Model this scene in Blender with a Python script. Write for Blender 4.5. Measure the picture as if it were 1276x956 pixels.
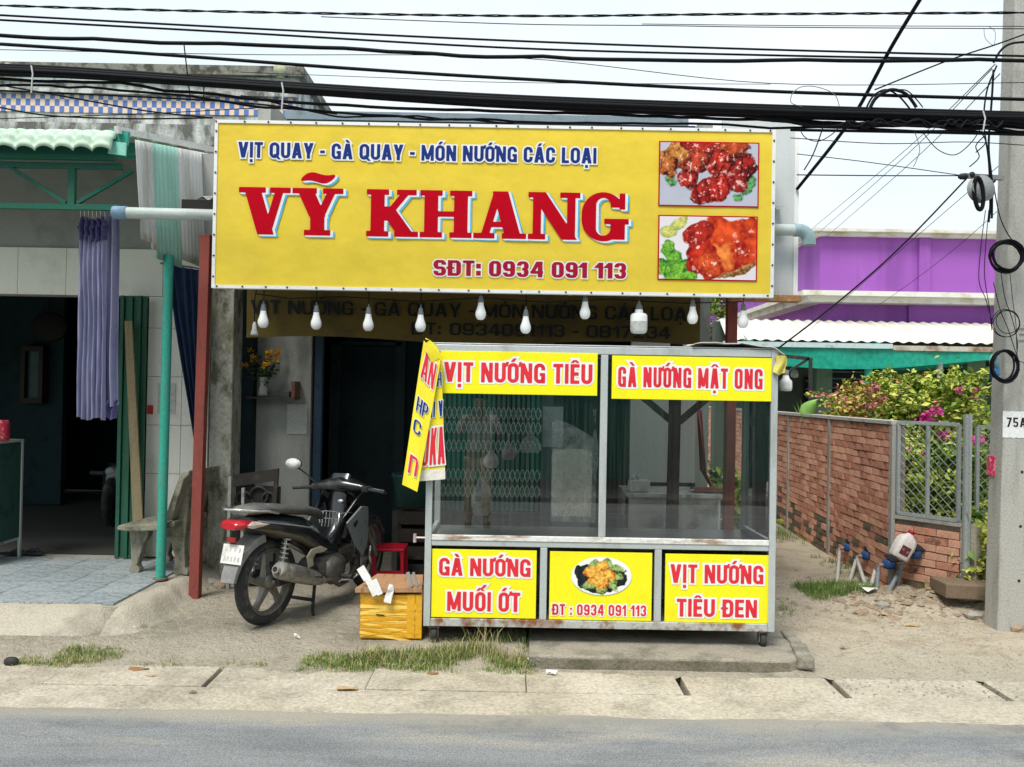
import bpy, math, random, unicodedata
import numpy as np
from mathutils import Vector, Matrix, Euler
PI = math.pi
rad = math.radians
RN = random.Random(11)
for _o in list(bpy.data.objects):
    bpy.data.objects.remove(_o)
S = bpy.context.scene
COL = S.collection

# ------------------------------------------------------------------ camera
FOC, CX, CY = 1050.0, 638.0, 478.0
CAM_H = 1.6
cd = bpy.data.cameras.new('camera')
cam = bpy.data.objects.new('camera', cd)
COL.objects.link(cam)
cd.sensor_width = 36.0
cd.lens = FOC / 1276.0 * 36.0
cd.clip_start = 0.02
cd.clip_end = 2000
CAM_M = Matrix.Translation((0, 0, CAM_H)) @ Matrix.Rotation(PI / 2 + rad(0.65), 4, 'X') @ Matrix.Rotation(rad(1.0), 4, 'Z')
cam.matrix_world = CAM_M
S.camera = cam
CR = CAM_M.to_3x3()

def ray(px, py):
    return CR @ Vector(((px - CX) / FOC, -(py - CY) / FOC, -1.0))

def pt(px, py, Y):
    """the point of the place at depth Y that the photograph shows at px, py"""
    d = ray(px, py)
    return Vector((0, 0, CAM_H)) + d * (Y / d.y)

def gz(px, py, z=0.0):
    d = ray(px, py)
    return Vector((0, 0, CAM_H)) + d * ((z - CAM_H) / d.z)

# ------------------------------------------------------------------ world, sun, exposure
W = bpy.data.worlds.new('World')
S.world = W
W.use_nodes = True
wn, wl = W.node_tree.nodes, W.node_tree.links
wn.clear()
SUN_EL, SUN_ROT = rad(58), rad(205)
wo = wn.new('ShaderNodeOutputWorld')
wb = wn.new('ShaderNodeBackground')
wb.inputs['Strength'].default_value = 0.12
sk = wn.new('ShaderNodeTexSky')
sk.sky_type = 'NISHITA'
sk.sun_disc = False
sk.sun_elevation = SUN_EL
sk.sun_rotation = SUN_ROT
tc = wn.new('ShaderNodeTexCoord')
mp = wn.new('ShaderNodeMapping')
mp.inputs['Scale'].default_value = (1.0, 1.0, 2.6)
nz = wn.new('ShaderNodeTexNoise')
nz.inputs['Scale'].default_value = 2.2
nz.inputs['Detail'].default_value = 6
nz.inputs['Roughness'].default_value = 0.55
rp = wn.new('ShaderNodeValToRGB')
rp.color_ramp.elements[0].position = 0.36
rp.color_ramp.elements[0].color = (5.4, 6.1, 6.45, 1)
rp.color_ramp.elements[1].position = 0.66
rp.color_ramp.elements[1].color = (6.5, 6.75, 6.85, 1)
mx = wn.new('ShaderNodeMix')
mx.data_type = 'RGBA'
mx.inputs[0].default_value = 0.90
wl.new(tc.outputs['Generated'], mp.inputs['Vector'])
wl.new(mp.outputs[0], nz.inputs['Vector'])
wl.new(nz.outputs['Fac'], rp.inputs[0])
wl.new(sk.outputs[0], mx.inputs[6])
wl.new(rp.outputs[0], mx.inputs[7])
wl.new(mx.outputs[2], wb.inputs['Color'])
wl.new(wb.outputs[0], wo.inputs['Surface'])
sd = bpy.data.lights.new('sun', 'SUN')
sd.energy = 2.6
sd.angle = rad(22)
sd.color = (1.0, 0.95, 0.87)
sun = bpy.data.objects.new('sun', sd)
COL.objects.link(sun)
# from behind the camera, a little to its left
sdir = Vector((-0.45 * math.cos(SUN_EL), -0.89 * math.cos(SUN_EL), math.sin(SUN_EL)))
sun.rotation_euler = (-sdir).to_track_quat('-Z', 'Y').to_euler()
S.view_settings.view_transform = 'Standard'
S.view_settings.look = 'None'
S.view_settings.exposure = 0.52
S.view_settings.gamma = 1.0
S.render.engine = 'CYCLES'
S.cycles.max_bounces = 8
S.cycles.transparent_max_bounces = 16
S.cycles.use_denoising = True
S.cycles.caustics_reflective = False
S.cycles.caustics_refractive = False

# ------------------------------------------------------------------ materials
MATS = {}

def mat(name, col, rough=0.65, metal=0.0, col2=None, scale=6.0, amt=0.5, bump=0.0, bscale=60.0,
        streak=None, spec=0.2, fine=0.12, col3=None, dist=0.0, coat=0.0, trans=0.0, sub=0.0):
    """base colour with a second tone in noise patches (wear, dirt), fine mottling and fine relief"""
    if name in MATS:
        return MATS[name]
    m = bpy.data.materials.new(name)
    m.use_nodes = True
    n, l = m.node_tree.nodes, m.node_tree.links
    b = n['Principled BSDF']
    b.inputs['Roughness'].default_value = rough
    b.inputs['Metallic'].default_value = metal
    b.inputs['Specular IOR Level'].default_value = spec
    if coat:
        b.inputs['Coat Weight'].default_value = coat
        b.inputs['Coat Roughness'].default_value = 0.12
    if trans:
        b.inputs['Transmission Weight'].default_value = trans
    if col2 is None:
        col2 = tuple(c * 0.6 for c in col)
    t = n.new('ShaderNodeTexCoord')
    g = n.new('ShaderNodeMapping')
    if streak:
        g.inputs['Scale'].default_value = streak
    l.new(t.outputs['Object'], g.inputs['Vector'])
    a = n.new('ShaderNodeTexNoise')
    a.inputs['Scale'].default_value = scale
    a.inputs['Detail'].default_value = 8
    a.inputs['Roughness'].default_value = 0.62
    a.inputs['Distortion'].default_value = dist
    l.new(g.outputs[0], a.inputs['Vector'])
    r = n.new('ShaderNodeValToRGB')
    r.color_ramp.elements[0].position = 0.62 - 0.17 * amt
    r.color_ramp.elements[0].color = (0, 0, 0, 1)
    r.color_ramp.elements[1].position = min(1.0, 0.76 - 0.16 * amt)
    l.new(a.outputs['Fac'], r.inputs[0])
    x = n.new('ShaderNodeMix')
    x.data_type = 'RGBA'
    x.inputs[6].default_value = (*col, 1)
    x.inputs[7].default_value = (*col2, 1)
    l.new(r.outputs[0], x.inputs[0])
    out = x.outputs[2]
    f = n.new('ShaderNodeTexNoise')
    f.inputs['Scale'].default_value = bscale
    f.inputs['Detail'].default_value = 5
    l.new(t.outputs['Object'], f.inputs['Vector'])
    if col3 is not None:
        a3 = n.new('ShaderNodeTexNoise')
        a3.inputs['Scale'].default_value = scale * 0.37
        a3.inputs['Detail'].default_value = 9
        a3.inputs['Roughness'].default_value = 0.7
        l.new(g.outputs[0], a3.inputs['Vector'])
        r3 = n.new('ShaderNodeValToRGB')
        r3.color_ramp.elements[0].position = 0.5
        r3.color_ramp.elements[0].color = (0, 0, 0, 1)
        r3.color_ramp.elements[1].position = 0.66
        l.new(a3.outputs['Fac'], r3.inputs[0])
        x3 = n.new('ShaderNodeMix')
        x3.data_type = 'RGBA'
        l.new(r3.outputs[0], x3.inputs[0])
        l.new(out, x3.inputs[6])
        x3.inputs[7].default_value = (*col3, 1)
        out = x3.outputs[2]
    if fine:
        mr = n.new('ShaderNodeMapRange')
        mr.inputs['From Min'].default_value = 0.3
        mr.inputs['From Max'].default_value = 0.7
        mr.inputs['To Min'].default_value = 1 - fine
        mr.inputs['To Max'].default_value = 1 + fine
        l.new(f.outputs['Fac'], mr.inputs['Value'])
        vm = n.new('ShaderNodeVectorMath')
        vm.operation = 'SCALE'
        l.new(out, vm.inputs[0])
        l.new(mr.outputs[0], vm.inputs['Scale'])
        out = vm.outputs[0]
    l.new(out, b.inputs['Base Color'])
    if bump:
        bn = n.new('ShaderNodeBump')
        bn.inputs['Strength'].default_value = bump
        bn.inputs['Distance'].default_value = 0.01
        l.new(f.outputs['Fac'], bn.inputs['Height'])
        l.new(bn.outputs[0], b.inputs['Normal'])
    m['lnk'] = 1
    MATS[name] = m
    return m

def print_mat():
    if 'print' in MATS:
        return MATS['print']
    m = bpy.data.materials.new('printed_picture')
    m.use_nodes = True
    n, l = m.node_tree.nodes, m.node_tree.links
    a = n.new('ShaderNodeAttribute')
    a.attribute_name = 'Col'
    l.new(a.outputs['Color'], n['Principled BSDF'].inputs['Base Color'])
    n['Principled BSDF'].inputs['Roughness'].default_value = 0.5
    n['Principled BSDF'].inputs['Specular IOR Level'].default_value = 0.15
    MATS['print'] = m
    return m

def glass_mat(name='dirty_glass', tint=(0.93, 0.97, 0.96), ior=2.25, dirt=0.022):
    if name in MATS:
        return MATS[name]
    m = bpy.data.materials.new(name)
    m.use_nodes = True
    n, l = m.node_tree.nodes, m.node_tree.links
    n.clear()
    o = n.new('ShaderNodeOutputMaterial')
    tr = n.new('ShaderNodeBsdfTransparent')
    tr.inputs[0].default_value = (*tint, 1)
    gl = n.new('ShaderNodeBsdfGlossy')
    gl.inputs['Roughness'].default_value = 0.015
    df = n.new('ShaderNodeBsdfDiffuse')
    df.inputs[0].default_value = (0.42, 0.43, 0.40, 1)
    fr = n.new('ShaderNodeFresnel')
    fr.inputs[0].default_value = ior
    m1 = n.new('ShaderNodeMixShader')
    m2 = n.new('ShaderNodeMixShader')
    t = n.new('ShaderNodeTexCoord')
    g = n.new('ShaderNodeMapping')
    g.inputs['Scale'].default_value = (55, 1, 1.3)
    a = n.new('ShaderNodeTexNoise')
    a.inputs['Scale'].default_value = 1.0
    a.inputs['Detail'].default_value = 6
    r = n.new('ShaderNodeMapRange')
    r.inputs['From Min'].default_value = 0.42
    r.inputs['From Max'].default_value = 0.75
    r.inputs['To Min'].default_value = dirt * 0.25
    r.inputs['To Max'].default_value = dirt * 2.2
    l.new(t.outputs['Object'], g.inputs['Vector'])
    l.new(g.outputs[0], a.inputs['Vector'])
    l.new(a.outputs['Fac'], r.inputs['Value'])
    l.new(fr.outputs[0], m1.inputs[0])
    l.new(tr.outputs[0], m1.inputs[1])
    l.new(gl.outputs[0], m1.inputs[2])
    l.new(r.outputs[0], m2.inputs[0])
    l.new(m1.outputs[0], m2.inputs[1])
    l.new(df.outputs[0], m2.inputs[2])
    l.new(m2.outputs[0], o.inputs['Surface'])
    MATS[name] = m
    return m

def film_mat(name, col, alpha):
    """thin translucent plastic film / net"""
    if name in MATS:
        return MATS[name]
    m = bpy.data.materials.new(name)
    m.use_nodes = True
    n, l = m.node_tree.nodes, m.node_tree.links
    b = n['Principled BSDF']
    b.inputs['Base Color'].default_value = (*col, 1)
    b.inputs['Roughness'].default_value = 0.3
    t = n.new('ShaderNodeTexCoord')
    a = n.new('ShaderNodeTexNoise')
    a.inputs['Scale'].default_value = 14
    a.inputs['Detail'].default_value = 6
    l.new(t.outputs['Object'], a.inputs['Vector'])
    r = n.new('ShaderNodeMapRange')
    r.inputs['From Min'].default_value = 0.3
    r.inputs['From Max'].default_value = 0.7
    r.inputs['To Min'].default_value = max(0, alpha - 0.2)
    r.inputs['To Max'].default_value = min(1, alpha + 0.2)
    l.new(a.outputs['Fac'], r.inputs['Value'])
    l.new(r.outputs[0], b.inputs['Alpha'])
    MATS[name] = m
    return m

# ------------------------------------------------------------------ mesh helpers
def root_loc(p):
    v = Vector((0, 0, 0))
    while p is not None:
        v += p.location
        p = p.parent
    return v

class MB:
    def __init__(s):
        s.v, s.f, s.s = [], [], []

    def add(s, vs, fs, smooth=False):
        k = len(s.v)
        s.v += [tuple(v) for v in vs]
        s.f += [tuple(i + k for i in f) for f in fs]
        s.s += [smooth] * len(fs)
        return s

    def box(s, x0, y0, z0, x1, y1, z1):
        if x0 > x1: x0, x1 = x1, x0
        if y0 > y1: y0, y1 = y1, y0
        if z0 > z1: z0, z1 = z1, z0
        return s.add([(x0, y0, z0), (x1, y0, z0), (x1, y1, z0), (x0, y1, z0), (x0, y0, z1), (x1, y0, z1), (x1, y1, z1), (x0, y1, z1)],
                     [(0, 3, 2, 1), (4, 5, 6, 7), (0, 1, 5, 4), (1, 2, 6, 5), (2, 3, 7, 6), (3, 0, 4, 7)])

    def obox(s, c, size, rot=(0, 0, 0)):
        m = Euler(rot).to_matrix()
        hx, hy, hz = size[0] / 2, size[1] / 2, size[2] / 2
        vs = [Vector(c) + m @ Vector((x * hx, y * hy, z * hz)) for z in (-1, 1) for x, y in ((-1, -1), (1, -1), (1, 1), (-1, 1))]
        return s.add(vs, [(0, 3, 2, 1), (4, 5, 6, 7), (0, 1, 5, 4), (1, 2, 6, 5), (2, 3, 7, 6), (3, 0, 4, 7)])

    def bar(s, a, b, w, h=None, up=(0, 1, 0)):
        """rectangular bar from a to b: w across, h along up"""
        h = w if h is None else h
        a, b = Vector(a), Vector(b)
        d = (b - a).normalized()
        u = Vector(up)
        u = (u - d * u.dot(d))
        if u.length < 1e-4:
            u = Vector((1, 0, 0)) - d * d.x
        u.normalize()
        c = d.cross(u)
        vs = [p + c * (i * w / 2) + u * (j * h / 2) for p in (a, b) for i, j in ((-1, -1), (1, -1), (1, 1), (-1, 1))]
        return s.add(vs, [(0, 3, 2, 1), (4, 5, 6, 7), (0, 1, 5, 4), (1, 2, 6, 5), (2, 3, 7, 6), (3, 0, 4, 7)])

    def tube(s, pts, r, n=8, closed=False, cap=True):
        pts = [Vector(p) for p in pts]
        m = len(pts)
        rs = r if isinstance(r, (list, tuple)) else [r] * m
        vs, fs = [], []
        prev = None
        for i, p in enumerate(pts):
            if closed:
                d = pts[(i + 1) % m] - pts[i - 1]
            else:
                d = pts[min(i + 1, m - 1)] - pts[max(i - 1, 0)]
            if d.length < 1e-9:
                d = Vector((0, 0, 1))
            d.normalize()
            u = prev if prev is not None else (Vector((0, 0, 1)) if abs(d.z) < 0.9 else Vector((1, 0, 0)))
            u = u - d * u.dot(d)
            if u.length < 1e-6:
                u = Vector((0, 1, 0)) - d * d.y
            u.normalize()
            prev = u
            w = d.cross(u)
            for k in range(n):
                a = 2 * PI * k / n
                vs.append(p + (u * math.cos(a) + w * math.sin(a)) * rs[i])
        for i in range(m if closed else m - 1):
            j = (i + 1) % m
            for k in range(n):
                q = (k + 1) % n
                fs.append((i * n + k, i * n + q, j * n + q, j * n + k))
        s.add(vs, fs, True)
        if cap and not closed:
            s.add(vs[:n], [tuple(reversed(range(n)))])
            s.add(vs[-n:], [tuple(range(n))])
        return s

    def cyl(s, a, b, r, n=16, r2=None):
        return s.tube([a, b], [r, r if r2 is None else r2], n)

    def lathe(s, c, prof, n=16, axis=(0, 0, 1), sx=1.0, sy=1.0):
        """prof: list of (radius, height along the axis)"""
        q = Vector((0, 0, 1)).rotation_difference(Vector(axis)).to_matrix()
        vs, fs = [], []
        for r, h in prof:
            for k in range(n):
                a = 2 * PI * k / n
                vs.append(Vector(c) + q @ Vector((r * sx * math.cos(a), r * sy * math.sin(a), h)))
        for i in range(len(prof) - 1):
            for k in range(n):
                j = (k + 1) % n
                fs.append((i * n + k, i * n + j, (i + 1) * n + j, (i + 1) * n + k))
        return s.add(vs, fs, True)

    def loft(s, rings, cap=True, smooth=True):
        n = len(rings[0])
        vs = [p for r in rings for p in r]
        fs = []
        for i in range(len(rings) - 1):
            for k in range(n):
                j = (k + 1) % n
                fs.append((i * n + k, i * n + j, (i + 1) * n + j, (i + 1) * n + k))
        s.add(vs, fs, smooth)
        if cap:
            s.add(rings[0], [tuple(reversed(range(n)))])
            s.add(rings[-1], [tuple(range(n))])
        return s

    def prism(s, poly, d):
        """poly: 3D outline; d: extrusion vector"""
        n = len(poly)
        d = Vector(d)
        vs = [Vector(p) for p in poly] + [Vector(p) + d for p in poly]
        fs = [tuple(range(n)), tuple(reversed(range(n, 2 * n)))]
        fs += [(i, i + n, (i + 1) % n + n, (i + 1) % n) for i in range(n)]
        return s.add(vs, fs)

    def grid(s, fn, nu, nv, smooth=True, thick=None):
        vs = [Vector(fn(i / nu, j / nv)) for j in range(nv + 1) for i in range(nu + 1)]
        fs = [(j * (nu + 1) + i, j * (nu + 1) + i + 1, (j + 1) * (nu + 1) + i + 1, (j + 1) * (nu + 1) + i) for j in range(nv) for i in range(nu)]
        s.add(vs, fs, smooth)
        if thick:
            t = Vector(thick)
            s.add([v + t for v in vs], [tuple(reversed(f)) for f in fs], smooth)
            nn = nu + 1
            edge = list(range(nn)) + [j * nn + nu for j in range(1, nv + 1)] + [nv * nn + i for i in range(nu - 1, -1, -1)] + [j * nn for j in range(nv - 1, 0, -1)]
            ev = [vs[i] for i in edge]
            m = len(ev)
            s.add(ev + [v + t for v in ev], [(i, i + m, (i + 1) % m + m, (i + 1) % m) for i in range(m)])
        return s

    def ball(s, c, r, n=12, sc=(1, 1, 1)):
        m = n // 2
        rings = []
        for i in range(m + 1):
            th = PI * i / m
            rings.append([Vector(c) + Vector((r * sc[0] * math.sin(th) * math.cos(2 * PI * k / n), r * sc[1] * math.sin(th) * math.sin(2 * PI * k / n), r * sc[2] * math.cos(th))) for k in range(n)])
        return s.loft(rings[::-1], cap=False)

    def mesh(s, name, off=Vector((0, 0, 0))):
        me = bpy.data.meshes.new(name)
        me.from_pydata([(x - off.x, y - off.y, z - off.z) for x, y, z in s.v], [], s.f)
        me.polygons.foreach_set('use_smooth', s.s)
        me.update()
        return me

    def build(s, name, m, parent=None, local=False, bevel=0, label=None, cat=None, group=None, kind=None, solid=0):
        off = Vector((0, 0, 0))
        if parent is not None and not local:
            off = root_loc(parent)
        loc = Vector((0, 0, 0))
        if parent is None and cat is not None and s.v and kind is None:
            # origin at the thing's base
            a = np.array(s.v)
            loc = Vector((float(a[:, 0].mean()), float(a[:, 1].mean()), float(a[:, 2].min())))
            off = loc
        o = bpy.data.objects.new(name, s.mesh(name, off))
        o.location = loc
        COL.objects.link(o)
        if m is not None:
            o.data.materials.append(m)
        if parent is not None:
            o.parent = parent
        if bevel:
            b = o.modifiers.new('bevel', 'BEVEL')
            b.width = bevel
            b.segments = 2
            b.limit_method = 'ANGLE'
            b.angle_limit = rad(40)
        if solid:
            b = o.modifiers.new('solidify', 'SOLIDIFY')
            b.thickness = solid
        tag(o, label, cat, group, kind)
        return o

def tag(o, label=None, cat=None, group=None, kind=None):
    if label: o['label'] = label
    if cat: o['category'] = cat
    if group: o['group'] = group
    if kind: o['kind'] = kind
    return o

def thing(name, label, cat, loc=(0, 0, 0), group=None, rz=0):
    o = bpy.data.objects.new(name, None)
    o.empty_display_size = 0.1
    o.location = loc
    o.rotation_euler = (0, 0, rz)
    COL.objects.link(o)
    return tag(o, label, cat, group)

def copy_thing(o, loc, label=None, rz=None, scale=None):
    c = o.copy()
    COL.objects.link(c)
    c.location = loc
    if rz is not None: c.rotation_euler = (0, 0, rz)
    if scale is not None: c.scale = (scale,) * 3
    if label: c['label'] = label
    for ch in o.children:
        d = ch.copy()
        COL.objects.link(d)
        d.parent = c
        for g in ch.children:
            e = g.copy()
            COL.objects.link(e)
            e.parent = d
    return c

def fbm(x, y, z=0.0):
    from mathutils import noise
    return noise.fractal(Vector((x, y, z)), 1.0, 2.0, 4)

# ------------------------------------------------------------------ lettering
def s_box(X, Y, x0, y0, x1, y1):
    return np.maximum(np.maximum(x0 - X, X - x1), np.maximum(y0 - Y, Y - y1))

def s_para(X, Y, x0, y0, x1, y1, tx):
    """band of horizontal width tx whose middle runs from x0,y0 to x1,y1, cut level at both ends"""
    if y0 > y1: x0, y0, x1, y1 = x1, y1, x0, y0
    k = (x1 - x0) / (y1 - y0)
    c = 1 / math.sqrt(1 + k * k)
    return np.maximum((np.abs(X - (x0 + (Y - y0) * k)) - tx / 2) * c, np.maximum(y0 - Y, Y - y1))

def s_rr(X, Y, x0, y0, x1, y1, r):
    r = min(r, (x1 - x0) / 2, (y1 - y0) / 2)
    qx = np.abs(X - (x0 + x1) / 2) - (x1 - x0) / 2 + r
    qy = np.abs(Y - (y0 + y1) / 2) - (y1 - y0) / 2 + r
    return np.sqrt(np.maximum(qx, 0) ** 2 + np.maximum(qy, 0) ** 2) + np.minimum(np.maximum(qx, qy), 0) - r

def s_ring(X, Y, x0, y0, x1, y1, t, h, rr=0.3):
    return np.maximum(s_rr(X, Y, x0, y0, x1, y1, rr), -s_rr(X, Y, x0 + t, y0 + h, x1 - t, y1 - h, max(rr - t * 0.9, 0.03)))

U = lambda *a: np.minimum.reduce(a)
cut = lambda a, b: np.maximum(a, -b)
GW = {'A': .56, 'C': .5, 'D': .52, 'E': .42, 'G': .52, 'H': .52, 'I': .17, 'K': .54, 'L': .4, 'M': .68, 'N': .54, 'O': .52, 'P': .5,
      'Q': .54, 'S': .5, 'T': .46, 'U': .52, 'V': .56, 'Y': .54, 'n': .46, '-': .26, ':': .17, ' ': .2,
      '0': .48, '1': .3, '2': .47, '3': .47, '4': .5, '5': .47, '6': .48, '7': .45, '8': .48, '9': .48}
SW = {'V': 1.08, 'Y': 1.06, 'K': 1.08, 'H': 1.08, 'A': 1.1, 'N': 1.08, 'G': .98, ' ': .42}

def glyph(ch, X, Y, w, t, h):
    B = lambda *a: s_box(X, Y, *a)
    Pq = lambda *a: s_para(X, Y, *a)
    Rg = lambda *a: s_ring(X, Y, *a)
    r = min(w * 0.48, .3)
    if ch == 'A': return U(Pq(t * .55, 0, w / 2 - .02, 1, t * 1.1), Pq(w - t * .55, 0, w / 2 + .02, 1, t * 1.1), B(t, .2, w - t, .2 + h * .85))
    if ch == 'C': return cut(Rg(0, 0, w, 1, t, h, r), B(w * .5, .36, w + 1, .64))
    if ch == 'D' or ch == 'Đ':
        d = U(Rg(0, 0, w, 1, t, h, r), B(0, 0, t, 1), cut(B(0, 0, w * .5, 1), B(t, h, w, 1 - h)))
        return U(d, B(-.09, .44, w * .5, .56)) if ch == 'Đ' else d
    if ch == 'E': return U(B(0, 0, t, 1), B(0, 0, w, h), B(0, 1 - h, w, 1), B(0, .5 - h / 2, w * .92, .5 + h / 2))
    if ch == 'G': return U(cut(Rg(0, 0, w, 1, t, h, r), B(w * .5, .5, w + 1, .66)), B(w - t * .9, 0, w, .52), B(w * .52, .52 - h * .9, w, .52))
    if ch == 'H': return U(B(0, 0, t, 1), B(w - t, 0, w, 1), B(0, .5 - h / 2, w, .5 + h / 2))
    if ch == 'I': return B(0, 0, t, 1)
    if ch == 'K': return U(B(0, 0, t, 1), Pq(t * .9, .3, w - t * .55, 1, t * 1.1), Pq(w - t * .55, 0, t * 1.5, .62, t * 1.1))
    if ch == 'L': return U(B(0, 0, t, 1), B(0, 0, w, h))
    if ch == 'M': return U(B(0, 0, t * .92, 1), B(w - t * .92, 0, w, 1), Pq(t * .5, 1, w / 2, .08, t * .95), Pq(w - t * .5, 1, w / 2, .08, t * .95))
    if ch == 'N': return U(B(0, 0, t * .95, 1), B(w - t * .95, 0, w, 1), Pq(t * .55, 1, w - t * .55, 0, t * 1.1))
    if ch in 'O0': return Rg(0, 0, w, 1, t, h, r)
    if ch == 'P': return U(Rg(0, .4, w, 1, t, h, r * .9), B(0, 0, t, 1), cut(B(0, .4, w * .5, 1), B(t, .4 + h, w, 1 - h)))
    if ch == 'Q': return U(Rg(0, 0, w, 1, t, h, r), Pq(w * .55, .26, w + .02, -.08, t * .9))
    if ch == 'S': return U(cut(Rg(0, .5 - h / 2, w, 1, t, h, r * .95), B(w * .5, 0, w + 1, .7)), cut(Rg(0, 0, w, .5 + h / 2, t, h, r * .95), B(-1, .3, w * .5, 1)))
    if ch == 'T': return U(B(0, 1 - h, w, 1), B(w / 2 - t / 2, 0, w / 2 + t / 2, 1))
    if ch == 'U': return np.maximum(Rg(0, 0, w, 1.6, t, h, r), Y - 1)
    if ch == 'V': return U(Pq(t * .55, 1, w / 2, 0, t * 1.12), Pq(w - t * .55, 1, w / 2, 0, t * 1.12))
    if ch == 'Y': return U(Pq(t * .55, 1, w / 2, .34, t * 1.12), Pq(w - t * .55, 1, w / 2, .34, t * 1.12), B(w / 2 - t / 2, 0, w / 2 + t / 2, .46))
    if ch == 'n': return U(np.maximum(Rg(0, -.8, w, .76, t, h, r), -Y), B(0, 0, t, .76))
    if ch == '-': return B(0, .36, w, .36 + h)
    if ch == ':': return U(B(0, .04, t, .04 + t), B(0, .5, t, .5 + t))
    if ch == '1': return U(B(w - t, 0, w, 1), Pq(0.03, .66, w - t * .6, .95, t * 1.0))
    if ch == '2': return U(cut(Rg(0, .42, w, 1, t, h, r * .95), B(-1, 0, w * .5, .68)), Pq(t * .6, 0.02, w - t * .62, .56, t * 1.15), B(0, 0, w, h)) if True else None
    if ch == '3': return U(cut(Rg(0, .5 - h / 2, w, 1, t, h, r * .95), B(-1, 0, w * .45, .72)), cut(Rg(0, 0, w, .5 + h / 2, t, h, r * .95), B(-1, .28, w * .45, 1)))
    if ch == '4': return U(B(w * .58, 0, w * .58 + t, 1), B(0, .22, w, .22 + h), Pq(t * .45, .22 + h * .5, w * .62, 1, t * .9))
    if ch == '5': return U(cut(Rg(0, 0, w, .60, t, h, r * .95), B(-1, .2, w * .45, .47)), B(0, .45, t, 1), B(0, 1 - h, w * .94, 1))
    if ch == '6': return U(Rg(0, 0, w, .62, t, h, r * .95), cut(Rg(0, 0, w, 1, t, h, r * .95), B(t, -1, w + 1, .75)))
    if ch == '7': return U(B(0, 1 - h, w, 1), Pq(w * .3, 0, w - t * .5, 1 - h * .5, t * 1.1))
    if ch == '8': return U(Rg(0, 0, w, .5 + h / 2, t, h, r * .95), Rg(0.01, .5 - h / 2, w - .01, 1, t, h, r * .95))
    if ch == '9': return U(Rg(0, .36, w, 1, t, h, r * .95), cut(Rg(0, 0, w, 1, t, h, r * .95), B(-1, .27, w - t, 2)))
    return B(9, 9, 9.1, 9.1)

def slab_glyph(ch, X, Y, w, t, h):
    B = lambda *a: s_box(X, Y, *a)
    Pq = lambda *a: s_para(X, Y, *a)
    s = h
    if ch == 'V': return U(Pq(.25 * w, 1, .53 * w, 0, t * 1.2), Pq(.80 * w, 1, .545 * w, 0, t * .62), B(0, 1 - s, .52 * w, 1), B(.60 * w, 1 - s, w, 1))
    if ch == 'Y': return U(Pq(.24 * w, 1, .5 * w, .40, t * 1.2), Pq(.80 * w, 1, .55 * w, .40, t * .62), B(.5 * w - t * .52, 0, .5 * w + t * .52, .5), B(0, 1 - s, .48 * w, 1), B(.60 * w, 1 - s, w, 1), B(.24 * w, 0, .76 * w, s))
    if ch == 'K': return U(B(.09, 0, .09 + t, 1), B(0, 0, .18 + t, s), B(0, 1 - s, .18 + t, 1), Pq(.09 + t * .9, .34, .80 * w, 1, t * .62), Pq(.36 * w, .64, .79 * w, 0, t * 1.2), B(.58 * w, 1 - s, w * .96, 1), B(.54 * w, 0, w, s))
    if ch == 'H': return U(B(.09, 0, .09 + t, 1), B(w - .09 - t, 0, w - .09, 1), B(0, 0, .18 + t, s), B(0, 1 - s, .18 + t, 1), B(w - .18 - t, 0, w, s), B(w - .18 - t, 1 - s, w, 1), B(.2, .5 - s / 2, w - .2, .5 + s / 2))
    if ch == 'A': return U(Pq(.2 * w, 0, .46 * w, 1, t * .6), Pq(.76 * w, 0, .50 * w, 1, t * 1.15), B(.28 * w, .24, .7 * w, .24 + s), B(0, 0, .40 * w, s), B(.54 * w, 0, w, s), B(.36 * w, 1 - s * .8, .62 * w, 1))
    if ch == 'N': return U(B(.1, 0, .1 + t * .6, 1), B(w - .1 - t * .6, 0, w - .1, 1), Pq(.2, 1, w - .22, 0, t * 1.15), B(0, 0, .28 + t * .3, s), B(0, 1 - s, .3, 1), B(w - .34 - t * .3, 1 - s, w, 1))
    if ch == 'G':
        d = cut(s_ring(X, Y, 0, -.02, w * .92, 1.02, t * 1.05, s * 1.05, .46), B(w * .5, .46, w + 1, .70))
        return U(d, B(w * .92 - t * .95, .02, w * .92, .46), B(w * .48, .46 - s, w, .46), B(w * .80, .66, w * .92, 1.0))
    return B(9, 9, 9.1, 9.1)

def marks_sdf(ms, X, Y, w, t, slab):
    out = []
    cx = w / 2
    B = lambda *a: s_box(X, Y, *a)
    Pq = lambda *a: s_para(X, Y, *a)
    two = 0x302 in ms
    for m in ms:
        if m == 0x323: out.append(B(cx - t * .45, -.10 - t * .9, cx + t * .45, -.10))
        if m == 0x302:
            out += [Pq(cx - .15, 1.06, cx - .01, 1.21, t * .8), Pq(cx + .15, 1.06, cx + .01, 1.21, t * .8)]
        if m == 0x300: out.append(Pq(cx + .06, 1.06, cx - .09, 1.24, t * .95))
        if m == 0x301: out.append(Pq(cx - .05 + (.16 if two else 0), 1.06 + (.13 if two else 0), cx + .09 + (.16 if two else 0), 1.24 + (.13 if two else 0), t * .9))
        if m == 0x31B: out += [B(w - .02, .82, w + .08, .92), Pq(w + .05, .86, w + .09, 1.06, t * .7)]
        if m == 0x303:
            u = (X - cx) / (.36 if slab else .2)
            out.append(np.maximum(np.abs(Y - 1.22 - .05 * u + .05 * np.sin(u * 3.1)) - .095 * np.sqrt(np.clip(1.02 - u * u, 0.0, 1)), np.abs(u) - 1))
    return out

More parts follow.
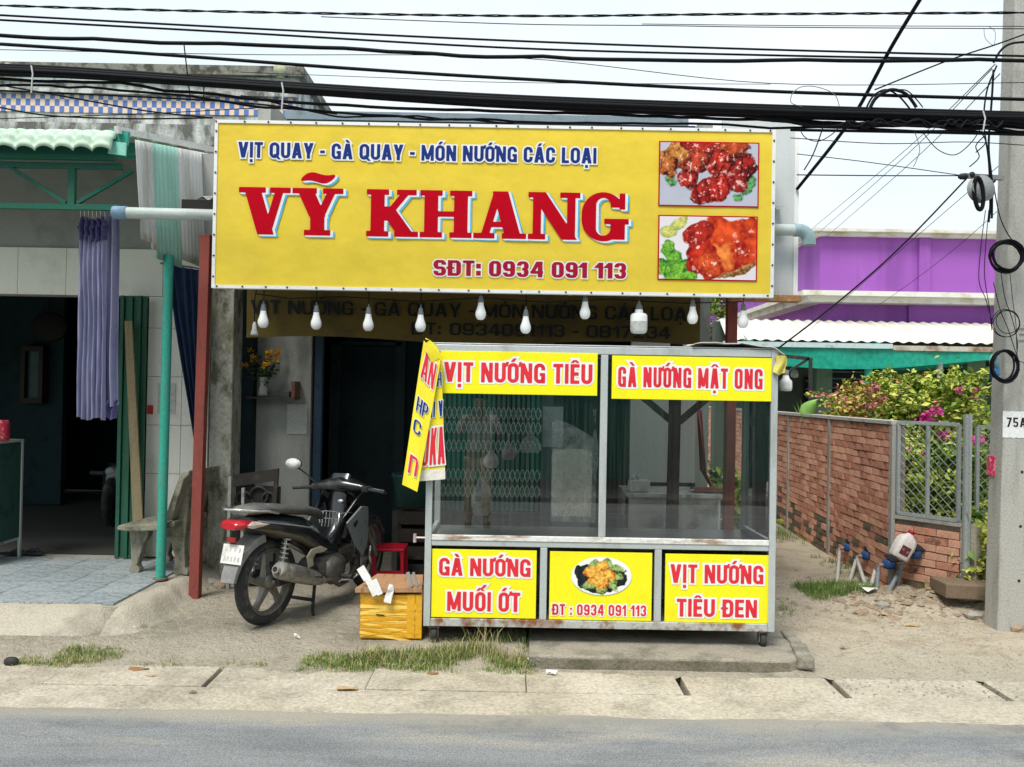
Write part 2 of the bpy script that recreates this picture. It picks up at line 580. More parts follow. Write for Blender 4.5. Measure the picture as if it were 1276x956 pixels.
def layout(text, width, cap, slab=False, gap=.085):
    G = SW if slab else GW
    items = []
    for c in text:
        if c == 'Đ':
            items.append(('Đ', 'D', []))
            continue
        d = unicodedata.normalize('NFD', c)
        items.append((d[0], d[0], [ord(q) for q in d[1:]]))
    gaps = gap * (len(items) - 1)
    tot = width / cap
    ws = [G[k] for _, k, _ in items]
    f = (tot - gaps) / sum(ws)
    return items, ws, f, gap

def march(Fd, x0, y0, st, maxrun=10 ** 6):
    """solid polygons of the region Fd < 0"""
    ny, nx = Fd.shape
    ins = Fd < 0
    c = ins[:-1, :-1].astype(int) + ins[:-1, 1:] + ins[1:, :-1] + ins[1:, 1:]
    V, FA, idx = [], [], {}
    def vid(k, p):
        if k not in idx:
            idx[k] = len(V)
            V.append(p)
        return idx[k]
    for j in range(ny - 1):
        row = c[j]
        i = 0
        full = np.flatnonzero(row == 4)
        if len(full):
            sp = np.split(full, np.flatnonzero(np.diff(full) > 1) + 1)
            for q in sp:
              for a in range(int(q[0]), int(q[-1]) + 1, maxrun):
                b = min(a + maxrun, int(q[-1]) + 1)
                FA.append((vid((0, a, j), (x0 + a * st, y0 + j * st)), vid((0, b, j), (x0 + b * st, y0 + j * st)),
                           vid((0, b, j + 1), (x0 + b * st, y0 + (j + 1) * st)), vid((0, a, j + 1), (x0 + a * st, y0 + (j + 1) * st))))
        for i in np.flatnonzero((row > 0) & (row < 4)):
            i = int(i)
            cs = [(i, j), (i + 1, j), (i + 1, j + 1), (i, j + 1)]
            poly = []
            for k in range(4):
                a, b = cs[k], cs[(k + 1) % 4]
                fa, fb = Fd[a[1], a[0]], Fd[b[1], b[0]]
                if fa < 0:
                    poly.append(vid((0, a[0], a[1]), (x0 + a[0] * st, y0 + a[1] * st)))
                if (fa < 0) != (fb < 0):
                    tt = fa / (fa - fb)
                    key = (1,) + tuple(sorted((a, b)))
                    poly.append(vid(key, (x0 + (a[0] + (b[0] - a[0]) * tt) * st, y0 + (a[1] + (b[1] - a[1]) * tt) * st)))
            if len(poly) > 2:
                FA.append(tuple(poly))
    return V, FA

def text_part(text, width, cap, mp, parent, layers, slab=False, t=.165, h=.15, res=44, gap=.085, maxrun=10 ** 6):
    """lettering: width x cap (metres), lower-left at 0,0 of the map mp(u, v, lift).
    layers: (name, material, grow in metres, lift, dx, dy)"""
    items, ws, f, gap = layout(text, width, cap, slab, gap)
    st = 1.0 / res
    if not slab:
        t, h = t * (.35 + .65 * f), h * (.6 + .4 * min(f, 1.3))
    for (nm, m, grow, lift, dx, dy) in layers:
        mb = MB()
        g = grow / cap
        x = 0.0
        # neighbouring letters share one field so that fat outlines merge instead of overlapping
        tot = width / cap
        x0, y0 = -.3, -.45
        nx, ny = int((tot + .6) / st) + 2, int(1.95 / st) + 1
        XX, YY = np.meshgrid(x0 + np.arange(nx) * st, y0 + np.arange(ny) * st)
        Fd = np.full(XX.shape, 9.0)
        for (ch, key, ms), w0 in zip(items, ws):
            w = w0 * f
            if ch != ' ':
                i0 = max(0, int((x - .3 - x0) / st))
                i1 = min(nx, int((x + w + .4 - x0) / st))
                X, Y = XX[:, i0:i1] - x, YY[:, i0:i1]
                tt = t if ch != 'I' else min(t * 1.0, w)
                d = (slab_glyph if slab else glyph)(ch, X, Y, w, tt, h)
                for q in marks_sdf(ms, X, Y, w, t, slab):
                    d = np.minimum(d, q)
                Fd[:, i0:i1] = np.minimum(Fd[:, i0:i1], d)
            x += w + gap
        Fd = np.where(np.abs(Fd - g) < 1e-6, Fd + 1e-5, Fd)
        V, FA = march(Fd - g, x0, y0, st, maxrun)
        mb.add([mp(vx * cap + dx, vy * cap + dy, lift) for vx, vy in V], FA)
        mb.build(nm, m, parent)

def plane_map(px0, py0, Y, roll_follow=True):
    """upright print: origin where the photograph shows px0, py0 at depth Y"""
    o = pt(px0, py0, Y)
    return lambda u, v, lift: (o.x + u, o.y - lift, o.z + v)

# ------------------------------------------------------------------ palette
M_asphalt = mat('asphalt', (.225, .238, .245), .92, col2=(.175, .187, .195), scale=2.6, amt=.9, bump=.7, bscale=130, streak=(.35, 1.6, 1), fine=.40, col3=(.36, .34, .29))
M_conc_edge = mat('edge_concrete', (.44, .40, .32), .9, col2=(.33, .30, .24), scale=3.2, amt=.95, bump=.8, bscale=55, fine=.24, col3=(.52, .48, .40))
M_conc_dirty = mat('dirty_concrete', (.43, .395, .325), .9, col2=(.29, .27, .22), scale=3.0, amt=.8, bump=.9, bscale=70, fine=.16, col3=(.42, .39, .31))
M_conc_grey = mat('grey_concrete', (.36, .36, .335), .88, col2=(.22, .215, .19), scale=4, amt=.7, bump=.4, bscale=60, streak=(1, 1, .25), fine=.12)
M_wall_stain = mat('stained_wall', (.54, .57, .55), .9, col2=(.13, .13, .12), scale=5, amt=1.0, bump=.4, bscale=50, streak=(1, 1, .45), fine=.15, col3=(.25, .25, .23))
M_dark = mat('dark_gap', (.03, .03, .028), .95)

def ground_mat():
    m = bpy.data.materials.new('ground_earth_and_concrete')
    m.use_nodes = True
    n, l = m.node_tree.nodes, m.node_tree.links
    b = n['Principled BSDF']
    b.inputs['Roughness'].default_value = .95
    b.inputs['Specular IOR Level'].default_value = .2
    t = n.new('ShaderNodeTexCoord')
    def noise(sc, det=8, ro=.6, off=0.0):
        q = n.new('ShaderNodeTexNoise')
        q.inputs['Scale'].default_value = sc
        q.inputs['Detail'].default_value = det
        q.inputs['Roughness'].default_value = ro
        g = n.new('ShaderNodeMapping')
        g.inputs['Location'].default_value = (off, off * .7, 0)
        l.new(t.outputs['Object'], g.inputs[0])
        l.new(g.outputs[0], q.inputs['Vector'])
        return q.outputs['Fac']
    def ramp(s, a, c):
        r = n.new('ShaderNodeMapRange')
        r.interpolation_type = 'SMOOTHSTEP'
        r.inputs['From Min'].default_value = a
        r.inputs['From Max'].default_value = c
        l.new(s, r.inputs['Value'])
        return r.outputs[0]
    def mixc(f, a, c):
        x = n.new('ShaderNodeMix')
        x.data_type = 'RGBA'
        l.new(f, x.inputs[0])
        for k, v in ((6, a), (7, c)):
            if isinstance(v, tuple): x.inputs[k].default_value = (*v, 1)
            else: l.new(v, x.inputs[k])
        return x.outputs[2]
    def math_(op, a, c):
        x = n.new('ShaderNodeMath')
        x.operation = op
        for k, v in ((0, a), (1, c)):
            if isinstance(v, (int, float)): x.inputs[k].default_value = v
            else: l.new(v, x.inputs[k])
        return x.outputs[0]
    sx = n.new('ShaderNodeSeparateXYZ')
    l.new(t.outputs['Object'], sx.inputs[0])
    n1, n2, n3, nf = noise(1.5), noise(4.3, off=3.1), noise(.8, off=7.7), noise(60, 4, .7)
    # packed sandy soil on the alley side, grey worn concrete before the shop
    sand = mixc(ramp(n2, .42, .68), (.66, .575, .44), (.52, .44, .325))
    conc = mixc(ramp(n1, .40, .62), (.47, .43, .345), (.33, .305, .245))
    conc = mixc(ramp(n2, .56, .70), conc, (.50, .46, .36))
    side = ramp(math_('ADD', sx.outputs[0], math_('MULTIPLY', math_('SUBTRACT', n1, .5), 1.4)), 1.5, 2.1)
    out = mixc(side, conc, sand)
    # bleached strip along the kerb
    fr = ramp(math_('ADD', sx.outputs[1], math_('MULTIPLY', math_('SUBTRACT', n3, .5), .8)), 5.55, 5.15)
    out = mixc(math_('MULTIPLY', fr, .75), out, (.50, .455, .36))
    # oil and damp stains
    out = mixc(math_('MULTIPLY', ramp(noise(2.3, off=11.0), .60, .72), .55), out, (.13, .115, .09))
    # grit
    gr = ramp(noise(34, 3, .6, off=2.0), .60, .68)
    out = mixc(math_('MULTIPLY', gr, .5), out, (.17, .14, .10))
    out = mixc(math_('MULTIPLY', ramp(noise(11, 6, .7, off=4.0), .52, .66), .45), out, (.60, .54, .43))
    out = mixc(math_('MULTIPLY', ramp(noise(7, 8, .75, off=6.3), .55, .70), .45), out, (.26, .21, .155))
    vm = n.new('ShaderNodeVectorMath')
    vm.operation = 'SCALE'
    l.new(out, vm.inputs[0])
    l.new(math_('ADD', .62, math_('MULTIPLY', nf, .76)), vm.inputs['Scale'])
    l.new(vm.outputs[0], b.inputs['Base Color'])
    bn = n.new('ShaderNodeBump')
    bn.inputs['Strength'].default_value = 1.0
    bn.inputs['Distance'].default_value = .03
    l.new(math_('ADD', nf, math_('MULTIPLY', noise(17, 5, .6, 5.0), 1.5)), bn.inputs['Height'])
    l.new(bn.outputs[0], b.inputs['Normal'])
    return m

# ------------------------------------------------------------------ ground
ROAD_Z = -.06
def sstep(a, b, x):
    t = max(0, min(1, (x - a) / (b - a)))
    return t * t * (3 - 2 * t)

def ground_z(x, y):
    if y < -3.1: return -.07
    if y < 5.045: return -.30
    z = -.064 + (.064) * sstep(5.0, 5.45, y + .12 * fbm(x * 1.3, 4.0))
    if .12 < x < 1.82 and y < 5.98 and y > 4.9: z = min(z, -.045)
    z += .012 * fbm(x * 2.1, y * 2.1) * sstep(5.0, 5.3, y)
    # heap of earth round the water meters and the pole foot
    d = math.hypot((x - 3.35) / .95, (y - 6.7) / .55)
    z += .14 * max(0, 1 - d) ** 1.2 * (1 + .7 * fbm(x * 5, y * 5))
    return z

def axis(a, b, fine, far):
    v, out, st = a, [a], fine
    while v < b:
        v += st
        out.append(v)
    s = fine
    lo, hi = a, out[-1]
    while hi < far:
        s *= 1.5
        hi += s
        out.append(hi)
    s = fine
    while lo > -far:
        s *= 1.5
        lo -= s
        out.insert(0, lo)
    return out

xs = axis(-4.2, 4.6, .055, 600)
ys = sorted(axis(4.72, 8.6, .055, 600) + [-3.101, -3.099, 5.044, 5.046])
g = MB()
vs = [(x, y, ground_z(x, y)) for y in ys for x in xs]
nx = len(xs)
g.add(vs, [(j * nx + i, j * nx + i + 1, (j + 1) * nx + i + 1, (j + 1) * nx + i) for j in range(len(ys) - 1) for i in range(nx - 1)], True)
ground = g.build('ground', ground_mat(), kind='structure')

# asphalt with a ragged edge over the concrete strip
RE = 4.36
road = MB()
ex = [-60 + 120 * i / 2400 for i in range(2401)]
top = [(x, RE + .03 * fbm(x * 1.7, 1.0) + .012 * fbm(x * 9, 2.0), ROAD_Z) for x in ex]
bot = [(x, -3.2, ROAD_Z) for x in ex]
vs = bot + top + [(x, y, -.085) for x, y, z in top]
k = len(ex)
road.add(vs, [(i, i + 1, k + i + 1, k + i) for i in range(k - 1)] + [(k + i, k + i + 1, 2 * k + i + 1, 2 * k + i) for i in range(k - 1)])
road.build('road', M_asphalt, kind='structure')
# worn, sandy margin and darker tar repairs worked into the asphalt colour
_n, _l = M_asphalt.node_tree.nodes, M_asphalt.node_tree.links
_b = _n['Principled BSDF']
_src = _b.inputs['Base Color'].links[0].from_socket
_t = _n.new('ShaderNodeTexCoord')
_s = _n.new('ShaderNodeSeparateXYZ')
_l.new(_t.outputs['Object'], _s.inputs[0])
def _nz(sc, det, ro):
    q = _n.new('ShaderNodeTexNoise')
    q.inputs['Scale'].default_value = sc
    q.inputs['Detail'].default_value = det
    q.inputs['Roughness'].default_value = ro
    _l.new(_t.outputs['Object'], q.inputs['Vector'])
    return q.outputs['Fac']
def _mth(op, p, q):
    x = _n.new('ShaderNodeMath')
    x.operation = op
    for k, v in ((0, p), (1, q)):
        if isinstance(v, (int, float)): x.inputs[k].default_value = v
        else: _l.new(v, x.inputs[k])
    return x.outputs[0]
def _rmp(s_, p, q, top=1.0):
    x = _n.new('ShaderNodeMapRange')
    x.inputs['From Min'].default_value = p
    x.inputs['From Max'].default_value = q
    x.inputs['To Max'].default_value = top
    _l.new(s_, x.inputs['Value'])
    return x.outputs[0]
def _mix(f_, p, q):
    x = _n.new('ShaderNodeMix')
    x.data_type = 'RGBA'
    _l.new(f_, x.inputs[0])
    _l.new(p, x.inputs[6])
    x.inputs[7].default_value = (*q, 1)
    return x.outputs[2]
_e = _mth('ADD', _s.outputs[1], _mth('MULTIPLY', _mth('SUBTRACT', _nz(2.2, 9, .75), .5), .55))
_o = _mix(_rmp(_e, 4.14, 4.36, .75), _src, (.33, .31, .255))
_o = _mix(_rmp(_nz(1.1, 7, .7), .56, .62, .5), _o, (.125, .133, .14))
_o = _mix(_rmp(_nz(5.0, 6, .8), .60, .68, .55), _o, (.29, .285, .265))
_v = _n.new('ShaderNodeTexVoronoi')
_v.feature = 'DISTANCE_TO_EDGE'
_v.inputs['Scale'].default_value = .9
_d = _n.new('ShaderNodeVectorMath')
_d.operation = 'ADD'
_w = _n.new('ShaderNodeTexNoise')
_w.inputs['Scale'].default_value = 3
_w.inputs['Detail'].default_value = 6
_l.new(_t.outputs['Object'], _w.inputs['Vector'])
_l.new(_t.outputs['Object'], _d.inputs[0])
_l.new(_w.outputs['Color'], _d.inputs[1])
_l.new(_d.outputs[0], _v.inputs['Vector'])
_o = _mix(_mth('MULTIPLY', _mth('SUBTRACT', 1.0, _rmp(_v.outputs['Distance'], .0, .012)), _rmp(_nz(.8, 3, .5),   .50, .62, .35)), _o, (.10, .10, .10))
_l.new(_o, _b.inputs['Base Color'])

gut = MB().box(-60, 4.2, -.12, 60, 4.715, ROAD_Z - .006).build('concrete_verge', M_conc_edge, kind='structure', bevel=.006)
# the row of cover slabs over the drain, with open slots between some of them
sl = [-60]
xx = .11 - .9 * 8
while xx < 9:
    sl.append(xx)
    xx += .9
sl.append(60)
open_slots = {round(v, 2) for v in (1.01, 1.91, 2.81, -1.69)}
drain = MB().box(-60, 4.71, -.30, 60, 5.10, -.25).build('drain_bed', M_dark, kind='structure')
for i in range(len(sl) - 1):
    a, b = sl[i], sl[i + 1]
    ga = (.012 if a < 0 else .021) if round(a, 2) in open_slots else .002
    gb = (.012 if b < 0 else .021) if round(b, 2) in open_slots else .002
    m = MB()
    y0, y1, z0 = 4.719, 5.045 + RN.uniform(-.01, .012), ROAD_Z - .002 + RN.uniform(-.004, .003)
    sk_ = .0
    m.add([(a + ga, y0, -.2), (b - gb, y0, -.2), (b - gb, y1, -.2), (a + ga, y1, -.2),
           (a + ga, y0, z0), (b - gb, y0, z0), (b - gb, y1, z0 + .002), (a + ga, y1, z0 + .002)],
          [(4, 5, 6, 7), (0, 1, 5, 4), (1, 2, 6, 5), (2, 3, 7, 6), (3, 0, 4, 7)])
    m.build('drain_slab', M_conc_edge, gut, bevel=.006)
# sand washed over the back edge of the slabs
sd_ = MB()
def sdf(u, v):
    x = -6 + 12 * u
    e = 5.02 + .10 * fbm(x * 1.9, 3.3) + .035 * fbm(x * 9, 5.1)
    return (x, e + (5.26 - e) * v, ROAD_Z - .0035 + .0105 * min(1, v * 2.5))
sd_.grid(sdf, 520, 6)
sand = sd_.build('sand_drift', ground.data.materials[0], kind='structure')
# cracked, chipped pieces round the slots (dark broken edge)
# concrete slab under the food cart, with a broken corner
sb = MB()
out = [(.13, 5.12), (.6, 5.105), (1.2, 5.10), (1.70, 5.09), (1.80, 5.14), (1.84, 5.3), (1.83, 5.7), (1.86, 6.1), (1.80, 6.3), (.16, 6.32)]
sb.prism([(x, y, -.10) for x, y in out], (0, 0, .115))
# winding for top
slab = sb.build('cart_slab', mat('cart_slab_concrete', (.31, .285, .235), .92, col2=(.19, .18, .145), scale=4, amt=.9, bump=.9, bscale=60, fine=.2), kind='structure', bevel=.012)
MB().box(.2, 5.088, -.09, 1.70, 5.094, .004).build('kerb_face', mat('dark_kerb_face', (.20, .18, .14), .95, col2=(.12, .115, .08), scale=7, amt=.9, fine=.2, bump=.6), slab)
kc = MB()
for (a, b, w, h) in (((1.80, 5.09, 0), (1.86, 5.42, .0), .10, .075), ((1.86, 5.42, 0), (1.90, 5.78, -.01), .08, .06)):
    kc.bar(a, b, w, h, (0, 0, 1))
kc.build('broken_kerb', MATS['cart_slab_concrete'], kind='structure', bevel=.015)

# ------------------------------------------------------------------ left house: porch floor and tiles
PX1 = -2.58
PZ = .13
porch = MB()
porch.add([(-8, 5.68, -.1), (PX1, 5.68, -.1), (PX1, 7.4, -.1), (-8, 7.4, -.1), (-8, 5.68, PZ - .012), (PX1 + .0, 5.68, PZ - .012), (PX1 + .04, 7.4, PZ - .012), (-8, 7.4, PZ - .012)],
          [(4, 5, 6, 7), (0, 1, 5, 4), (1, 2, 6, 5), (2, 3, 7, 6)])
porch_o = porch.build('porch_floor', M_conc_dirty, kind='structure')
rampm = MB()
def ramp_fn(u, v):
    x = -8 + u * (8 - 2.52)
    y = 5.24 + v * .46
    x += .05 * fbm(y * 4, x)
    return (x, y, -.045 + (.17) * sstep(0, 1, v) * (1 - sstep(.955, 1, u)) + .012 * fbm(x * 3, y * 3))
rampm.grid(ramp_fn, 90, 12)
rampm.build('porch_ramp', M_conc_dirty, kind='structure')
edge = MB()
def edge_fn(u, v):
    y = 5.35 + u * 2.0
    w = .02 + .26 * v + .03 * fbm(y * 3, 2)
    return (-2.63 + w + .02 * (y - 5.4), y, (PZ - .004) * (1 - sstep(.25, 1, v)) * sstep(5.30, 5.68, y) - .015 * v - .03 * (1 - sstep(5.3, 5.5, y)) + .012 * fbm(y * 6, v * 3))
edge.grid(edge_fn, 50, 8)
edge.build('porch_edge', M_conc_dirty, kind='structure')
M_tile_a = mat('marbled_tile', (.33, .375, .39), .35, col2=(.155, .19, .21), scale=12, amt=.9, bump=.05, fine=.1, dist=2.2)
M_tile_b = mat('marbled_tile_pale', (.37, .41, .42), .38, col2=(.19, .23, .25), scale=14, amt=.9, bump=.05, fine=.1, dist=2.6)
ts = .30
tile_me = MB().box(0, 0, 0, ts - .005, ts - .005, .014)
tms = []
for m_ in (M_tile_a, M_tile_b):
    me = tile_me.mesh('tile')
    me.materials.append(m_)
    tms.append(me)
j = 0
y = 5.70
while y < 7.0:
    x = -2.66 - ts
    while x > -5.2:
        o = bpy.data.objects.new('tile', tms[RN.randrange(2)])
        o.location = (x, y, PZ - .011 + RN.uniform(-.001, .001))
        COL.objects.link(o)
        o.parent = porch_o
        x -= ts
    y += ts

# ------------------------------------------------------------------ left house
WY = 7.30
M_cream = mat('cream_wall_tile', (.84, .83, .76), .28, col2=(.70, .69, .62), scale=2.2, amt=.5, bump=.02, fine=.05)
M_plaster = mat('grey_plaster', (.33, .335, .32), .9, col2=(.25, .25, .235), scale=2, amt=.6, fine=.06)
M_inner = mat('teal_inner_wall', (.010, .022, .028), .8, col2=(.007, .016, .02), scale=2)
M_green_dk = mat('dark_green_paint', (.018, .12, .08), .45, col2=(.05, .10, .07), scale=9, amt=.5)
M_teal = mat('teal_paint', (.045, .34, .26), .45, col2=(.10, .27, .20), scale=14, amt=.55, streak=(1, 1, .3), col3=(.045, .33, .25))
house = thing('tiled_house', 'cream tiled house with open dark doorway and tiled porch, left of the yellow sign', 'house', (-4.6, WY, PZ))
DX0, DX1 = -6.6, pt(185, 400, WY).x
zt = pt(100, 310, WY).z        # top of the tile band
zl = pt(100, 368, WY).z        # lintel
wl_ = MB()
wl_.box(-8, WY + .02, zl, pt(262, 400, WY).x, WY + .18, 3.64)
wl_.box(DX1, WY + .02, PZ, pt(262, 400, WY).x, WY + .18, zl)
wl_.build('front_wall', M_plaster, house)
# tiles: band over the door
tw = .42
x = DX1 + .02 + .9
ix = []
xr = pt(262, 400, WY).x
def walltile(x0, x1, z0, z1):
    MB().box(x0 + .002, WY, z0 + .002, x1 - .002, WY + .025, z1 - .002).build('wall_tile', M_cream, house, bevel=.0015)
x = xr
while x > -7.0:
    walltile(x - tw, x, zl, zl + .21 + .2)
    x -= tw
z = zl
zz = [PZ, PZ + .3, PZ + .72, PZ + 1.14, PZ + 1.56, PZ + 1.98]
zz = [z for z in zz if z < zl - .1] + [zl]
for a, b in zip(zz[:-1], zz[1:]):
    walltile(DX1, DX1 + .30, a, b)
    walltile(DX1 + .30, xr, a, b)
# the room behind the open doorway
rm = MB()
rm.box(-8, WY + .2, PZ - .1, -2.2, 12, PZ - .012)
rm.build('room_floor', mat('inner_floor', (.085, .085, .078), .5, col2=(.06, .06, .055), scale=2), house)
rm = MB()
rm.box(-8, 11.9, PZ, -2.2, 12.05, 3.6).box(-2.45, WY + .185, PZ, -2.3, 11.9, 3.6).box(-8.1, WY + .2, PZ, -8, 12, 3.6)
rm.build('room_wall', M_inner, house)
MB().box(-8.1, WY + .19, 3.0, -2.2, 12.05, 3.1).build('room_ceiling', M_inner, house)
# partition with a framed clock cabinet, as far as the daylight lets one see
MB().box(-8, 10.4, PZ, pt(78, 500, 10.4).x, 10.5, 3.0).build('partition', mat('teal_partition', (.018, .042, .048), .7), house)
# back of the roof, upper storey plaster is behind the awning
# awning: green moulded sheets with a rolled-down front edge
M_awn = mat('pale_green_sheet', (.50, .66, .53), .45, col2=(.36, .48, .38), scale=5, amt=.6, streak=(1, .3, 1), fine=.07)
M_rust = mat('rust', (.36, .18, .08), .85, col2=(.5, .4, .25), scale=20)
awn = thing('porch_awning', 'pale green moulded sheet awning with scalloped front edge over the left porch', 'awning', (-4.5, 6.0, 2.9))
AX1 = -2.86
pitch = .135
ppr = []
Pts = [(8.05, 3.86), (7.2, 3.68), (6.4, 3.505), (6.1, 3.44), (6.02, 3.41), (5.965, 3.37), (5.94, 3.32), (5.935, 3.275)]
rr_ = []
for i in range(len(Pts) - 1):
    nn_ = 6 if i < 3 else 2
    for q in range(nn_):
        t_ = q / nn_
        rr_.append((Pts[i][0] + (Pts[i + 1][0] - Pts[i][0]) * t_, Pts[i][1] + (Pts[i + 1][1] - Pts[i][1]) * t_))
rr_.append(Pts[-1])
nsh = 14
for s_ in range(4):
    n0 = s_ * 8
    am = MB()
    def afn(u, v, n0=n0):
        x = AX1 - pitch * (n0 + 8 * u) 
        k = v * (len(rr_) - 1)
        i = min(int(k), len(rr_) - 2)
        y, z = rr_[i][0] + (rr_[i + 1][0] - rr_[i][0]) * (k - i), rr_[i][1] + (rr_[i + 1][1] - rr_[i][1]) * (k - i)
        w = abs(math.sin(PI * 8 * u)) ** .6
        st_ = .006 * math.sin(v * 60)
        return (x, y - .03 * w * (1 if v > .6 else .3) - st_ * .8, z + .026 * w - .018 + st_ + (.01 * fbm(x * 3, 1)))
    am.grid(afn, 64, 48)
    am.build('roof_sheet', M_awn, awn, solid=.002)
MB().bar((AX1 + .02, 5.96, 3.42), (AX1 + .02, 8.0, 3.86), .03, .05, (0, 0, 1)).build('rake_trim', mat('white_trim', (.75, .75, .72), .5, col2=(.45, .45, .42)), awn)
bb = MB()
bb.box(-8, 6.02, 3.22, AX1 - .02, 6.06, 3.33)
bb.build('eave_beam', M_green_dk, awn)
for yy, zz_ in ((6.08, 3.31), (6.45, 3.39), (7.0, 3.51), (7.6, 3.64)):
    MB().box(-8, yy, zz_, AX1 + .02, yy + .05, zz_ + .08).build('purlin', M_teal, awn)
# truss under the eave
ty = 6.10
def tp(px, py): return pt(px, py, ty)
zt0, zt1 = pt(80, 206, ty).z, pt(80, 258, ty).z
MB().box(-8, ty - .02, zt0 - .025, AX1, ty + .02, zt0 + .015).build('truss_chord', M_green_dk, awn)
MB().box(-8, ty - .02, zt1 - .02, AX1, ty + .02, zt1 + .02).build('truss_chord', M_green_dk, awn)
xm = pt(90, 230, ty).x
for k_ in range(3):
    xc = xm - k_ * .98
    MB().box(xc - .025, ty - .018, zt1 + .02, xc + .025, ty + .018, zt0 - .025).build('truss_post', M_green_dk, awn)
    for sgn in (-1, 1):
        MB().bar((xc + sgn * .04, ty, zt1 + .03), (xc + sgn * .44, ty, zt0 - .03), .026, .026).build('truss_brace', M_green_dk, awn)
for px, yb in ((203, 6.5),):
    b0 = gz(200, 722, PZ)
    MB().cyl((b0.x, b0.y, PZ), (b0.x + .01, b0.y, pt(203, 318, b0.y).z), .036, 16).build('porch_post', M_teal, awn)
    MB().cyl((b0.x, b0.y, PZ), (b0.x, b0.y, PZ + .012), .055, 16).build('post_foot', mat('rusty_iron', (.2, .13, .09), .8, col2=(.1, .07, .05)), awn)
# side cladding of ribbed sheets
M_rw = mat('white_ribbed_sheet', (.62, .63, .60), .5, col2=(.42, .41, .36), scale=6, amt=.5, streak=(1, 1, .12), fine=.07)
M_rg = mat('green_ribbed_sheet', (.33, .60, .50), .5, col2=(.25, .46, .38), scale=6, amt=.5, streak=(1, 1, .12), fine=.07)
clad = thing('side_cladding', 'white and pale green ribbed sheets hanging beside the left porch roof', 'cladding', (-2.8, 6.8, 2.6))
cx_ = -2.74
for (ya, yb, m_, zb) in ((6.04, 6.22, M_rw, 2.66), (6.215, 6.30, M_rw, 2.62), (6.295, 6.78, M_rg, 2.56), (6.775, 8.0, M_rw, 2.63)):
    am = MB()
    na = int((yb - ya) / .012)
    def cfn(u, v, ya=ya, yb=yb, zb=zb):
        y = ya + (yb - ya) * u
        zt_ = 3.375 + (y - 6.04) * .215
        rib = .007 * (1 if math.sin(y * 2 * PI / .075) > 0 else 0)
        bow = .05 * math.sin(PI * v) * 0
        z = zb + (zt_ - zb) * v
        return (cx_ + rib + .06 * (1 - v), y, z)
    am.grid(cfn, na, 10)
    am.build('ribbed_sheet', m_, clad, solid=.002)
cc = pt(150, 180, 6.0)
MB().prism([pt(137, 160, 6.02), pt(160, 164, 6.02), pt(158, 180, 6.02), pt(140, 186, 6.02)], (0, .03, 0)).build('corner_plate', M_teal, clad)
MB().prism([pt(138, 176, 5.99), pt(157, 178, 5.99), pt(156, 194, 5.99), pt(134, 191, 5.99)], (0, .02, 0)).build('corner_plate', mat('mint_paint', (.25, .62, .52), .5, col2=(.2, .45, .4)), clad)

# old parapet building behind
PY = 9.0
pb = thing('parapet_building', 'grey stained flat roofed building with a blue and peach chequered band, behind the left awning', 'building', (-5, 10, 0))
px1 = pt(372, 100, PY).x
ptop = pt(200, 83, PY).z
MB().box(-14, PY, 3.15, px1, PY + 3.2, ptop - .10).build('wall', M_wall_stain, pb)
MB().box(-14.1, PY - .07, ptop - .10, px1 + .07, PY + 3.25, ptop).build('parapet_cap', mat('mouldy_cap', (.22, .22, .19), .95, col2=(.07, .07, .06), scale=9, amt=.9, fine=.2), pb)
ct0, ct1 = pt(120, 141, PY).z, pt(120, 119, PY).z
ckm = bpy.data.materials.new('blue_peach_chequer')
ckm.use_nodes = True
_n, _l = ckm.node_tree.nodes, ckm.node_tree.links
_c = _n.new('ShaderNodeTexChecker')
_c.inputs['Scale'].default_value = 1
_c.inputs['Color1'].default_value = (.08, .17, .46, 1)
_c.inputs['Color2'].default_value = (.74, .56, .42, 1)
_t = _n.new('ShaderNodeTexCoord')
_m = _n.new('ShaderNodeMapping')
_m.inputs['Scale'].default_value = (1 / .052, .001, 1 / .074)
_m.inputs['Location'].default_value = (0, .5, 0)
_l.new(_t.outputs['Object'], _m.inputs[0])
_l.new(_m.outputs[0], _c.inputs[0])
_l.new(_c.outputs[0], _n['Principled BSDF'].inputs['Base Color'])
_n['Principled BSDF'].inputs['Roughness'].default_value = .4
MB().box(-14, PY - .012, ct0, px1 - .02, PY + .01, ct1).build('tile_band', ckm, pb)
MB().box(-14, PY - .06, ct1 + .002, px1, PY, ct1 + .05).build('cornice', M_wall_stain, pb)
MB().box(-14, PY - .03, ct1 + .14, px1, PY, ct1 + .17).build('cornice', mat('pale_cornice', (.55, .6, .6), .8, col2=(.3, .32, .3), scale=8), pb)
zst = pt(150, 155, PY).z
MB().box(-14, PY - .10, zst - .24, px1 + .9, PY, zst - .02).build('ledge', M_wall_stain, pb)
for px_ in (12, 350):
    c_ = pt(px_, 88, PY - .02)
    MB().ball(c_ + Vector((0, 0, .0)), .085, 14).build('globe_finial', mat('pale_yellow_globe', (.5, .52, .36), .6, col2=(.3, .3, .22), scale=14), pb)

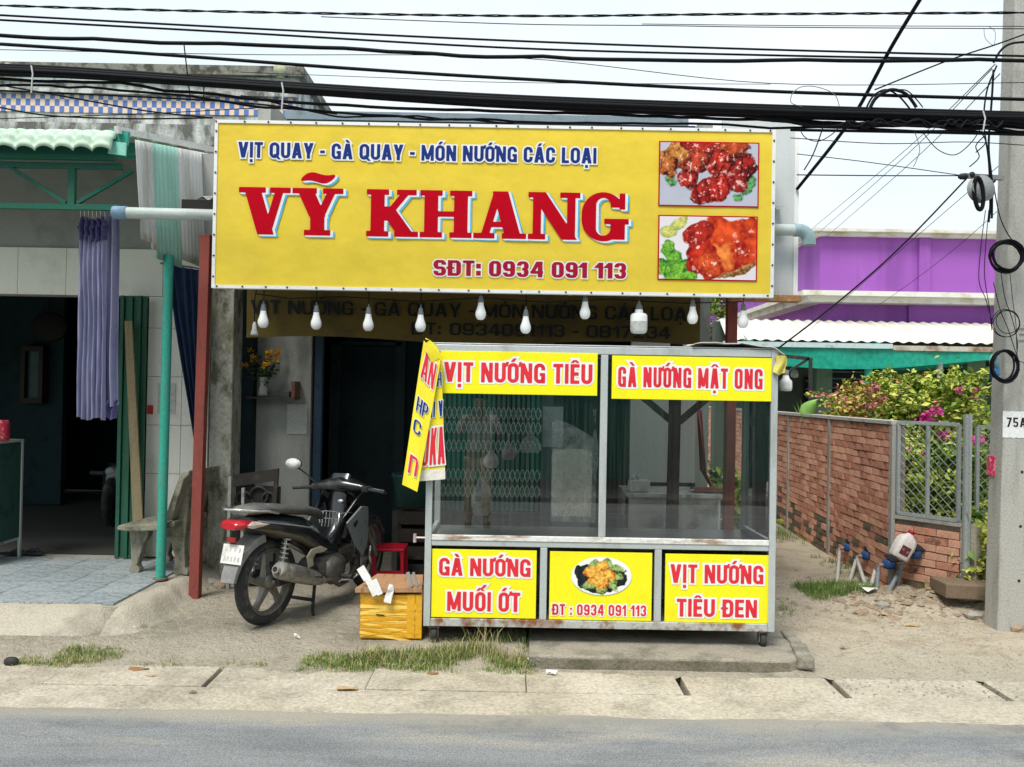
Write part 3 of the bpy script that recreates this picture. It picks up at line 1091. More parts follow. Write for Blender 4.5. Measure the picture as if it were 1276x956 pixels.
# ------------------------------------------------------------------ the duck shop building behind the sign
SY = 7.5
shop = thing('shop_building', 'grey grill shop with dark open front beneath and behind the big yellow sign', 'shop', (0, SY, 0))
M_shopgrey = mat('shop_plaster', (.40, .41, .38), .9, col2=(.22, .23, .21), scale=3, amt=.8, streak=(1, 1, .35), bump=.1, fine=.08, col3=(.31, .32, .29))
M_shopdark = mat('dark_teal_wall', (.014, .026, .030), .85, col2=(.010, .016, .018), scale=2)  # even near-black teal for the inner walls
XL, XR = pt(287, 500, SY).x, pt(868, 500, 8.3).x
top_z = pt(650, 145, 8.5).z
MB().box(-2.35, 8.5, top_z - .09, pt(858, 150, 8.5).x, 13.0, top_z + .02).build('roof_slab', mat('slate_grey_roof', (.22, .28, .32), .7, col2=(.16, .2, .23), scale=8), shop)
MB().box(-2.42, SY + .35, 0, -2.30, 12.8, top_z - .1).build('side_wall', M_shopgrey, shop)
MB().box(XR - .02, 8.3, 0, XR + .12, 12.8, top_z - .1).build('side_wall', M_shopgrey, shop)
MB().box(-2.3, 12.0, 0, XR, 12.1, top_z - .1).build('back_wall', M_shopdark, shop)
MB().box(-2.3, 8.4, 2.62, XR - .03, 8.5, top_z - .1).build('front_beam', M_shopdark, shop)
fw0, fw1 = pt(310, 500, SY + .1), pt(387, 500, SY + .1)
MB().box(fw0.x, SY + .1, 0, fw1.x, SY + .22, 2.75).build('front_wall', M_shopgrey, shop)
MB().box(fw1.x + .02, SY + .14, 0, fw1.x + .09, SY + .22, 2.5).build('door_frame', mat('dark_blue_frame', (.03, .06, .09), .5), shop)
dfy = SY + 1.0
for a_, b_, c_, d_ in ((412, 425, 418, 700), (412, 425, 500, 431), (494, 425, 500, 700)):
    A_, B_ = pt(a_, b_, dfy), pt(c_, d_, dfy)
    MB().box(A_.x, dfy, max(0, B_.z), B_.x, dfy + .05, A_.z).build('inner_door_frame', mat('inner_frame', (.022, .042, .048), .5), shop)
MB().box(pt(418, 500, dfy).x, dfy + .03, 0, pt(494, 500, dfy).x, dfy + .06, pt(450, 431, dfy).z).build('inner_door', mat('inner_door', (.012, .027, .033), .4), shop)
A_, B_ = pt(500, 425, dfy), pt(545, 700, dfy)
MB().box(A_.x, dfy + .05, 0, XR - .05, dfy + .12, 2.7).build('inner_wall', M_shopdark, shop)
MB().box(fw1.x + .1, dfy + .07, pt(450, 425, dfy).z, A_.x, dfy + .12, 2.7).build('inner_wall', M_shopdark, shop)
# pale wall panel on the right side with a dark counter below
A_, B_ = pt(786, 480, 8.2), pt(868, 602, 8.2)
MB().box(A_.x, 8.2, B_.z, XR - .03, 8.26, 2.7).build('wall_panel', mat('pale_panel', (.55, .56, .52), .8, col2=(.42, .43, .4), scale=2), shop)
MB().box(A_.x, 8.18, 0, XR - .03, 8.24, B_.z - .002).build('wall_base', M_shopdark, shop)
# porch roof over the pavement: ribbed tin
pr = MB()
def prf(u, v):
    x = -2.28 + u * 4.2
    return (x, 5.98 + v * 2.5, 2.95 + v * .62 + .012 * math.sin(x * 2 * PI / .09))
pr.grid(prf, 380, 3)
pr.build('porch_roof', mat('dull_tin', (.28, .29, .28), .5, metal=.3, col2=(.2, .15, .1), scale=4), shop, solid=.002)
for yy in (6.3, 7.1, 7.9):
    MB().box(-2.5, yy, 2.95 - .08 + (yy - 5.98) * .248 - .075, 1.9, yy + .04, 2.95 + (yy - 5.98) * .248 - .02).build('purlin', M_dark, shop)
# concrete pillar
pa, pb_ = pt(257, 700, 7.0), pt(285, 700, 7.0)
MB().box(pa.x, 7.0, 0, pb_.x, 7.24, 3.3).build('concrete_pillar', mat('mossy_pillar', (.36, .355, .31), .9, col2=(.13, .13, .10), scale=9, amt=.9, streak=(1, 1, .5), bump=.5, bscale=45, fine=.2, col3=(.25, .25, .16)), shop, bevel=.01)
# red posts carrying the sign
M_red = mat('red_oxide_paint', (.24, .060, .048), .6, col2=(.15, .055, .04), scale=12, amt=.5, streak=(1, 1, .3), fine=.1)
rp0 = gz(245, 745, 0)
rpo = MB().bar((rp0.x, 6.4, 0), (rp0.x + .03, 6.4, 2.76), .075, .075)
rpo.build('steel_post', M_red, shop, bevel=.004)
rx = pt(908, 600, 6.4).x
MB().bar((rx, 6.4, 0), (rx + .005, 6.4, 3.45), .075, .075).build('steel_post', M_red, shop, bevel=.004)
MB().box(rp0.x + .15, 6.37, 3.35, rx, 6.43, 3.45).build('steel_beam', M_red, shop)
# slanting tin flap edge at the right side of the shop
fl = MB().prism([pt(868, 508, 8.0), pt(874, 512, 8.0), pt(880, 590, 7.4), pt(898, 622, 7.2), pt(893, 622, 7.2), pt(872, 585, 7.6)], (.01, .02, 0))
fl.build('tin_flap', M_red, shop)

# solid scissor gate added behind the glass for a reflected one, on an added wall
GY = 7.62
gate = thing('reflection_stand_in_gate', 'green folding scissor gate with pale lattice rows, added to stand for a reflection in the left glass pane', 'gate', (pt(610, 600, GY).x, GY, .4))
M_gate = mat('green_gate_paint', (.035, .21, .155), .5, col2=(.025, .15, .11), scale=10)
M_latt = mat('pale_lattice', (.52, .64, .59), .5, col2=(.38, .48, .44), scale=20)
gx0, gx1 = pt(541, 560, GY).x, pt(676, 560, GY).x
gzb, gzt = pt(610, 636, GY).z, 2.25
ns = 22
for i in range(ns + 1):
    x = gx0 + (gx1 - gx0) * i / ns
    MB().box(x - .013, GY - .01, gzb, x + .013, GY + .02, gzt).build('slat', M_gate, gate)
MB().box(gx0 - .02, GY + .025, gzb, gx1 + .02, GY + .04, gzt).build('backing_sheet', mat('dark_green_backing', (.01, .055, .045), .6), gate)
for py in (515, 533, 556, 592, 612):
    z = pt(610, py, GY).z
    for i in range(0, ns, 1):
        x = gx0 + (gx1 - gx0) * i / ns
        w = (gx1 - gx0) / ns
        for s_ in (-1, 1):
            q = MB()
            arc = [(x + w * t_, GY - .016 - .003 * s_, z + s_ * .055 * (math.cos(PI * t_))) for t_ in (0, .2, .4, .6, .8, 1)]
            q.tube(arc, .0045, 4)
            q.build('lattice_bar', M_latt, gate)
tag(MB().box(gx0 - .35, GY - .12, 0, gx1 + .9, GY - .02, gzb - .004).build('added_dwarf_wall', mat('dark_gate_base', (.10, .10, .085), .9, col2=(.06, .06, .05), scale=5)), 'low dark wall added under the gate that stands for a reflection', 'wall')

# ------------------------------------------------------------------ printed food pictures
def srgb(c):
    c = np.asarray(c, float) / 255.0
    return np.where(c <= .04045, c / 12.92, ((c + .055) / 1.055) ** 2.4)

def vnoise(nx, ny, cells, seed):
    r = np.random.RandomState(seed)
    gy, gx = max(2, int(cells * ny / nx)), cells
    g = r.rand(gy + 2, gx + 2)
    y = np.linspace(0, gy, ny)
    x = np.linspace(0, gx, nx)
    yi, xi = np.minimum(y.astype(int), gy), np.minimum(x.astype(int), gx)
    fy, fx = (y - yi)[:, None], (x - xi)[None, :]
    fy, fx = fy * fy * (3 - 2 * fy), fx * fx * (3 - 2 * fx)
    a, b = g[yi][:, xi], g[yi][:, xi + 1]
    c, d = g[yi + 1][:, xi], g[yi + 1][:, xi + 1]
    return (a * (1 - fx) + b * fx) * (1 - fy) + (c * (1 - fx) + d * fx) * fy

def nz_(nx, ny, cells, seed):
    return .5 * vnoise(nx, ny, cells, seed) + .3 * vnoise(nx, ny, cells * 2, seed + 1) + .2 * vnoise(nx, ny, cells * 4, seed + 2)

def paint_blob(im, cx, cy, rx, ry, ang, lo, hi, nx, ny, seed, cells=14, edge=.12, stripes=0.0, gloss=.0):
    Y, X = np.mgrid[0:ny, 0:nx]
    x, y = X / nx - cx, (Y / ny - cy) * (ny / nx)
    c, s = math.cos(ang), math.sin(ang)
    u, v = (x * c + y * s) / rx, (-x * s + y * c) / ry
    n = .55 * nz_(nx, ny, cells, seed) + .45 * nz_(nx, ny, cells * 3, seed + 77)
    d = np.sqrt(u * u + v * v) + (nz_(nx, ny, max(5, cells // 2), seed + 31) - .5) * .8
    a = np.clip((1 - d) / edge, 0, 1)[..., None]
    sh = np.clip(1.05 - d, 0, 1) ** .6 * .8 + (n - .5) * 2.6 + v * .22
    if stripes:
        sh = sh - .55 * (np.abs(np.sin(u * stripes + n * 3)) < .28)
    sh = np.clip(sh, 0, 1)[..., None]
    col = srgb(lo) * (1 - sh) + srgb(hi) * sh
    if gloss:
        n2 = nz_(nx, ny, cells * 2, seed + 9)
        gm = np.clip((n2 + .5 * (n - .5) - (.70 - gloss * .10)) * 12, 0, 1)[..., None] * np.clip(1.2 - d, 0, 1)[..., None] * .85
        col = col * (1 - gm) + srgb((250, 225, 215)) * gm
    im[:] = im * (1 - a) + col * a

def food_grill(nx, ny):
    im = np.zeros((ny, nx, 3)) + srgb((186, 190, 205))
    im *= (1 + .12 * (nz_(nx, ny, 5, 3) - .5))[..., None]
    G = ((20, 70, 35), (120, 190, 120))
    for k, (x, y) in enumerate(((.12, .36), (.10, .42), (.92, .35), (.88, .25), (.80, .13), (.93, .42))):
        paint_blob(im, x, y, .06, .055, .4, *G, nx, ny, 30 + k, 40, .3)
    Dk, Rd, Or = (70, 10, 12), (205, 50, 38), (225, 130, 60)
    P = [(.20, .82, .22, .13, .5, (110, 45, 20), (220, 150, 70)), (.45, .90, .22, .10, -.2, Dk, Rd), (.72, .88, .20, .10, .2, Dk, (215, 90, 45)),
         (.10, .62, .12, .10, .8, Dk, Or), (.86, .62, .15, .14, -.1, (50, 12, 12), (190, 40, 38)), (.36, .66, .18, .12, .6, Dk, (215, 80, 50)),
         (.60, .66, .17, .15, -.4, Dk, (215, 55, 40)), (.28, .42, .12, .12, .9, Dk, Rd), (.76, .36, .14, .10, -.7, Dk, (190, 45, 45)),
         (.54, .24, .25, .14, .25, (95, 10, 14), (215, 50, 40))]
    for k, p in enumerate(P):
        paint_blob(im, p[0], p[1], p[2], p[3], p[4], p[5], p[6], nx, ny, 50 + k * 7, 16, .08, stripes=7 if k in (4, 9, 6) else 0, gloss=.6)
    return im

def food_duck(nx, ny):
    im = np.zeros((ny, nx, 3)) + srgb((232, 226, 232))
    for k, (x, y, r) in enumerate(((.08, .75, .10), (.20, .88, .10), (.55, .95, .08), (.10, .45, .12), (.16, .30, .13), (.08, .18, .14), (.26, .18, .12), (.30, .06, .12), (.16, .08, .14))):
        lo, hi = ((30, 110, 40), (150, 215, 70)) if k > 2 else ((150, 170, 90), (235, 225, 130))
        paint_blob(im, x, y, r, r * .7, .6 * k, lo, hi, nx, ny, 90 + k * 3, 22, .15)
    paint_blob(im, .80, .22, .34, .10, .45, (120, 70, 30), (225, 180, 120), nx, ny, 130, 20, .1)
    paint_blob(im, .72, .60, .34, .27, .25, (150, 12, 14), (248, 92, 40), nx, ny, 140, 7, .06, gloss=.25)
    paint_blob(im, .62, .34, .22, .18, .4, (190, 40, 20), (255, 150, 70), nx, ny, 150, 8, .25)
    paint_blob(im, .42, .42, .16, .20, -.5, (130, 10, 12), (230, 60, 36), nx, ny, 160, 10, .08, gloss=.3)
    paint_blob(im, .40, .74, .18, .12, .35, (120, 14, 14), (205, 50, 34), nx, ny, 170, 12, .08, gloss=.3)
    paint_blob(im, .52, .22, .12, .16, .9, (150, 20, 14), (240, 100, 50), nx, ny, 180, 12, .1, gloss=.3)
    return im

def food_bowl(nx, ny):
    im = np.zeros((ny, nx, 3)) + srgb((236, 238, 235))
    paint_blob(im, .5, .48, .42, .27, 0, (22, 26, 30), (40, 46, 50), nx, ny, 200, 8, .03)
    for k, (x, y, r) in enumerate(((.3, .25, .14), (.5, .18, .15), (.7, .28, .14), (.78, .5, .12), (.35, .78, .12), (.6, .82, .12), (.75, .70, .12))):
        paint_blob(im, x, y, r, r * .6, k, (30, 60, 30), (175, 205, 120), nx, ny, 210 + k, 30, .3)
    for k, (x, y, r) in enumerate(((.36, .6, .17), (.5, .72, .15), (.5, .42, .2), (.64, .56, .14), (.34, .38, .10))):
        paint_blob(im, x, y, r, r * .65, k * .8, (170, 70, 25), (252, 205, 90), nx, ny, 230 + k, 24, .2)
    return im

def picture(name, im, mp, w, h, parent, oval=False):
    """a flat print: im rows run from the bottom up"""
    ny, nx, _ = im.shape
    vs, fs = [], []
    for j in range(ny):
        for i in range(nx):
            vs.append(mp(w * i / (nx - 1), h * j / (ny - 1), .003))
    for j in range(ny - 1):
        for i in range(nx - 1):
            if oval and ((i + .5) / (nx - 1) - .5) ** 2 + ((j + .5) / (ny - 1) - .5) ** 2 > .25:
                continue
            a = j * nx + i
            fs.append((a, a + 1, a + nx + 1, a + nx))
    mb = MB()
    mb.add(vs, fs)
    o = mb.build(name, print_mat(), parent)
    at = o.data.color_attributes.new('Col', 'FLOAT_COLOR', 'POINT')
    col = np.ones((len(o.data.vertices), 4))
    col[:, :3] = im.reshape(-1, 3)
    at.data.foreach_set('color', col.ravel())
    return o

# ------------------------------------------------------------------ the big yellow sign
M_sy = mat('sign_yellow_vinyl', (.80, .60, .045), .42, col2=(.78, .58, .05), scale=1.4, amt=.6, fine=.04, bump=1.0, bscale=5, col3=(.81, .63, .07), spec=.35, streak=(1, 1, .5))
M_wh = mat('white_print', (.82, .84, .84), .5, col2=(.74, .75, .74), fine=.03)
M_blue = mat('blue_print', (.006, .03, .21), .5, fine=.05)
M_lblue = mat('light_blue_print', (.10, .50, .80), .5, fine=.05)
M_redp = mat('red_print', (.50, .002, .014), .55, spec=.05, col2=(.45, .002, .012), fine=.05)
M_maroon = mat('maroon_print', (.40, .003, .028), .45, fine=.05)
GYs = 5.85
sTL, sTR, sBL, sBR = pt(267, 151, GYs), pt(968, 160, GYs), pt(265, 359, GYs), pt(962, 371, GYs)
sx0, sx1 = (sTL.x + sBL.x) / 2, (sTR.x + sBR.x) / 2
sz0, sz1 = (sBL.z + sBR.z) / 2, (sTL.z + sTR.z) / 2
sign = thing('shop_sign', 'long yellow sign reading VỸ KHANG in red letters with two roast poultry pictures', 'sign', ((sx0 + sx1) / 2, GYs, sz0))
# vinyl sheet, slightly rippled, stretched on a frame
sh_ = MB()
def sfn(u, v):
    x, z = sx0 + .022 + (sx1 - sx0 - .044) * u, sz0 + .022 + (sz1 - sz0 - .044) * v
    e = min(u, 1 - u, v, 1 - v)
    return (x, GYs + (.0022 * fbm(x * 3 + z * 2, z * 3.5) + .0012 * fbm(x * 9, z * 2)) * min(1, e * 12) , z)
sh_.grid(sfn, 180, 56)
sh_.build('vinyl_face', M_sy, sign)
MB().box(sx0, GYs + .008, sz0, sx1, GYs + .05, sz1).build('backing_board', M_wh, sign)
for (a, b, c, d) in ((sx0, sz1 - .022, sx1, sz1), (sx0, sz0, sx1, sz0 + .022), (sx0, sz0 + .022, sx0 + .022, sz1 - .022), (sx1 - .022, sz0 + .022, sx1, sz1 - .022)):
    MB().box(a, GYs - .008, b, c, GYs + .007, d).build('edge_strip', M_wh, sign)
M_screw = mat('dark_screw', (.05, .05, .05), .5, metal=.5)
sc_me = MB().cyl((0, -.004, 0), (0, .002, 0), .007, 6).mesh('screw')
sc_me.materials.append(M_screw)
for i in range(23):
    for zz_, yy_ in ((sz1 - .012, GYs - .009), (sz0 + .012, GYs - .009)):
        o = bpy.data.objects.new('screw', sc_me)
        o.location = Vector((sx0 + .03 + (sx1 - sx0 - .06) * i / 22 + RN.uniform(-.03, .03), yy_, zz_)) - sign.location
        COL.objects.link(o)
        o.parent = sign
for i in range(8):
    for x_ in (sx0 + .012, sx1 - .012):
        o = bpy.data.objects.new('screw', sc_me)
        o.location = Vector((x_, GYs - .009, sz0 + .08 + (sz1 - sz0 - .16) * i / 7)) - sign.location
        COL.objects.link(o)
        o.parent = sign

def tmap(px, py, Y, dy=0.0):
    """print origin at a pixel"""
    o = pt(px, py, Y)
    return lambda u, v, lift: (o.x + u, o.y - .0055 - lift, o.z + v)

def span(px0, py0, px1, Y):
    # width in metres between two pixels on the same upright plane
    return pt(px1, py0, Y).x - pt(px0, py0, Y).x

PXM = FOC / GYs
text_part('VỊT QUAY - GÀ QUAY - MÓN NƯỚNG CÁC LOẠI', span(297, 198, 743, GYs), 19.5 / PXM, tmap(297, 196.5, GYs), sign,
          [('lettering_outline', M_wh, .010, .001, 0, 0), ('lettering', M_blue, .0, .0025, 0, 0)], t=.19, h=.165, res=34, gap=.10)
text_part('VỸ KHANG', span(297, 296, 783, GYs), 59 / PXM, tmap(297, 292, GYs), sign,
          [('letter_shadow', M_lblue, .003, .001, .027, -.014), ('letter_shadow', M_wh, .004, .0022, .014, -.007), ('lettering', M_redp, .0, .0036, 0, 0)],
          slab=True, t=.29, h=.115, res=64, gap=.035)
text_part('SĐT: 0934 091 113', span(541, 345, 781, GYs), 19.5 / PXM, tmap(540, 343.5, GYs), sign,
          [('lettering_outline', M_wh, .009, .001, 0, 0), ('lettering', M_maroon, .0, .0025, 0, 0)], t=.215, h=.16, res=36, gap=.11)
for nm, fn_, (a, b, c, d) in (('grilled_chicken_picture', food_grill, (820, 176, 946, 257)), ('roast_duck_picture', food_duck, (819, 268, 944, 349))):
    A_, B_ = pt(a, d, GYs), pt(c, b, GYs)
    w_, h_ = B_.x - A_.x, pt(a, b, GYs).z - A_.z
    MB().box(A_.x, GYs - .0065, A_.z, A_.x + w_, GYs - .0042, A_.z + h_).build('picture_border', M_redp, sign)
    im = fn_(250, 162)
    A2 = A_ + Vector((.009, 0, .009))
    picture(nm, im, (lambda A2: (lambda u, v, l_: (A2.x + u, A2.y - .0055 - l_, A2.z + v)))(A2), w_ - .018, h_ - .018, sign)
# grey-white board that sticks out behind the sign on the right
bp0, bp1 = pt(955, 150, 6.12), pt(993, 369, 6.12)
MB().box(sx1 - .30, 6.12, bp1.z, bp1.x, 6.16, bp0.z).build('back_board', mat('weathered_white_sheet', (.60, .64, .65), .5, col2=(.48, .52, .52), scale=3, streak=(1, 1, .2), fine=.04), sign, bevel=.003)
MB().box(bp1.x - .03, 6.112, bp1.z + .002, bp1.x + .002, 6.119, bp0.z).build('board_trim', M_wh, sign)
for x_ in (sx0 + .1, sx0 + 1.3, sx0 + 2.5, sx1 - .15):
    MB().bar((x_, GYs + .07, sz0 - .0), (x_, GYs + .07, sz1), .03, .03).build('frame_tube', mat('zinc', (.35, .36, .36), .5, metal=.4), sign)
for z_ in (sz0 + .03, sz1 - .05):
    MB().bar((sx0, GYs + .10, z_), (sx1 - .03, GYs + .10, z_), .03, .03).build('frame_tube', MATS['zinc'], sign)
MB().box(bp1.x - .5, 6.02, bp1.z - .05, bp1.x, 6.12, bp1.z - .006).build('sill_plate', MATS['rust'], sign)

# ------------------------------------------------------------------ long PVC pipe passing behind the sign
M_pvc = mat('grey_pvc', (.50, .57, .57), .42, col2=(.40, .44, .42), scale=6, amt=.6, streak=(.4, 1, 1), fine=.05, col3=(.42, .50, .40))
M_pvcb = mat('bluish_pvc', (.30, .42, .46), .4, col2=(.24, .34, .36), scale=8)
pa_, pb2 = pt(142, 265, 6.0), pt(995, 287, 6.0)
pipe = thing('drain_pipe', 'thick grey plastic pipe running level behind the yellow sign, with an elbow at the right', 'pipe', pa_)
MB().cyl(pa_, pb2, .041, 20).build('pipe_length', M_pvc, pipe)
MB().lathe(pa_ - Vector((.004, 0, 0)), [(.030, .012), (.045, .0), (.047, .01), (.047, .10), (.042, .10)], 20, (1, 0, 0)).build('pipe_collar', mat('blue_pvc', (.22, .36, .50), .4), pipe)
el = [pb2 + Vector((-.03 + .0, 0, 0))] + [pb2 + Vector((.075 * math.sin(a), 0, -.075 + .075 * math.cos(a))) for a in [PI / 2 * k / 8 for k in range(9)]] + [pb2 + Vector((.075, 0, -.105))]
MB().tube(el, .047, 20).build('pipe_elbow', M_pvcb, pipe)

# ------------------------------------------------------------------ bulbs under the sign
M_bulb = mat('white_bulb', (.80, .82, .82), .25, col2=(.74, .76, .76), fine=.02)
M_sock = mat('grey_socket', (.16, .17, .17), .5)
M_wire = mat('black_cable', (.006, .007, .009), .6, col2=(.010, .010, .010), fine=.1, spec=.12)
BY = 5.93
bulbs = [(328, 398, 'first bulb from the left, hanging beside an empty plug socket'), (394, 400, 'second bulb from the left in the row under the sign'),
         (459, 402, 'third bulb from the left in the row under the sign'), (524, 403, 'fourth bulb from the left, just above the draped banner'),
         (599, 388, 'short hung bulb high under the sign, fifth from the left'), (655, 405, 'lowest hung bulb, near the middle of the cart'),
         (729, 387, 'short hung bulb just left of the big capsule bulb'), (863, 393, 'short hung bulb just right of the big capsule bulb'),
         (926, 398, 'rightmost bulb under the sign, in front of the white awning')]
proto = None
for px, py, lb in bulbs:
    c = pt(px, py, BY)
    if proto is None:
        t_ = thing('light_bulb', lb, 'light bulb', c, 'bulbs hanging under the sign')
        MB().lathe((0, 0, 0), [(.001, -.062), (.018, -.060), (.031, -.048), (.0375, -.028), (.037, -.008), (.028, .018), (.021, .045), (.0195, .062)], 20).build('globe', M_bulb, t_, local=True)
        MB().lathe((0, 0, 0), [(.0205, .060), (.0205, .078), (.016, .084), (.015, .105), (.006, .112), (.004, .13)], 14).build('socket', M_sock, t_, local=True)
        proto = t_
        b_ = t_
    else:
        b_ = copy_thing(proto, c, lb)
    # its own hanging wire, as long as it needs to be
    wl2 = sz0 + .0 - c.z - .12
    m = MB().tube([(0, 0, .12), (0.002, 0, .12 + wl2 * .5), (0, 0, .13 + wl2 + .02)], .0035, 6)
    m.build('wire', M_wire, b_, local=True)
c = pt(796, 401, BY)
t_ = thing('light_bulb', 'big capsule shaped bulb with a grey lower half under the sign', 'light bulb', c, 'bulbs hanging under the sign')
MB().lathe((0, 0, 0), [(.001, -.085), (.04, -.084), (.055, -.074), (.060, -.055), (.060, .0)], 24).build('globe', mat('grey_bulb', (.55, .57, .55), .3), t_, local=True)
MB().lathe((0, 0, 0), [(.0605, .0), (.060, .04), (.052, .055), (.030, .062), (.027, .085)], 24).build('bulb_body', M_bulb, t_, local=True)
MB().lathe((0, 0, 0), [(.024, .084), (.024, .105), (.018, .115), (.004, .15)], 14).build('socket', M_sock, t_, local=True)
c = pt(317, 410, BY)
t_ = thing('plug_socket', 'small pale plug socket dangling on a wire at the left below the sign', 'socket', c)
MB().lathe((0, 0, 0), [(.006, .05), (.014, .03), (.016, .0), (.026, -.03), (.026, -.045), (.001, -.045)], 12).build('plug', mat('dusty_plug', (.4, .42, .42), .5), t_, local=True)
MB().tube([(0, 0, .05), (-.004, 0, .2), (.01, 0, sz0 - c.z + .01)], .004, 6).build('wire', M_wire, t_, local=True)
q = [pt(px, py, BY + .03) for px, py in ((318, 366), (360, 372), (430, 370), (520, 376), (600, 371), (680, 377), (760, 373), (850, 378), (927, 376))]
tag(MB().tube(q, .004, 5).build('bulb_string_cable', M_wire), 'thin black cable strung along under the sign that feeds the bulbs', 'cable')

# ------------------------------------------------------------------ second banner in the shade
B2 = 6.75
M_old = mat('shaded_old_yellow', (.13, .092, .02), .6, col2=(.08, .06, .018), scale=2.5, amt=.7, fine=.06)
M_oldt = mat('faded_black_print', (.012, .015, .018), .5)
old = thing('old_banner', 'older brownish yellow shop banner hanging in the shade under the main sign', 'banner', pt(580, 424, B2))
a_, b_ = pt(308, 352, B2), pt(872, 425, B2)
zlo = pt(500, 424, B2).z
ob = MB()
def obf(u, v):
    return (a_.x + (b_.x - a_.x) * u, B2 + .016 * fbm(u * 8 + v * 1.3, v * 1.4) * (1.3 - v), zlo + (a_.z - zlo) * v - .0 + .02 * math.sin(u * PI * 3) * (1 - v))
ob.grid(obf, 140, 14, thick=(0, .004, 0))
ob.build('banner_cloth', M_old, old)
def omap(px, py):
    o = pt(px, py, B2)
    return lambda u, v, l_: (o.x + u, o.y - .022 - l_, o.z + v)
text_part('VỊT NƯỚNG - GÀ QUAY - MÓN NƯỚNG CÁC LOẠI', span(313, 392, 862, B2), 17 / (FOC / B2), omap(313, 391), old, [('lettering', M_oldt, 0, .0, 0, 0)], t=.15, h=.13, res=24, gap=.12)
text_part('ĐT: 0934091113 - 0817234', span(513, 417, 835, B2), 15 / (FOC / B2), omap(513, 417), old, [('lettering', M_oldt, 0, .0, 0, 0)], t=.15, h=.13, res=24, gap=.12)
for x_ in (a_.x + .02, (a_.x + b_.x) / 2, b_.x - .02):
    MB().tube([(x_, B2 + .01, a_.z), (x_, B2 + .02, a_.z + .22)], .004, 5).build('tie_rope', M_wire, old)

# ------------------------------------------------------------------ the food cart
KY = 5.35
KD = .68
M_alu = mat('cart_aluminium', (.52, .56, .56), .38, metal=.25, col2=(.40, .43, .42), scale=7, amt=.5, streak=(1, 1, .2), fine=.06)
M_alu_r = mat('rusty_aluminium', (.50, .52, .50), .5, metal=.2, col2=(.25, .11, .05), scale=9, amt=.95, fine=.1)
M_cy = mat('cart_yellow_panel', (.88, .82, .02), .35, col2=(.80, .72, .02), scale=3, amt=.4, fine=.03)
M_cred = mat('cart_red_print', (.72, .035, .05), .45, col2=(.60, .02, .04), scale=5, fine=.06)
kx0, kx1 = -.535, 1.69
kz0, kz1 = .115, 1.905
kzm0, kzm1 = .625, .695
cart = thing('food_cart', 'glazed aluminium food cart on castors with yellow panels advertising grilled duck and chicken', 'food cart', ((kx0 + kx1) / 2, KY + KD / 2, 0))
P_ = .042
def kbar(x0, y0, z0, x1, y1, z1, m=M_alu, nm='frame_bar', bv=.004):
    return MB().box(x0, y0, z0, x1, y1, z1).build(nm, m, cart, bevel=bv)
yb0 = KY + KD - P_
for x_ in (kx0, kx1 - P_):
    kbar(x_, KY, kz0, x_ + P_, KY + P_, kz1, nm='corner_post')
    kbar(x_, yb0, kz0, x_ + P_, KY + KD, kz1, nm='corner_post')
    kbar(x_ + .004, KY + P_, kz1 - P_, x_ + P_ - .004, yb0, kz1 - .003)
    kbar(x_ + .004, KY + P_, kz0 + .003, x_ + P_ - .004, yb0, kz0 + P_)
    kbar(x_ + .004, KY + P_, kzm0 + .01, x_ + P_ - .004, yb0, kzm1 - .01)
xm_ = pt(752, 550, KY).x
for (z0_, z1_) in ((kz1 - .05, kz1 - .002), (kz0 + .001, kz0 + .05)):
    kbar(kx0 + P_ + .001, KY + .002, z0_, kx1 - P_ - .001, KY + P_ - .004, z1_, m=M_alu if z0_ > 1 else M_alu_r)
    kbar(kx0 + P_ + .001, yb0 + .002, z0_, kx1 - P_ - .001, KY + KD - .004, z1_)
kbar(kx0 + P_ + .001, KY + .003, kzm0, kx1 - P_ - .001, KY + P_ - .003, kzm0 + .035)
kbar(kx0 + P_ + .001, KY - .003, kzm0 + .0355, kx1 - P_ - .001, KY + P_ - .006, kzm1, m=mat('sill_rusty', (.72, .73, .70), .4, col2=(.30, .20, .13), scale=6, amt=.7, streak=(.6, 1, 3)))
kbar(xm_ - .023, KY + .004, kzm1 + .001, xm_ + .023, KY + P_ - .005, kz1 - .051, nm='mullion')
xd1, xd2 = pt(677, 730, KY).x, pt(820, 730, KY).x
for x_ in (xd1, xd2):
    kbar(x_ - .022, KY + .004, kz0 + .051, x_ + .022, KY + P_ - .005, kzm0 - .001, nm='mullion')
# inside back frame: an upright pair at the right end, as the glass lets one see
bx = pt(944, 600, KY + KD).x
kbar(bx - .015, yb0 + .001, kzm1, bx + .012, yb0 + .03, kz1 - .055, nm='inner_post', m=mat('dark_aluminium', (.20, .22, .22), .4, metal=.4))
kbar(bx + .013, yb0 + .004, 1.40, kx1 - P_ - .002, yb0 + .03, 1.425, m=MATS['dark_aluminium'])
# counter top and floor of the cabinet
kbar(kx0 + .01, KY + P_ + .002, kzm0 + .01, kx1 - .01, KY + KD - .01, kzm0 + .028, nm='counter_top', m=mat('counter_steel', (.42, .44, .43), .3, metal=.6, col2=(.3, .3, .28)))
kbar(kx0 + .01, KY + P_ + .002, kz0 + .004, kx1 - .01, KY + KD - .01, kz0 + .02, nm='cabinet_floor')
kbar(kx0 + .01, yb0 + .03, kz0 + .051, kx1 - .01, KY + KD - .006, kzm0 - .001, nm='back_panel')
for x_ in (kx0 + .015, kx1 - .021):
    kbar(x_, KY + P_ + .002, kz0 + .045, x_ + .006, yb0 - .002, kzm0 + .008, nm='side_panel', bv=0)
kbar(kx0 + .006, KY + .006, kz1 + .001, kx1 - .006, KY + KD - .006, kz1 + .009, nm='roof_sheet', m=mat('roof_sheet_grey', (.55, .58, .58), .5, col2=(.35, .35, .33), scale=3))
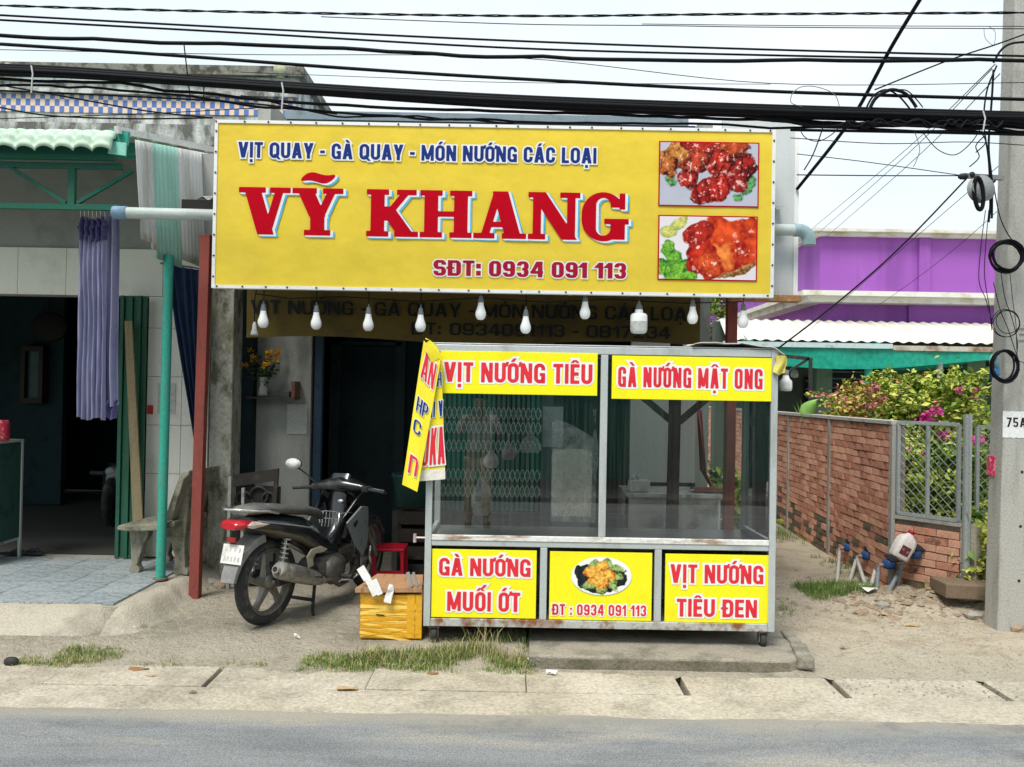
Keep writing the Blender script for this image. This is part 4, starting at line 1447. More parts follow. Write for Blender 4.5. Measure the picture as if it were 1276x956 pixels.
# glass
M_gl = glass_mat()
def gpane(x0, x1, z0, z1, y, tilt=.009, nm='glass_pane'):
    m = MB()
    m.add([(x0, y, z0), (x1, y, z0), (x1, y + tilt, z1), (x0, y + tilt, z1)], [(0, 1, 2, 3)])
    return m.build(nm, M_gl, cart)
gpane(kx0 + P_, xm_ - .023, kzm1, kz1 - .05, KY + .014)
gpane(xm_ + .023, kx1 - P_, kzm1, kz1 - .05, KY + .014)
for x_ in (kx0 + .02, kx1 - .02):
    m = MB()
    m.add([(x_, KY + P_, kzm1), (x_, yb0, kzm1), (x_, yb0, kz1 - P_), (x_, KY + P_, kz1 - P_)], [(0, 1, 2, 3)])
    m.build('glass_pane', glass_mat('side_glass', ior=1.45, dirt=.07), cart)
# yellow panels
def kpanel(px0, py0, px1, py1, y, nm='printed_panel', th=.006):
    A_, B_ = pt(px0, py1, y), pt(px1, py0, y)
    zc0, zc1 = A_.z, B_.z
    # keep them upright: mean of both ends
    zc0 = (pt(px0, py1, y).z + pt(px1, py1 + (px1 - px0) * .0175, y).z) / 2
    zc1 = (pt(px0, py0, y).z + pt(px1, py0 + (px1 - px0) * .0175, y).z) / 2
    MB().box(A_.x, y, zc0, B_.x, y + th, zc1).build(nm, M_cy, cart, bevel=.002)
    return A_.x, zc0, B_.x, zc1
PM = FOC / KY
def ktext(s_, px0, px1, pyb, caph, y=None, t=.185, h=.165, red=None, out=.012, gap=.095):
    y = KY - .004 if y is None else y
    o = pt(px0, pyb, y)
    w_ = pt(px1, pyb, y).x - o.x
    text_part(s_, w_, caph / PM, lambda u, v, l_: (o.x + u, o.y - .0015 - l_, o.z + v), cart,
              [('lettering_outline', M_wh, out, .0, 0, 0), ('lettering', red or M_cred, 0, .0015, 0, 0)], t=t, h=h, res=40, gap=gap)
yp = KY - .004
kpanel(548, 437, 745, 490, yp)
kpanel(762, 443, 962, 497, yp)
ktext('VỊT NƯỚNG TIÊU', 553, 738, 475.5, 24.5)
ktext('GÀ NƯỚNG MẬT ONG', 770, 950, 482, 25)
yl = KY + .012
kpanel(537, 684, 669, 769, yl)
kpanel(684, 687, 813, 772, yl)
kpanel(828, 690, 958, 775, yl)
yl -= .001
ktext('GÀ NƯỚNG', 547, 661, 717, 22, yl)
ktext('MUỐI ỚT', 557, 648, 761, 24, yl)
ktext('ĐT : 0934 091 113', 688, 805, 766, 13.5, yl, t=.17, out=.008, gap=.12)
ktext('VỊT NƯỚNG', 835, 951, 726, 23, yl)
ktext('TIÊU ĐEN', 843, 943, 768, 22, yl)
A_, B_ = pt(712, 741, yl), pt(787, 694, yl)
w_, h_ = B_.x - A_.x, pt(712, 694, yl).z - A_.z
el_ = MB()
n_ = 48
el_.add([(A_.x + w_ / 2 + (w_ / 2 + .004) * math.cos(2 * PI * k / n_), yl - .0015, A_.z + h_ / 2 + (h_ / 2 + .004) * math.sin(2 * PI * k / n_)) for k in range(n_)], [tuple(range(n_))])
el_.build('bowl_outline', M_wh, cart)
picture('noodle_bowl_picture', food_bowl(150, 96), lambda u, v, l_: (A_.x + u, yl - .0005 - l_, A_.z + v), w_, h_, cart, oval=True)
# castors
def castor(x, y, rz, zc=.045):
    c = thing_part('castor', cart, (x, y, 0))
    return c
M_rub = mat('dark_rubber', (.045, .047, .048), .7, col2=(.09, .085, .075), scale=12, fine=.15)
for (x_, y_, r_) in ((pt(540, 800, KY).x, KY + .05, .06), (pt(953, 800, KY).x, KY + .05, .06), (kx0 + .05, KY + KD - .06, .06), (kx1 - .06, KY + KD - .06, .06)):
    zb_ = .012
    fk = MB().box(x_ - .035, y_ - .035, kz0 - .012, x_ + .035, y_ + .035, kz0 - .002)
    fk.box(x_ - .028, y_ - .02, zb_ + .03, x_ - .022, y_ + .02, kz0 - .012).box(x_ + .022, y_ - .02, zb_ + .03, x_ + .028, y_ + .02, kz0 - .012)
    ca = fk.build('castor', mat('castor_fork', (.22, .2, .18), .6, metal=.4, col2=(.2, .1, .05), scale=20), cart)
    rr2 = (kz0 - .015 - zb_) / 2
    MB().lathe((x_ - .018, y_, zb_ + rr2 + .002), [(.001, 0), (rr2 * .9, 0), (rr2, .006), (rr2, .030), (rr2 * .9, .036), (.001, .036)], 20, (1, 0, 0)).build('castor_wheel', M_rub, ca)
# tow ring at left
a = pt(517, 670, KY + .05)
MB().tube([(kx0, KY + .05, a.z), (a.x, KY + .05, a.z)], .007, 8).tube([(a.x, KY + .05, a.z + .025), (a.x, KY + .05, a.z - .03)], .011, 8).build('side_handle', mat('pinkish_metal', (.6, .5, .48), .4, metal=.4), cart)
# white sheet folded over the right end of the cart roof
tp_ = MB()
c0, c1 = pt(863, 431, KY - .02), pt(978, 440, KY - .02)
def tfn(u, v):
    x = c0.x + (c1.x - c0.x) * u
    y = KY - .02 + v * .55
    z = kz1 + .022 + .02 * math.sin(u * 5) * (1 - v) + .012 * fbm(u * 4, v * 4) + (.01 if u > .5 else 0) * (1 - v)
    if u > .88: z -= (u - .88) * .35
    return (x, y, z)
tp_.grid(tfn, 30, 12, thick=(0, 0, -.004))
tag(tp_.build('roof_sheet_cover', mat('cream_tarp', (.66, .65, .58), .6, col2=(.5, .47, .4), scale=5)), 'crumpled cream tarpaulin sheet lying on the right end of the cart roof', 'tarpaulin')
yf = MB()
y0p, y1p = pt(966, 443, KY - .025), pt(980, 468, KY - .025)
def yfn(u, v):
    return (y0p.x + (y1p.x - y0p.x) * u + .01 * math.sin(v * 5), KY - .02 + .015 * math.sin(u * 7 + v * 3), y0p.z + (y1p.z - y0p.z) * v * (1 - .3 * abs(u - .5)))
yf.grid(yfn, 8, 8, thick=(0, .004, 0))
tag(yf.build('yellow_rag', mat('faded_yellow_cloth', (.62, .55, .12), .7, col2=(.5, .42, .15), scale=9)), 'small faded yellow rag hanging at the top right corner of the cart', 'rag')
# white lamp housing hanging on the right post
c = pt(979, 478, KY + .12)
jar = thing('white_lantern', 'small white plastic lantern hung outside the right post of the cart', 'lantern', c)
MB().lathe(c, [(.001, -.05), (.036, -.048), (.042, -.03), (.040, .015), (.022, .035), (.018, .055)], 16).build('lantern_body', mat('milky_plastic', (.75, .75, .74), .4), jar)
MB().lathe(c, [(.019, .053), (.019, .085), (.002, .09)], 12).tube([c + Vector((0, 0, .085)), c + Vector((-.02, 0, .15))], .003, 5).build('lantern_cap', M_sock, jar)

# ------------------------------------------------------------------ the draped cloth banner at the cart's left
DY = KY - .045
M_cl = mat('yellow_cloth', (.86, .74, .04), .6, col2=(.75, .62, .06), scale=4, fine=.04)
M_cw = mat('white_cloth_hem', (.78, .76, .68), .6)
drape = thing('draped_banner', 'yellow cloth banner folded in two, hanging from the upper left corner of the cart', 'banner', pt(530, 610, DY))
def bil(c, u, v):
    a, b, d, e = c
    return (a * (1 - u) + b * u) * (1 - v) + (d * (1 - u) + e * u) * v
# left flap (its print turned away to the left) and right flap
LF = (pt(502, 607, DY - .05), pt(517, 615, DY - .05), pt(531, 422, DY), pt(548, 462, DY - .012))
RF = (pt(519, 601, DY - .015), pt(554, 597, DY + .01), pt(541, 440, DY - .01), pt(549, 442, DY + .005))
LF = (pt(501, 604, DY - .05), pt(520, 613, DY - .05), pt(528, 424, DY), pt(549, 450, DY - .02))
RF = (pt(521, 600, DY - .012), pt(555, 597, DY + .01), pt(539, 452, DY - .012), pt(550, 448, DY + .005))
def wav(p, u, v, k):
    return p + Vector((0, .006 * math.sin(u * 4 + v * 7 + k) , 0))
for k_, Q in enumerate((LF, RF)):
    MB().grid(lambda u, v, Q=Q, k_=k_: wav(bil(Q, u, v), u, v, k_ * 2), 16, 40, thick=(0, .003, 0)).build('cloth_flap', M_cl, drape)
MB().grid(lambda u, v: wav(bil(RF, u, v * .09), u, v * .09, 2) + Vector((0, -.002, 0)), 14, 4).build('white_hem', M_cw, drape)
MB().grid(lambda u, v: wav(bil((pt(530, 421, DY - .02), pt(541, 427, DY - .02), pt(531, 424, DY - .03), pt(532, 423, DY - .03)), u, v), u, v, 1) + Vector((0, -.003, 0)), 4, 4).build('cloth_knot', M_cl, drape)
kn = MB().loft([[pt(x, y, DY + d_) for x, y, d_ in r_] for r_ in (
    ((527, 430, -.03), (536, 424, -.035), (543, 430, -.03), (536, 440, -.02)), ((532, 440, -.03), (543, 436, -.035), (551, 444, -.02), (546, 452, -.015)),
    ((538, 452, -.02), (547, 446, -.03), (552, 452, -.015), (548, 462, -.012)))], smooth=False)
kn.build('cloth_fold', M_cl, drape)
def drape_text(s_, Q, k_, u0, u1, v0, v1, m, ang=0):
    W_, H_ = 1.0, 1.0
    wid = (Q[1] - Q[0]).length * (u1 - u0)
    def mp(a, b, l_):
        u = u0 + (u1 - u0) * a / wid
        v = v0 + (v1 - v0) * b / (wid) + ang * (u - u0)
        p = wav(bil(Q, u, v), u, v, k_ * 2)
        return p + Vector((0, -.006 - l_ * 2, 0))
    text_part(s_, wid, wid, mp, drape, [('lettering_outline', M_wh, wid * .05, 0, 0, 0), ('lettering', m, 0, .0015, 0, 0)], t=.15, h=.10, res=36, gap=.07, maxrun=2)
drape_text('AN', LF, 0, .12, .86, .76, .95, M_cred, -.0)
drape_text('HP', LF, 0, .15, .80, .53, .63, M_blue)
drape_text('C', LF, 0, .15, .60, .385, .475, M_blue)
drape_text('n', LF, 0, .22, .78, .10, .27, M_cred)
drape_text('NH', RF, 1, .18, .98, .78, .90, M_blue)
drape_text('ẠI V', RF, 1, .10, 1.0, .53, .66, M_blue)
drape_text('OKA', RF, 1, .05, 1.0, .13, .44, M_cred)

# ------------------------------------------------------------------ motorbike
M_tyre = mat('tyre_rubber', (.035, .036, .038), .8, col2=(.12, .11, .095), scale=9, amt=.6, fine=.15, bump=.3, bscale=120)
M_rim = mat('dusty_alloy', (.20, .195, .18), .45, metal=.5, col2=(.12, .11, .09), scale=12, fine=.1)
M_blk = mat('dusty_black_plastic', (.012, .015, .018), .25, col2=(.06, .06, .055), scale=6, amt=.35, spec=.5, fine=.06, coat=.5)
M_blk2 = mat('matt_black', (.035, .037, .038), .6, col2=(.09, .085, .08), scale=10, fine=.1)
M_slv = mat('dull_silver_panel', (.22, .255, .27), .35, metal=.3, col2=(.10, .11, .115), scale=8)
M_fend = mat('grey_mudguard', (.20, .205, .20), .5, col2=(.30, .29, .26), scale=9, amt=.6)
M_muf = mat('muffler_steel', (.36, .35, .32), .42, metal=.35, col2=(.11, .09, .07), scale=10, amt=.6, fine=.1)
M_eng = mat('engine_grime', (.085, .082, .075), .55, metal=.4, col2=(.17, .15, .12), scale=16, amt=.6, fine=.15)
M_chr = mat('chrome', (.62, .63, .62), .2, metal=.9, col2=(.4, .4, .38), scale=12)
r0 = gz(331, 778, 0)
bike = thing('motorbike', 'black step-through motorbike parked with its rear wheel towards the road', 'motorbike', (r0.x, r0.y, 0), rz=rad(66))
RW = .292
def ell(cx, cy, cz, ry, rz_, n=16, sq=2.6, tilt=0):
    """cross ring in the plane x = cx (super-ellipse)"""
    o = []
    for k in range(n):
        a = 2 * PI * k / n
        c, s_ = math.cos(a), math.sin(a)
        y = ry * math.copysign(abs(c) ** (2 / sq), c)
        z = rz_ * math.copysign(abs(s_) ** (2 / sq), s_)
        o.append(Vector((cx + z * tilt, cy + y, cz + z)))
    return o
def wheel(x, steer, nm):
    T = Matrix.Translation((x, 0, RW)) @ Matrix.Rotation(steer, 4, 'Z')
    def tr(mb):
        mb.v = [tuple(T @ Vector(v)) for v in mb.v]
        return mb
    ax = (0, 1, 0)
    ty_ = MB().lathe((0, 0, 0), [(.218, -.024), (.232, -.036), (.262, -.040), (.280, -.028), (.291, -.010), (.292, 0), (.291, .010), (.280, .028), (.262, .040), (.232, .036), (.218, .024), (.218, -.024)], 48, ax)
    for k in range(0):   # tread blocks on the shoulders
        a = 2 * PI * k / 40
        for sg in (-1, 1):
            c = Vector((.288 * math.cos(a), sg * .018, .288 * math.sin(a)))
            ty_.obox(c, (.012, .018, .016), (0, -a, 0))
    w = tr(ty_).build('wheel', M_tyre, bike, local=True)
    rm_ = MB().lathe((0, 0, 0), [(.222, -.030), (.226, -.034), (.212, -.030), (.200, -.012), (.198, 0), (.200, .012), (.212, .030), (.226, .034), (.222, .030)], 48, ax)
    tr(rm_).build('rim', M_rim, w, local=True)
    for k in range(5):
        a = 2 * PI * k / 5 + .35
        sp = MB()
        u = Vector((math.cos(a), 0, math.sin(a)))
        v = Vector((-math.sin(a), 0, math.cos(a)))
        R_ = []
        for rr__, w_, th in ((.035, .030, .030), (.09, .021, .020), (.15, .017, .015), (.203, .024, .013)):
            c = u * rr__ + v * .012 * math.sin(rr__ * 15)
            R_.append([c + v * w_ * i + Vector((0, th * j, 0)) for i, j in ((-1, -1), (1, -1), (1, 1), (-1, 1))])
        sp.loft(R_, smooth=False)
        tr(sp).build('spoke', M_rim, w, local=True)
    hb = MB().lathe((0, 0, 0), [(.001, -.055), (.03, -.055), (.045, -.04), (.055, -.03), (.055, .03), (.045, .04), (.03, .055), (.001, .055)], 20, ax)
    hb.lathe((0, -.075, 0), [(.001, 0), (.014, 0), (.014, .15), (.001, .15)], 10, ax)
    tr(hb).build('hub', M_rim, w, local=True)
    return w
wheel(0, 0, 'rear')
ST = rad(11)
FX = 1.215
wheel(FX, ST, 'front')
def bl(nm, mb, m, par=None, bevel=0):
    def wp_(v):
        t_ = max(0, min(1, (v[2] - .60) / .42)) * max(0, min(1, (v[0] - .42) / .32))
        return (v[0] - .10 * t_, v[1], v[2] - .165 * t_)
    def wq_(v):
        s_ = max(0, min(1, (v[2] - .33) / .25)) * max(0, min(1, (v[0] - .55) / .3))
        return (v[0] - .11 * s_, v[1], v[2])
    mb.v = [wp_(v) for v in mb.v]
    if nm not in ('front_mudguard', 'brake_disc'):
        mb.v = [wq_(v) for v in mb.v]
    return mb.build(nm, m, par or bike, local=True, bevel=bevel)
# tail and side covers: narrow tail rising to the back, swelling under the seat, diving into the underbone
bl('side_cover', MB().loft([ell(-.33, 0, .745, .045, .022), ell(-.27, 0, .735, .085, .045), ell(-.15, 0, .70, .115, .068), ell(.0, 0, .665, .13, .085),
                           ell(.15, 0, .63, .135, .10), ell(.30, 0, .585, .125, .115), ell(.42, 0, .52, .105, .12), ell(.52, 0, .45, .085, .10), ell(.62, 0, .40, .075, .08), ell(.74, 0, .385, .07, .065)]), M_blk)
# brown-grey lower edge of the side cover
bl('side_trim', MB().loft([[Vector((x, -y - .006, z)) for x, y, z in q] for q in (
    ((-.20, .09, .665), (-.20, .10, .68), (-.20, .085, .69)), ((-.02, .12, .60), (-.02, .132, .63), (-.02, .12, .65)),
    ((.2, .125, .53), (.2, .137, .56), (.2, .125, .58)), ((.40, .10, .43), (.40, .112, .46), (.40, .10, .49)))]), mat('brown_dust_trim', (.10, .085, .06), .6))
# seat
seat = MB().loft([ell(-.28, 0, .790, .07, .018, tilt=0), ell(-.22, 0, .800, .105, .030), ell(-.08, 0, .797, .125, .036), ell(.08, 0, .775, .13, .036), ell(.22, 0, .752, .125, .034), ell(.36, 0, .735, .10, .034), ell(.50, 0, .715, .075, .035), ell(.58, 0, .68, .05, .03)])
bl('seat', seat, mat('dusty_seat_vinyl', (.085, .085, .08), .7, col2=(.17, .165, .15), scale=5, amt=.8, fine=.1))
# grab rail
bl('grab_rail', MB().tube([(-.05, -.13, .77), (-.18, -.145, .80), (-.30, -.12, .815), (-.355, -.05, .82), (-.36, 0, .82), (-.355, .05, .82), (-.30, .12, .815), (-.18, .145, .80), (-.05, .13, .77)], .010, 8), M_chr)
# tail light: red centre with pale indicator lenses at the sides
bl('tail_light', MB().loft([ell(-.375, 0, .715, .06, .020), ell(-.36, 0, .718, .085, .030), ell(-.31, 0, .722, .098, .034), ell(-.25, 0, .725, .10, .03)]), mat('red_lens', (.45, .012, .02), .12, coat=.8))
for sg in (-1, 1):
    bl('indicator', MB().loft([[Vector((x, sg * y, z)) for y, z in ((yy, zc - h_), (yy + .014, zc), (yy, zc + h_))] for x, yy, zc, h_ in ((-.31, .085, .718, .012), (-.26, .098, .715, .024), (-.20, .107, .712, .018), (-.13, .112, .706, .004))], smooth=False),
       mat('clear_lens', (.75, .62, .58), .12, coat=.8))
bl('reflector', MB().obox((-.345, 0, .625), (.012, .07, .032)), mat('dull_red_reflector', (.28, .03, .03), .3))
# plate
pl_ = bl('number_plate', MB().obox((-.335, 0, .53), (.004, .17, .125), (0, rad(14), 0)), mat('plate_white', (.72, .72, .68), .5, col2=(.5, .49, .45), scale=9, amt=.5), bevel=.002)
for row, n_ in ((.033, 4), (-.030, 5)):
    for k in range(n_):
        c = Vector((-.338 + row * .25, .058 - .116 * k / (n_ - 1), .53 + row * .9))
        bl('plate_mark', MB().obox(c, (.002, .013, .028), (0, rad(14), 0)), mat('faded_plate_mark', (.50, .50, .48), .6), pl_)
# rear mudguard: flat grey flap under the plate and inner guard round the wheel
mg = MB()
def mgf(u, v):
    a = rad(68 + 102 * v)
    r_ = .33 + .035 * v
    w_ = .075 - .02 * v
    return (r_ * math.cos(a) - .02, (u - .5) * 2 * w_, RW + r_ * math.sin(a) + .02 * (1 - v))
mg.grid(mgf, 6, 22, thick=(.004, 0, -.004))
bl('rear_mudguard', mg, M_fend)
for sg in (-1, 1):
    side = []
    for k in range(12):
        v = .35 + .65 * k / 11
        a = rad(68 + 102 * v)
        r_ = .33 + .035 * v
        w_ = (.075 - .02 * v) * sg
        side.append([Vector((r_ * math.cos(a) - .02, w_, RW + r_ * math.sin(a) + .02 * (1 - v))), Vector(((r_ - .06 * (1 - v * .6)) * math.cos(a) - .02, w_ * .98, RW + (r_ - .06 * (1 - v * .6)) * math.sin(a)))])
    q = MB()
    for i in range(11):
        q.add([side[i][0], side[i + 1][0], side[i + 1][1], side[i][1]], [(0, 1, 2, 3)], True)
    bl('mudguard_skirt', q, M_fend)
# shock absorber and coil on the right, swing arm both sides
for sg in (-1, 1):
    sh = bl('shock_absorber', MB().cyl((.0, sg * .115, .34), (.06, sg * .115, .62), .013, 10), M_chr)
    coil = [(.0 + .06 * (k / 70), sg * .115 + .027 * math.cos(k * .62), .345 + .235 * (k / 70) + .0) for k in range(70)]
    coil = [(.01 + .05 * k / 70 + .027 * math.sin(k * .62), sg * .115 + .027 * math.cos(k * .62), .38 + .21 * k / 70) for k in range(71)]
    bl('spring', MB().tube(coil, .006, 6), mat('spring_steel', (.42, .42, .40), .4, metal=.5), sh)
    bl('swing_arm', MB().bar((0, sg * .095, RW), (.42, sg * .085, .30), .03, .045, (0, 0, 1)), M_blk2)
# engine, crankcase and cooling fins
eng = bl('engine', MB().loft([ell(.42, -.02, .285, .10, .08), ell(.47, -.02, .28, .125, .105), ell(.60, -.02, .275, .13, .11), ell(.72, -.02, .28, .12, .10), ell(.76, -.02, .29, .09, .07)]), M_eng)
bl('crank_cover', MB().lathe((.57, -.13, .275), [(.105, 0), (.10, -.02), (.085, -.038), (.05, -.045), (.001, -.045)], 24, (0, 1, 0)), mat('cover_alloy', (.15, .145, .13), .45, metal=.5, col2=(.08, .07, .06), scale=14), eng)
for k in range(6):
    bl('cooling_fin', MB().obox((.74 + k * .026, -.01, .33 + k * .004), (.008, .17, .13), (0, 0, 0)), M_eng, eng)
bl('cylinder_head', MB().obox((.92, -.01, .355), (.07, .13, .11)), M_eng, eng, bevel=.012)
bl('heel_guard', MB().prism([Vector((x, -.155, z)) for x, z in ((.26, .35), (.24, .43), (.29, .475), (.40, .48), (.47, .45), (.42, .435), (.33, .44), (.30, .40), (.31, .36))], (0, .012, 0)), mat('beige_guard', (.38, .36, .28), .6, col2=(.22, .2, .15), scale=12))
# muffler
mp0, mp1 = Vector((-.10, -.175, .405)), Vector((.44, -.15, .225))
d_ = (mp1 - mp0)
mrings = []
for t_, r_ in ((0, .044), (.02, .050), (.10, .053), (.45, .052), (.75, .046), (.92, .032), (1.0, .020)):
    c = mp0 + d_ * t_
    nd = d_.normalized()
    a1 = nd.cross(Vector((0, 0, 1))).normalized()
    a2 = a1.cross(nd)
    mrings.append([c + a1 * r_ * math.cos(2 * PI * k / 20) + a2 * r_ * 1.12 * math.sin(2 * PI * k / 20) for k in range(20)])
mf = bl('exhaust', MB().loft(mrings), M_muf)
nd = d_.normalized()
bl('tailpipe', MB().cyl(mp0 - nd * .03, mp0 + nd * .01, .026, 16), M_muf, mf)
bl('tailpipe_hole', MB().cyl(mp0 - nd * .0315, mp0 - nd * .029, .018, 16), M_dark, mf)
hs = MB()
def hsf(u, v):
    c = mp0 + d_ * (.20 + .55 * u)
    a1 = nd.cross(Vector((0, 0, 1))).normalized()
    a2 = a1.cross(nd)
    an = rad(-20 + 110 * v)
    r_ = .060 - .010 * u
    return c + a1 * r_ * math.cos(an) + a2 * r_ * 1.1 * math.sin(an)
hs.grid(hsf, 14, 8, thick=(0, -.002, 0))
bl('heat_shield', hs, mat('shield_steel', (.30, .30, .28), .35, metal=.6, col2=(.16, .14, .11), scale=12), mf)
bl('header_pipe', MB().tube([mp1, (.50, -.16, .225), (.62, -.155, .16), (.80, -.10, .15), (.95, -.06, .22), (.97, -.03, .30)], .017, 10), mat('brown_header', (.17, .13, .10), .5, metal=.6), mf)
# foot rests, brake pedal, stands
bl('foot_peg', MB().cyl((.62, -.26, .23), (.62, .26, .23), .012, 10).cyl((.62, -.27, .23), (.62, -.18, .23), .018, 12).cyl((.62, .18, .23), (.62, .27, .23), .018, 12), M_blk2)
bl('passenger_peg', MB().tube([(.24, -.12, .36), (.27, -.19, .30), (.27, -.26, .30)], .012, 8), M_blk2)
bl('brake_pedal', MB().tube([(.60, -.16, .20), (.70, -.20, .19), (.80, -.20, .21)], .008, 8).obox((.80, -.20, .215), (.05, .04, .008)), M_chr)
bl('centre_stand', MB().tube([(.40, -.10, .22), (.34, -.13, .03), (.30, -.17, .015)], .012, 8).tube([(.40, .10, .22), (.34, .13, .03), (.30, .17, .015)], .012, 8).bar((.36, -.11, .1), (.36, .11, .1), .02, .02), M_blk2)
bl('side_stand', MB().tube([(.48, .12, .2), (.44, .24, .02)], .010, 8), M_blk2)
# down tube / leg shields
bl('underbone', MB().loft([ell(.66, 0, .42, .06, .07), ell(.80, 0, .48, .06, .08), ell(.90, 0, .60, .07, .09), ell(.96, 0, .76, .08, .10), ell(1.00, 0, .90, .07, .07)]), M_blk)
for sg in (-1, 1):
    o_ = [(.74, .62), (.98, .80), (1.06, .78), (1.04, .60), (.99, .44), (.90, .33), (.83, .42)]
    ls = MB()
    n_ = len(o_)
    a_l = [Vector((x, sg * (.15 + .06 * (z - .3) + .05 * (x - .8)), z)) for x, z in o_]
    ls.prism(a_l, (0, sg * .018, 0))
    bl('leg_shield', ls, M_slv, bevel=.006)
    o2 = [(.72, .64), (.95, .86), (1.05, .98), (1.12, .86), (1.07, .79), (.98, .81)]
    bl('upper_shield', MB().prism([Vector((x, sg * (.10 + .14 * (z - .5)), z)) for x, z in o2], (0, sg * .02, 0)), M_blk, bevel=.006)
    bl('shield_slot', MB().prism([Vector((x, sg * (.172 + .06 * (z - .3) + .05 * (x - .8)), z)) for x, z in ((.84, .60), (.90, .645), (.895, .60), (.86, .565))], (0, sg * .003, 0)), M_dark)
bl('front_apron', MB().loft([ell(.98, 0, .50, .13, .06), ell(1.02, 0, .62, .16, .07), ell(1.05, 0, .78, .17, .07), ell(1.04, 0, .90, .13, .06), ell(1.02, 0, .97, .07, .04)]), M_blk)
# steering head, forks, front mudguard
FT = Matrix.Translation((FX, 0, 0)) @ Matrix.Rotation(ST, 4, 'Z') @ Matrix.Translation((-FX, 0, 0))
def fr(mb):
    mb.v = [tuple(FT @ Vector(v)) for v in mb.v]
    return mb
for sg in (-1, 1):
    bl('fork_leg', fr(MB().cyl((FX, sg * .075, RW), (FX - .16, sg * .075, .74), .017, 12).cyl((FX, sg * .075, RW - .02), (FX - .08, sg * .075, .52), .022, 12)), M_rim)
mg = MB()
def fgf(u, v):
    a = rad(20 + 150 * v)
    r_ = .315
    w_ = .062 - .015 * abs(v - .5)
    ph = (u - .5) * 2
    return (FX + (r_ - .03 * ph * ph) * math.cos(a), ph * w_, RW + (r_ - .03 * ph * ph) * math.sin(a) + .01)
mg.grid(fgf, 8, 24, thick=(0, 0, -.004))
bl('front_mudguard', fr(mg), M_blk)
bl('brake_disc', fr(MB().lathe((FX, -.062, RW), [(.06, 0), (.11, 0), (.11, .004), (.06, .004)], 32, (0, 1, 0))), M_chr)
# handlebar fairing, headlamp nacelle, grips, levers
nac = bl('handlebar_cover', fr(MB().loft([[Vector((x, y, z)) + Vector((rx_ * math.cos(2 * PI * k / 14), 0, rz_ * math.sin(2 * PI * k / 14))) for k in range(14)] for x, y, z, rx_, rz_ in (
    (.965, -.22, 1.02, .028, .028), (.985, -.16, 1.03, .045, .042), (1.01, -.08, 1.035, .10, .062), (1.02, 0, 1.04, .125, .075), (1.01, .08, 1.035, .10, .062), (.985, .16, 1.03, .045, .042), (.965, .22, 1.02, .028, .028))])), M_blk)
bl('instrument_panel', fr(MB().loft([[Vector((.955 + .012 * q, y, 1.075 + .022 * q + z)) for y, z in ((-.08, 0), (.08, 0), (.06, .012), (-.06, .012))] for q in (0, 1, 2)])), mat('dark_glass', (.02, .025, .03), .08, coat=1), nac)
for sg in (-1, 1):
    g_ = bl('handle_grip', fr(MB().cyl((.962, sg * .20, 1.02), (.89, sg * .385, 1.0), .0175, 14).cyl((.89, sg * .383, 1.0), (.887, sg * .392, 1.0), .021, 14)), M_blk2)
    bl('switch_box', fr(MB().obox((.955, sg * .215, 1.015), (.06, .06, .06), (0, 0, sg * .35))), M_blk2, g_, bevel=.008)
    bl('lever', fr(MB().tube([(1.00, sg * .21, 1.03), (.985, sg * .28, 1.02), (.955, sg * .36, 1.015)], .006, 8)), M_chr, g_)
    if sg > 0:
        st_ = bl('mirror', fr(MB().tube([(.975, sg * .20, 1.04), (.96, sg * .28, 1.11), (.93, sg * .36, 1.165)], .006, 8)), M_blk2)
        bl('mirror_head', fr(MB().ball((.905, sg * .385, 1.195), .072, 18, (.28, 1.0, .62))), M_blk2, st_)
        bl('mirror_glass', fr(MB().lathe((.882, sg * .385, 1.195), [(.001, -.003), (.066, 0), (.068, .004), (.001, .004)], 24, (-1, 0, 0), sx=.62, sy=1.0)), mat('mirror_face', (.86, .88, .88), .12, metal=.0, col2=(.8, .82, .82), spec=1.0), st_)
for yy, dz in ((.10, 0), (-.12, .02), (.06, .04)):
    bl('control_cable', MB().tube([(.99, yy, 1.02 + dz), (1.10, yy * .9, 1.06 + dz), (1.16, yy * .5, .92), (1.10, yy * .4, .70)], .005, 6), M_wire)
bl('chain_case', MB().loft([ell(-.06, .11, .30, .012, .035), ell(.0, .11, .30, .016, .055), ell(.2, .11, .30, .016, .045), ell(.42, .11, .29, .016, .05), ell(.48, .11, .285, .012, .03)]), M_blk2)
for sg in (-1, 1):
    bl('panel_stripe', MB().loft([[Vector((x, sg * y, z + s_)) for s_ in (-.006, .006)] + [Vector((x, sg * (y + .003), z))] for x, y, z in ((-.22, .104, .735), (-.05, .133, .70), (.12, .142, .665), (.30, .134, .625), (.42, .112, .57))]), mat('silver_stripe', (.35, .36, .36), .3, metal=.4))
# key dial, foldable chrome carrier between seat and shield
bl('key_dial', MB().lathe((.925, -.06, .86), [(.001, .012), (.020, .012), (.024, .0)], 16, (-.9, -.1, .25)), mat('key_ring', (.6, .6, .58), .3, metal=.5))
cr = bl('chrome_carrier', MB().tube([(.66, -.13, .60), (.70, -.14, .73), (.73, -.10, .75), (.74, .00, .75), (.72, .05, .73), (.68, .04, .60)], .006, 6), M_chr)
for k in range(5):
    yy = -.11 + .03 * k
    bl('carrier_bar', MB().tube([(.655, yy, .58), (.68, yy, .66), (.71, yy, .735)], .005, 6), M_chr, cr)
bl('carrier_bar', MB().tube([(.71, -.14, .73), (.82, -.16, .74), (.92, -.15, .72)], .005, 6), M_chr, cr)
bl('carrier_bar', MB().tube([(.68, -.13, .66), (.68, .04, .66)], .005, 6), M_chr, cr)

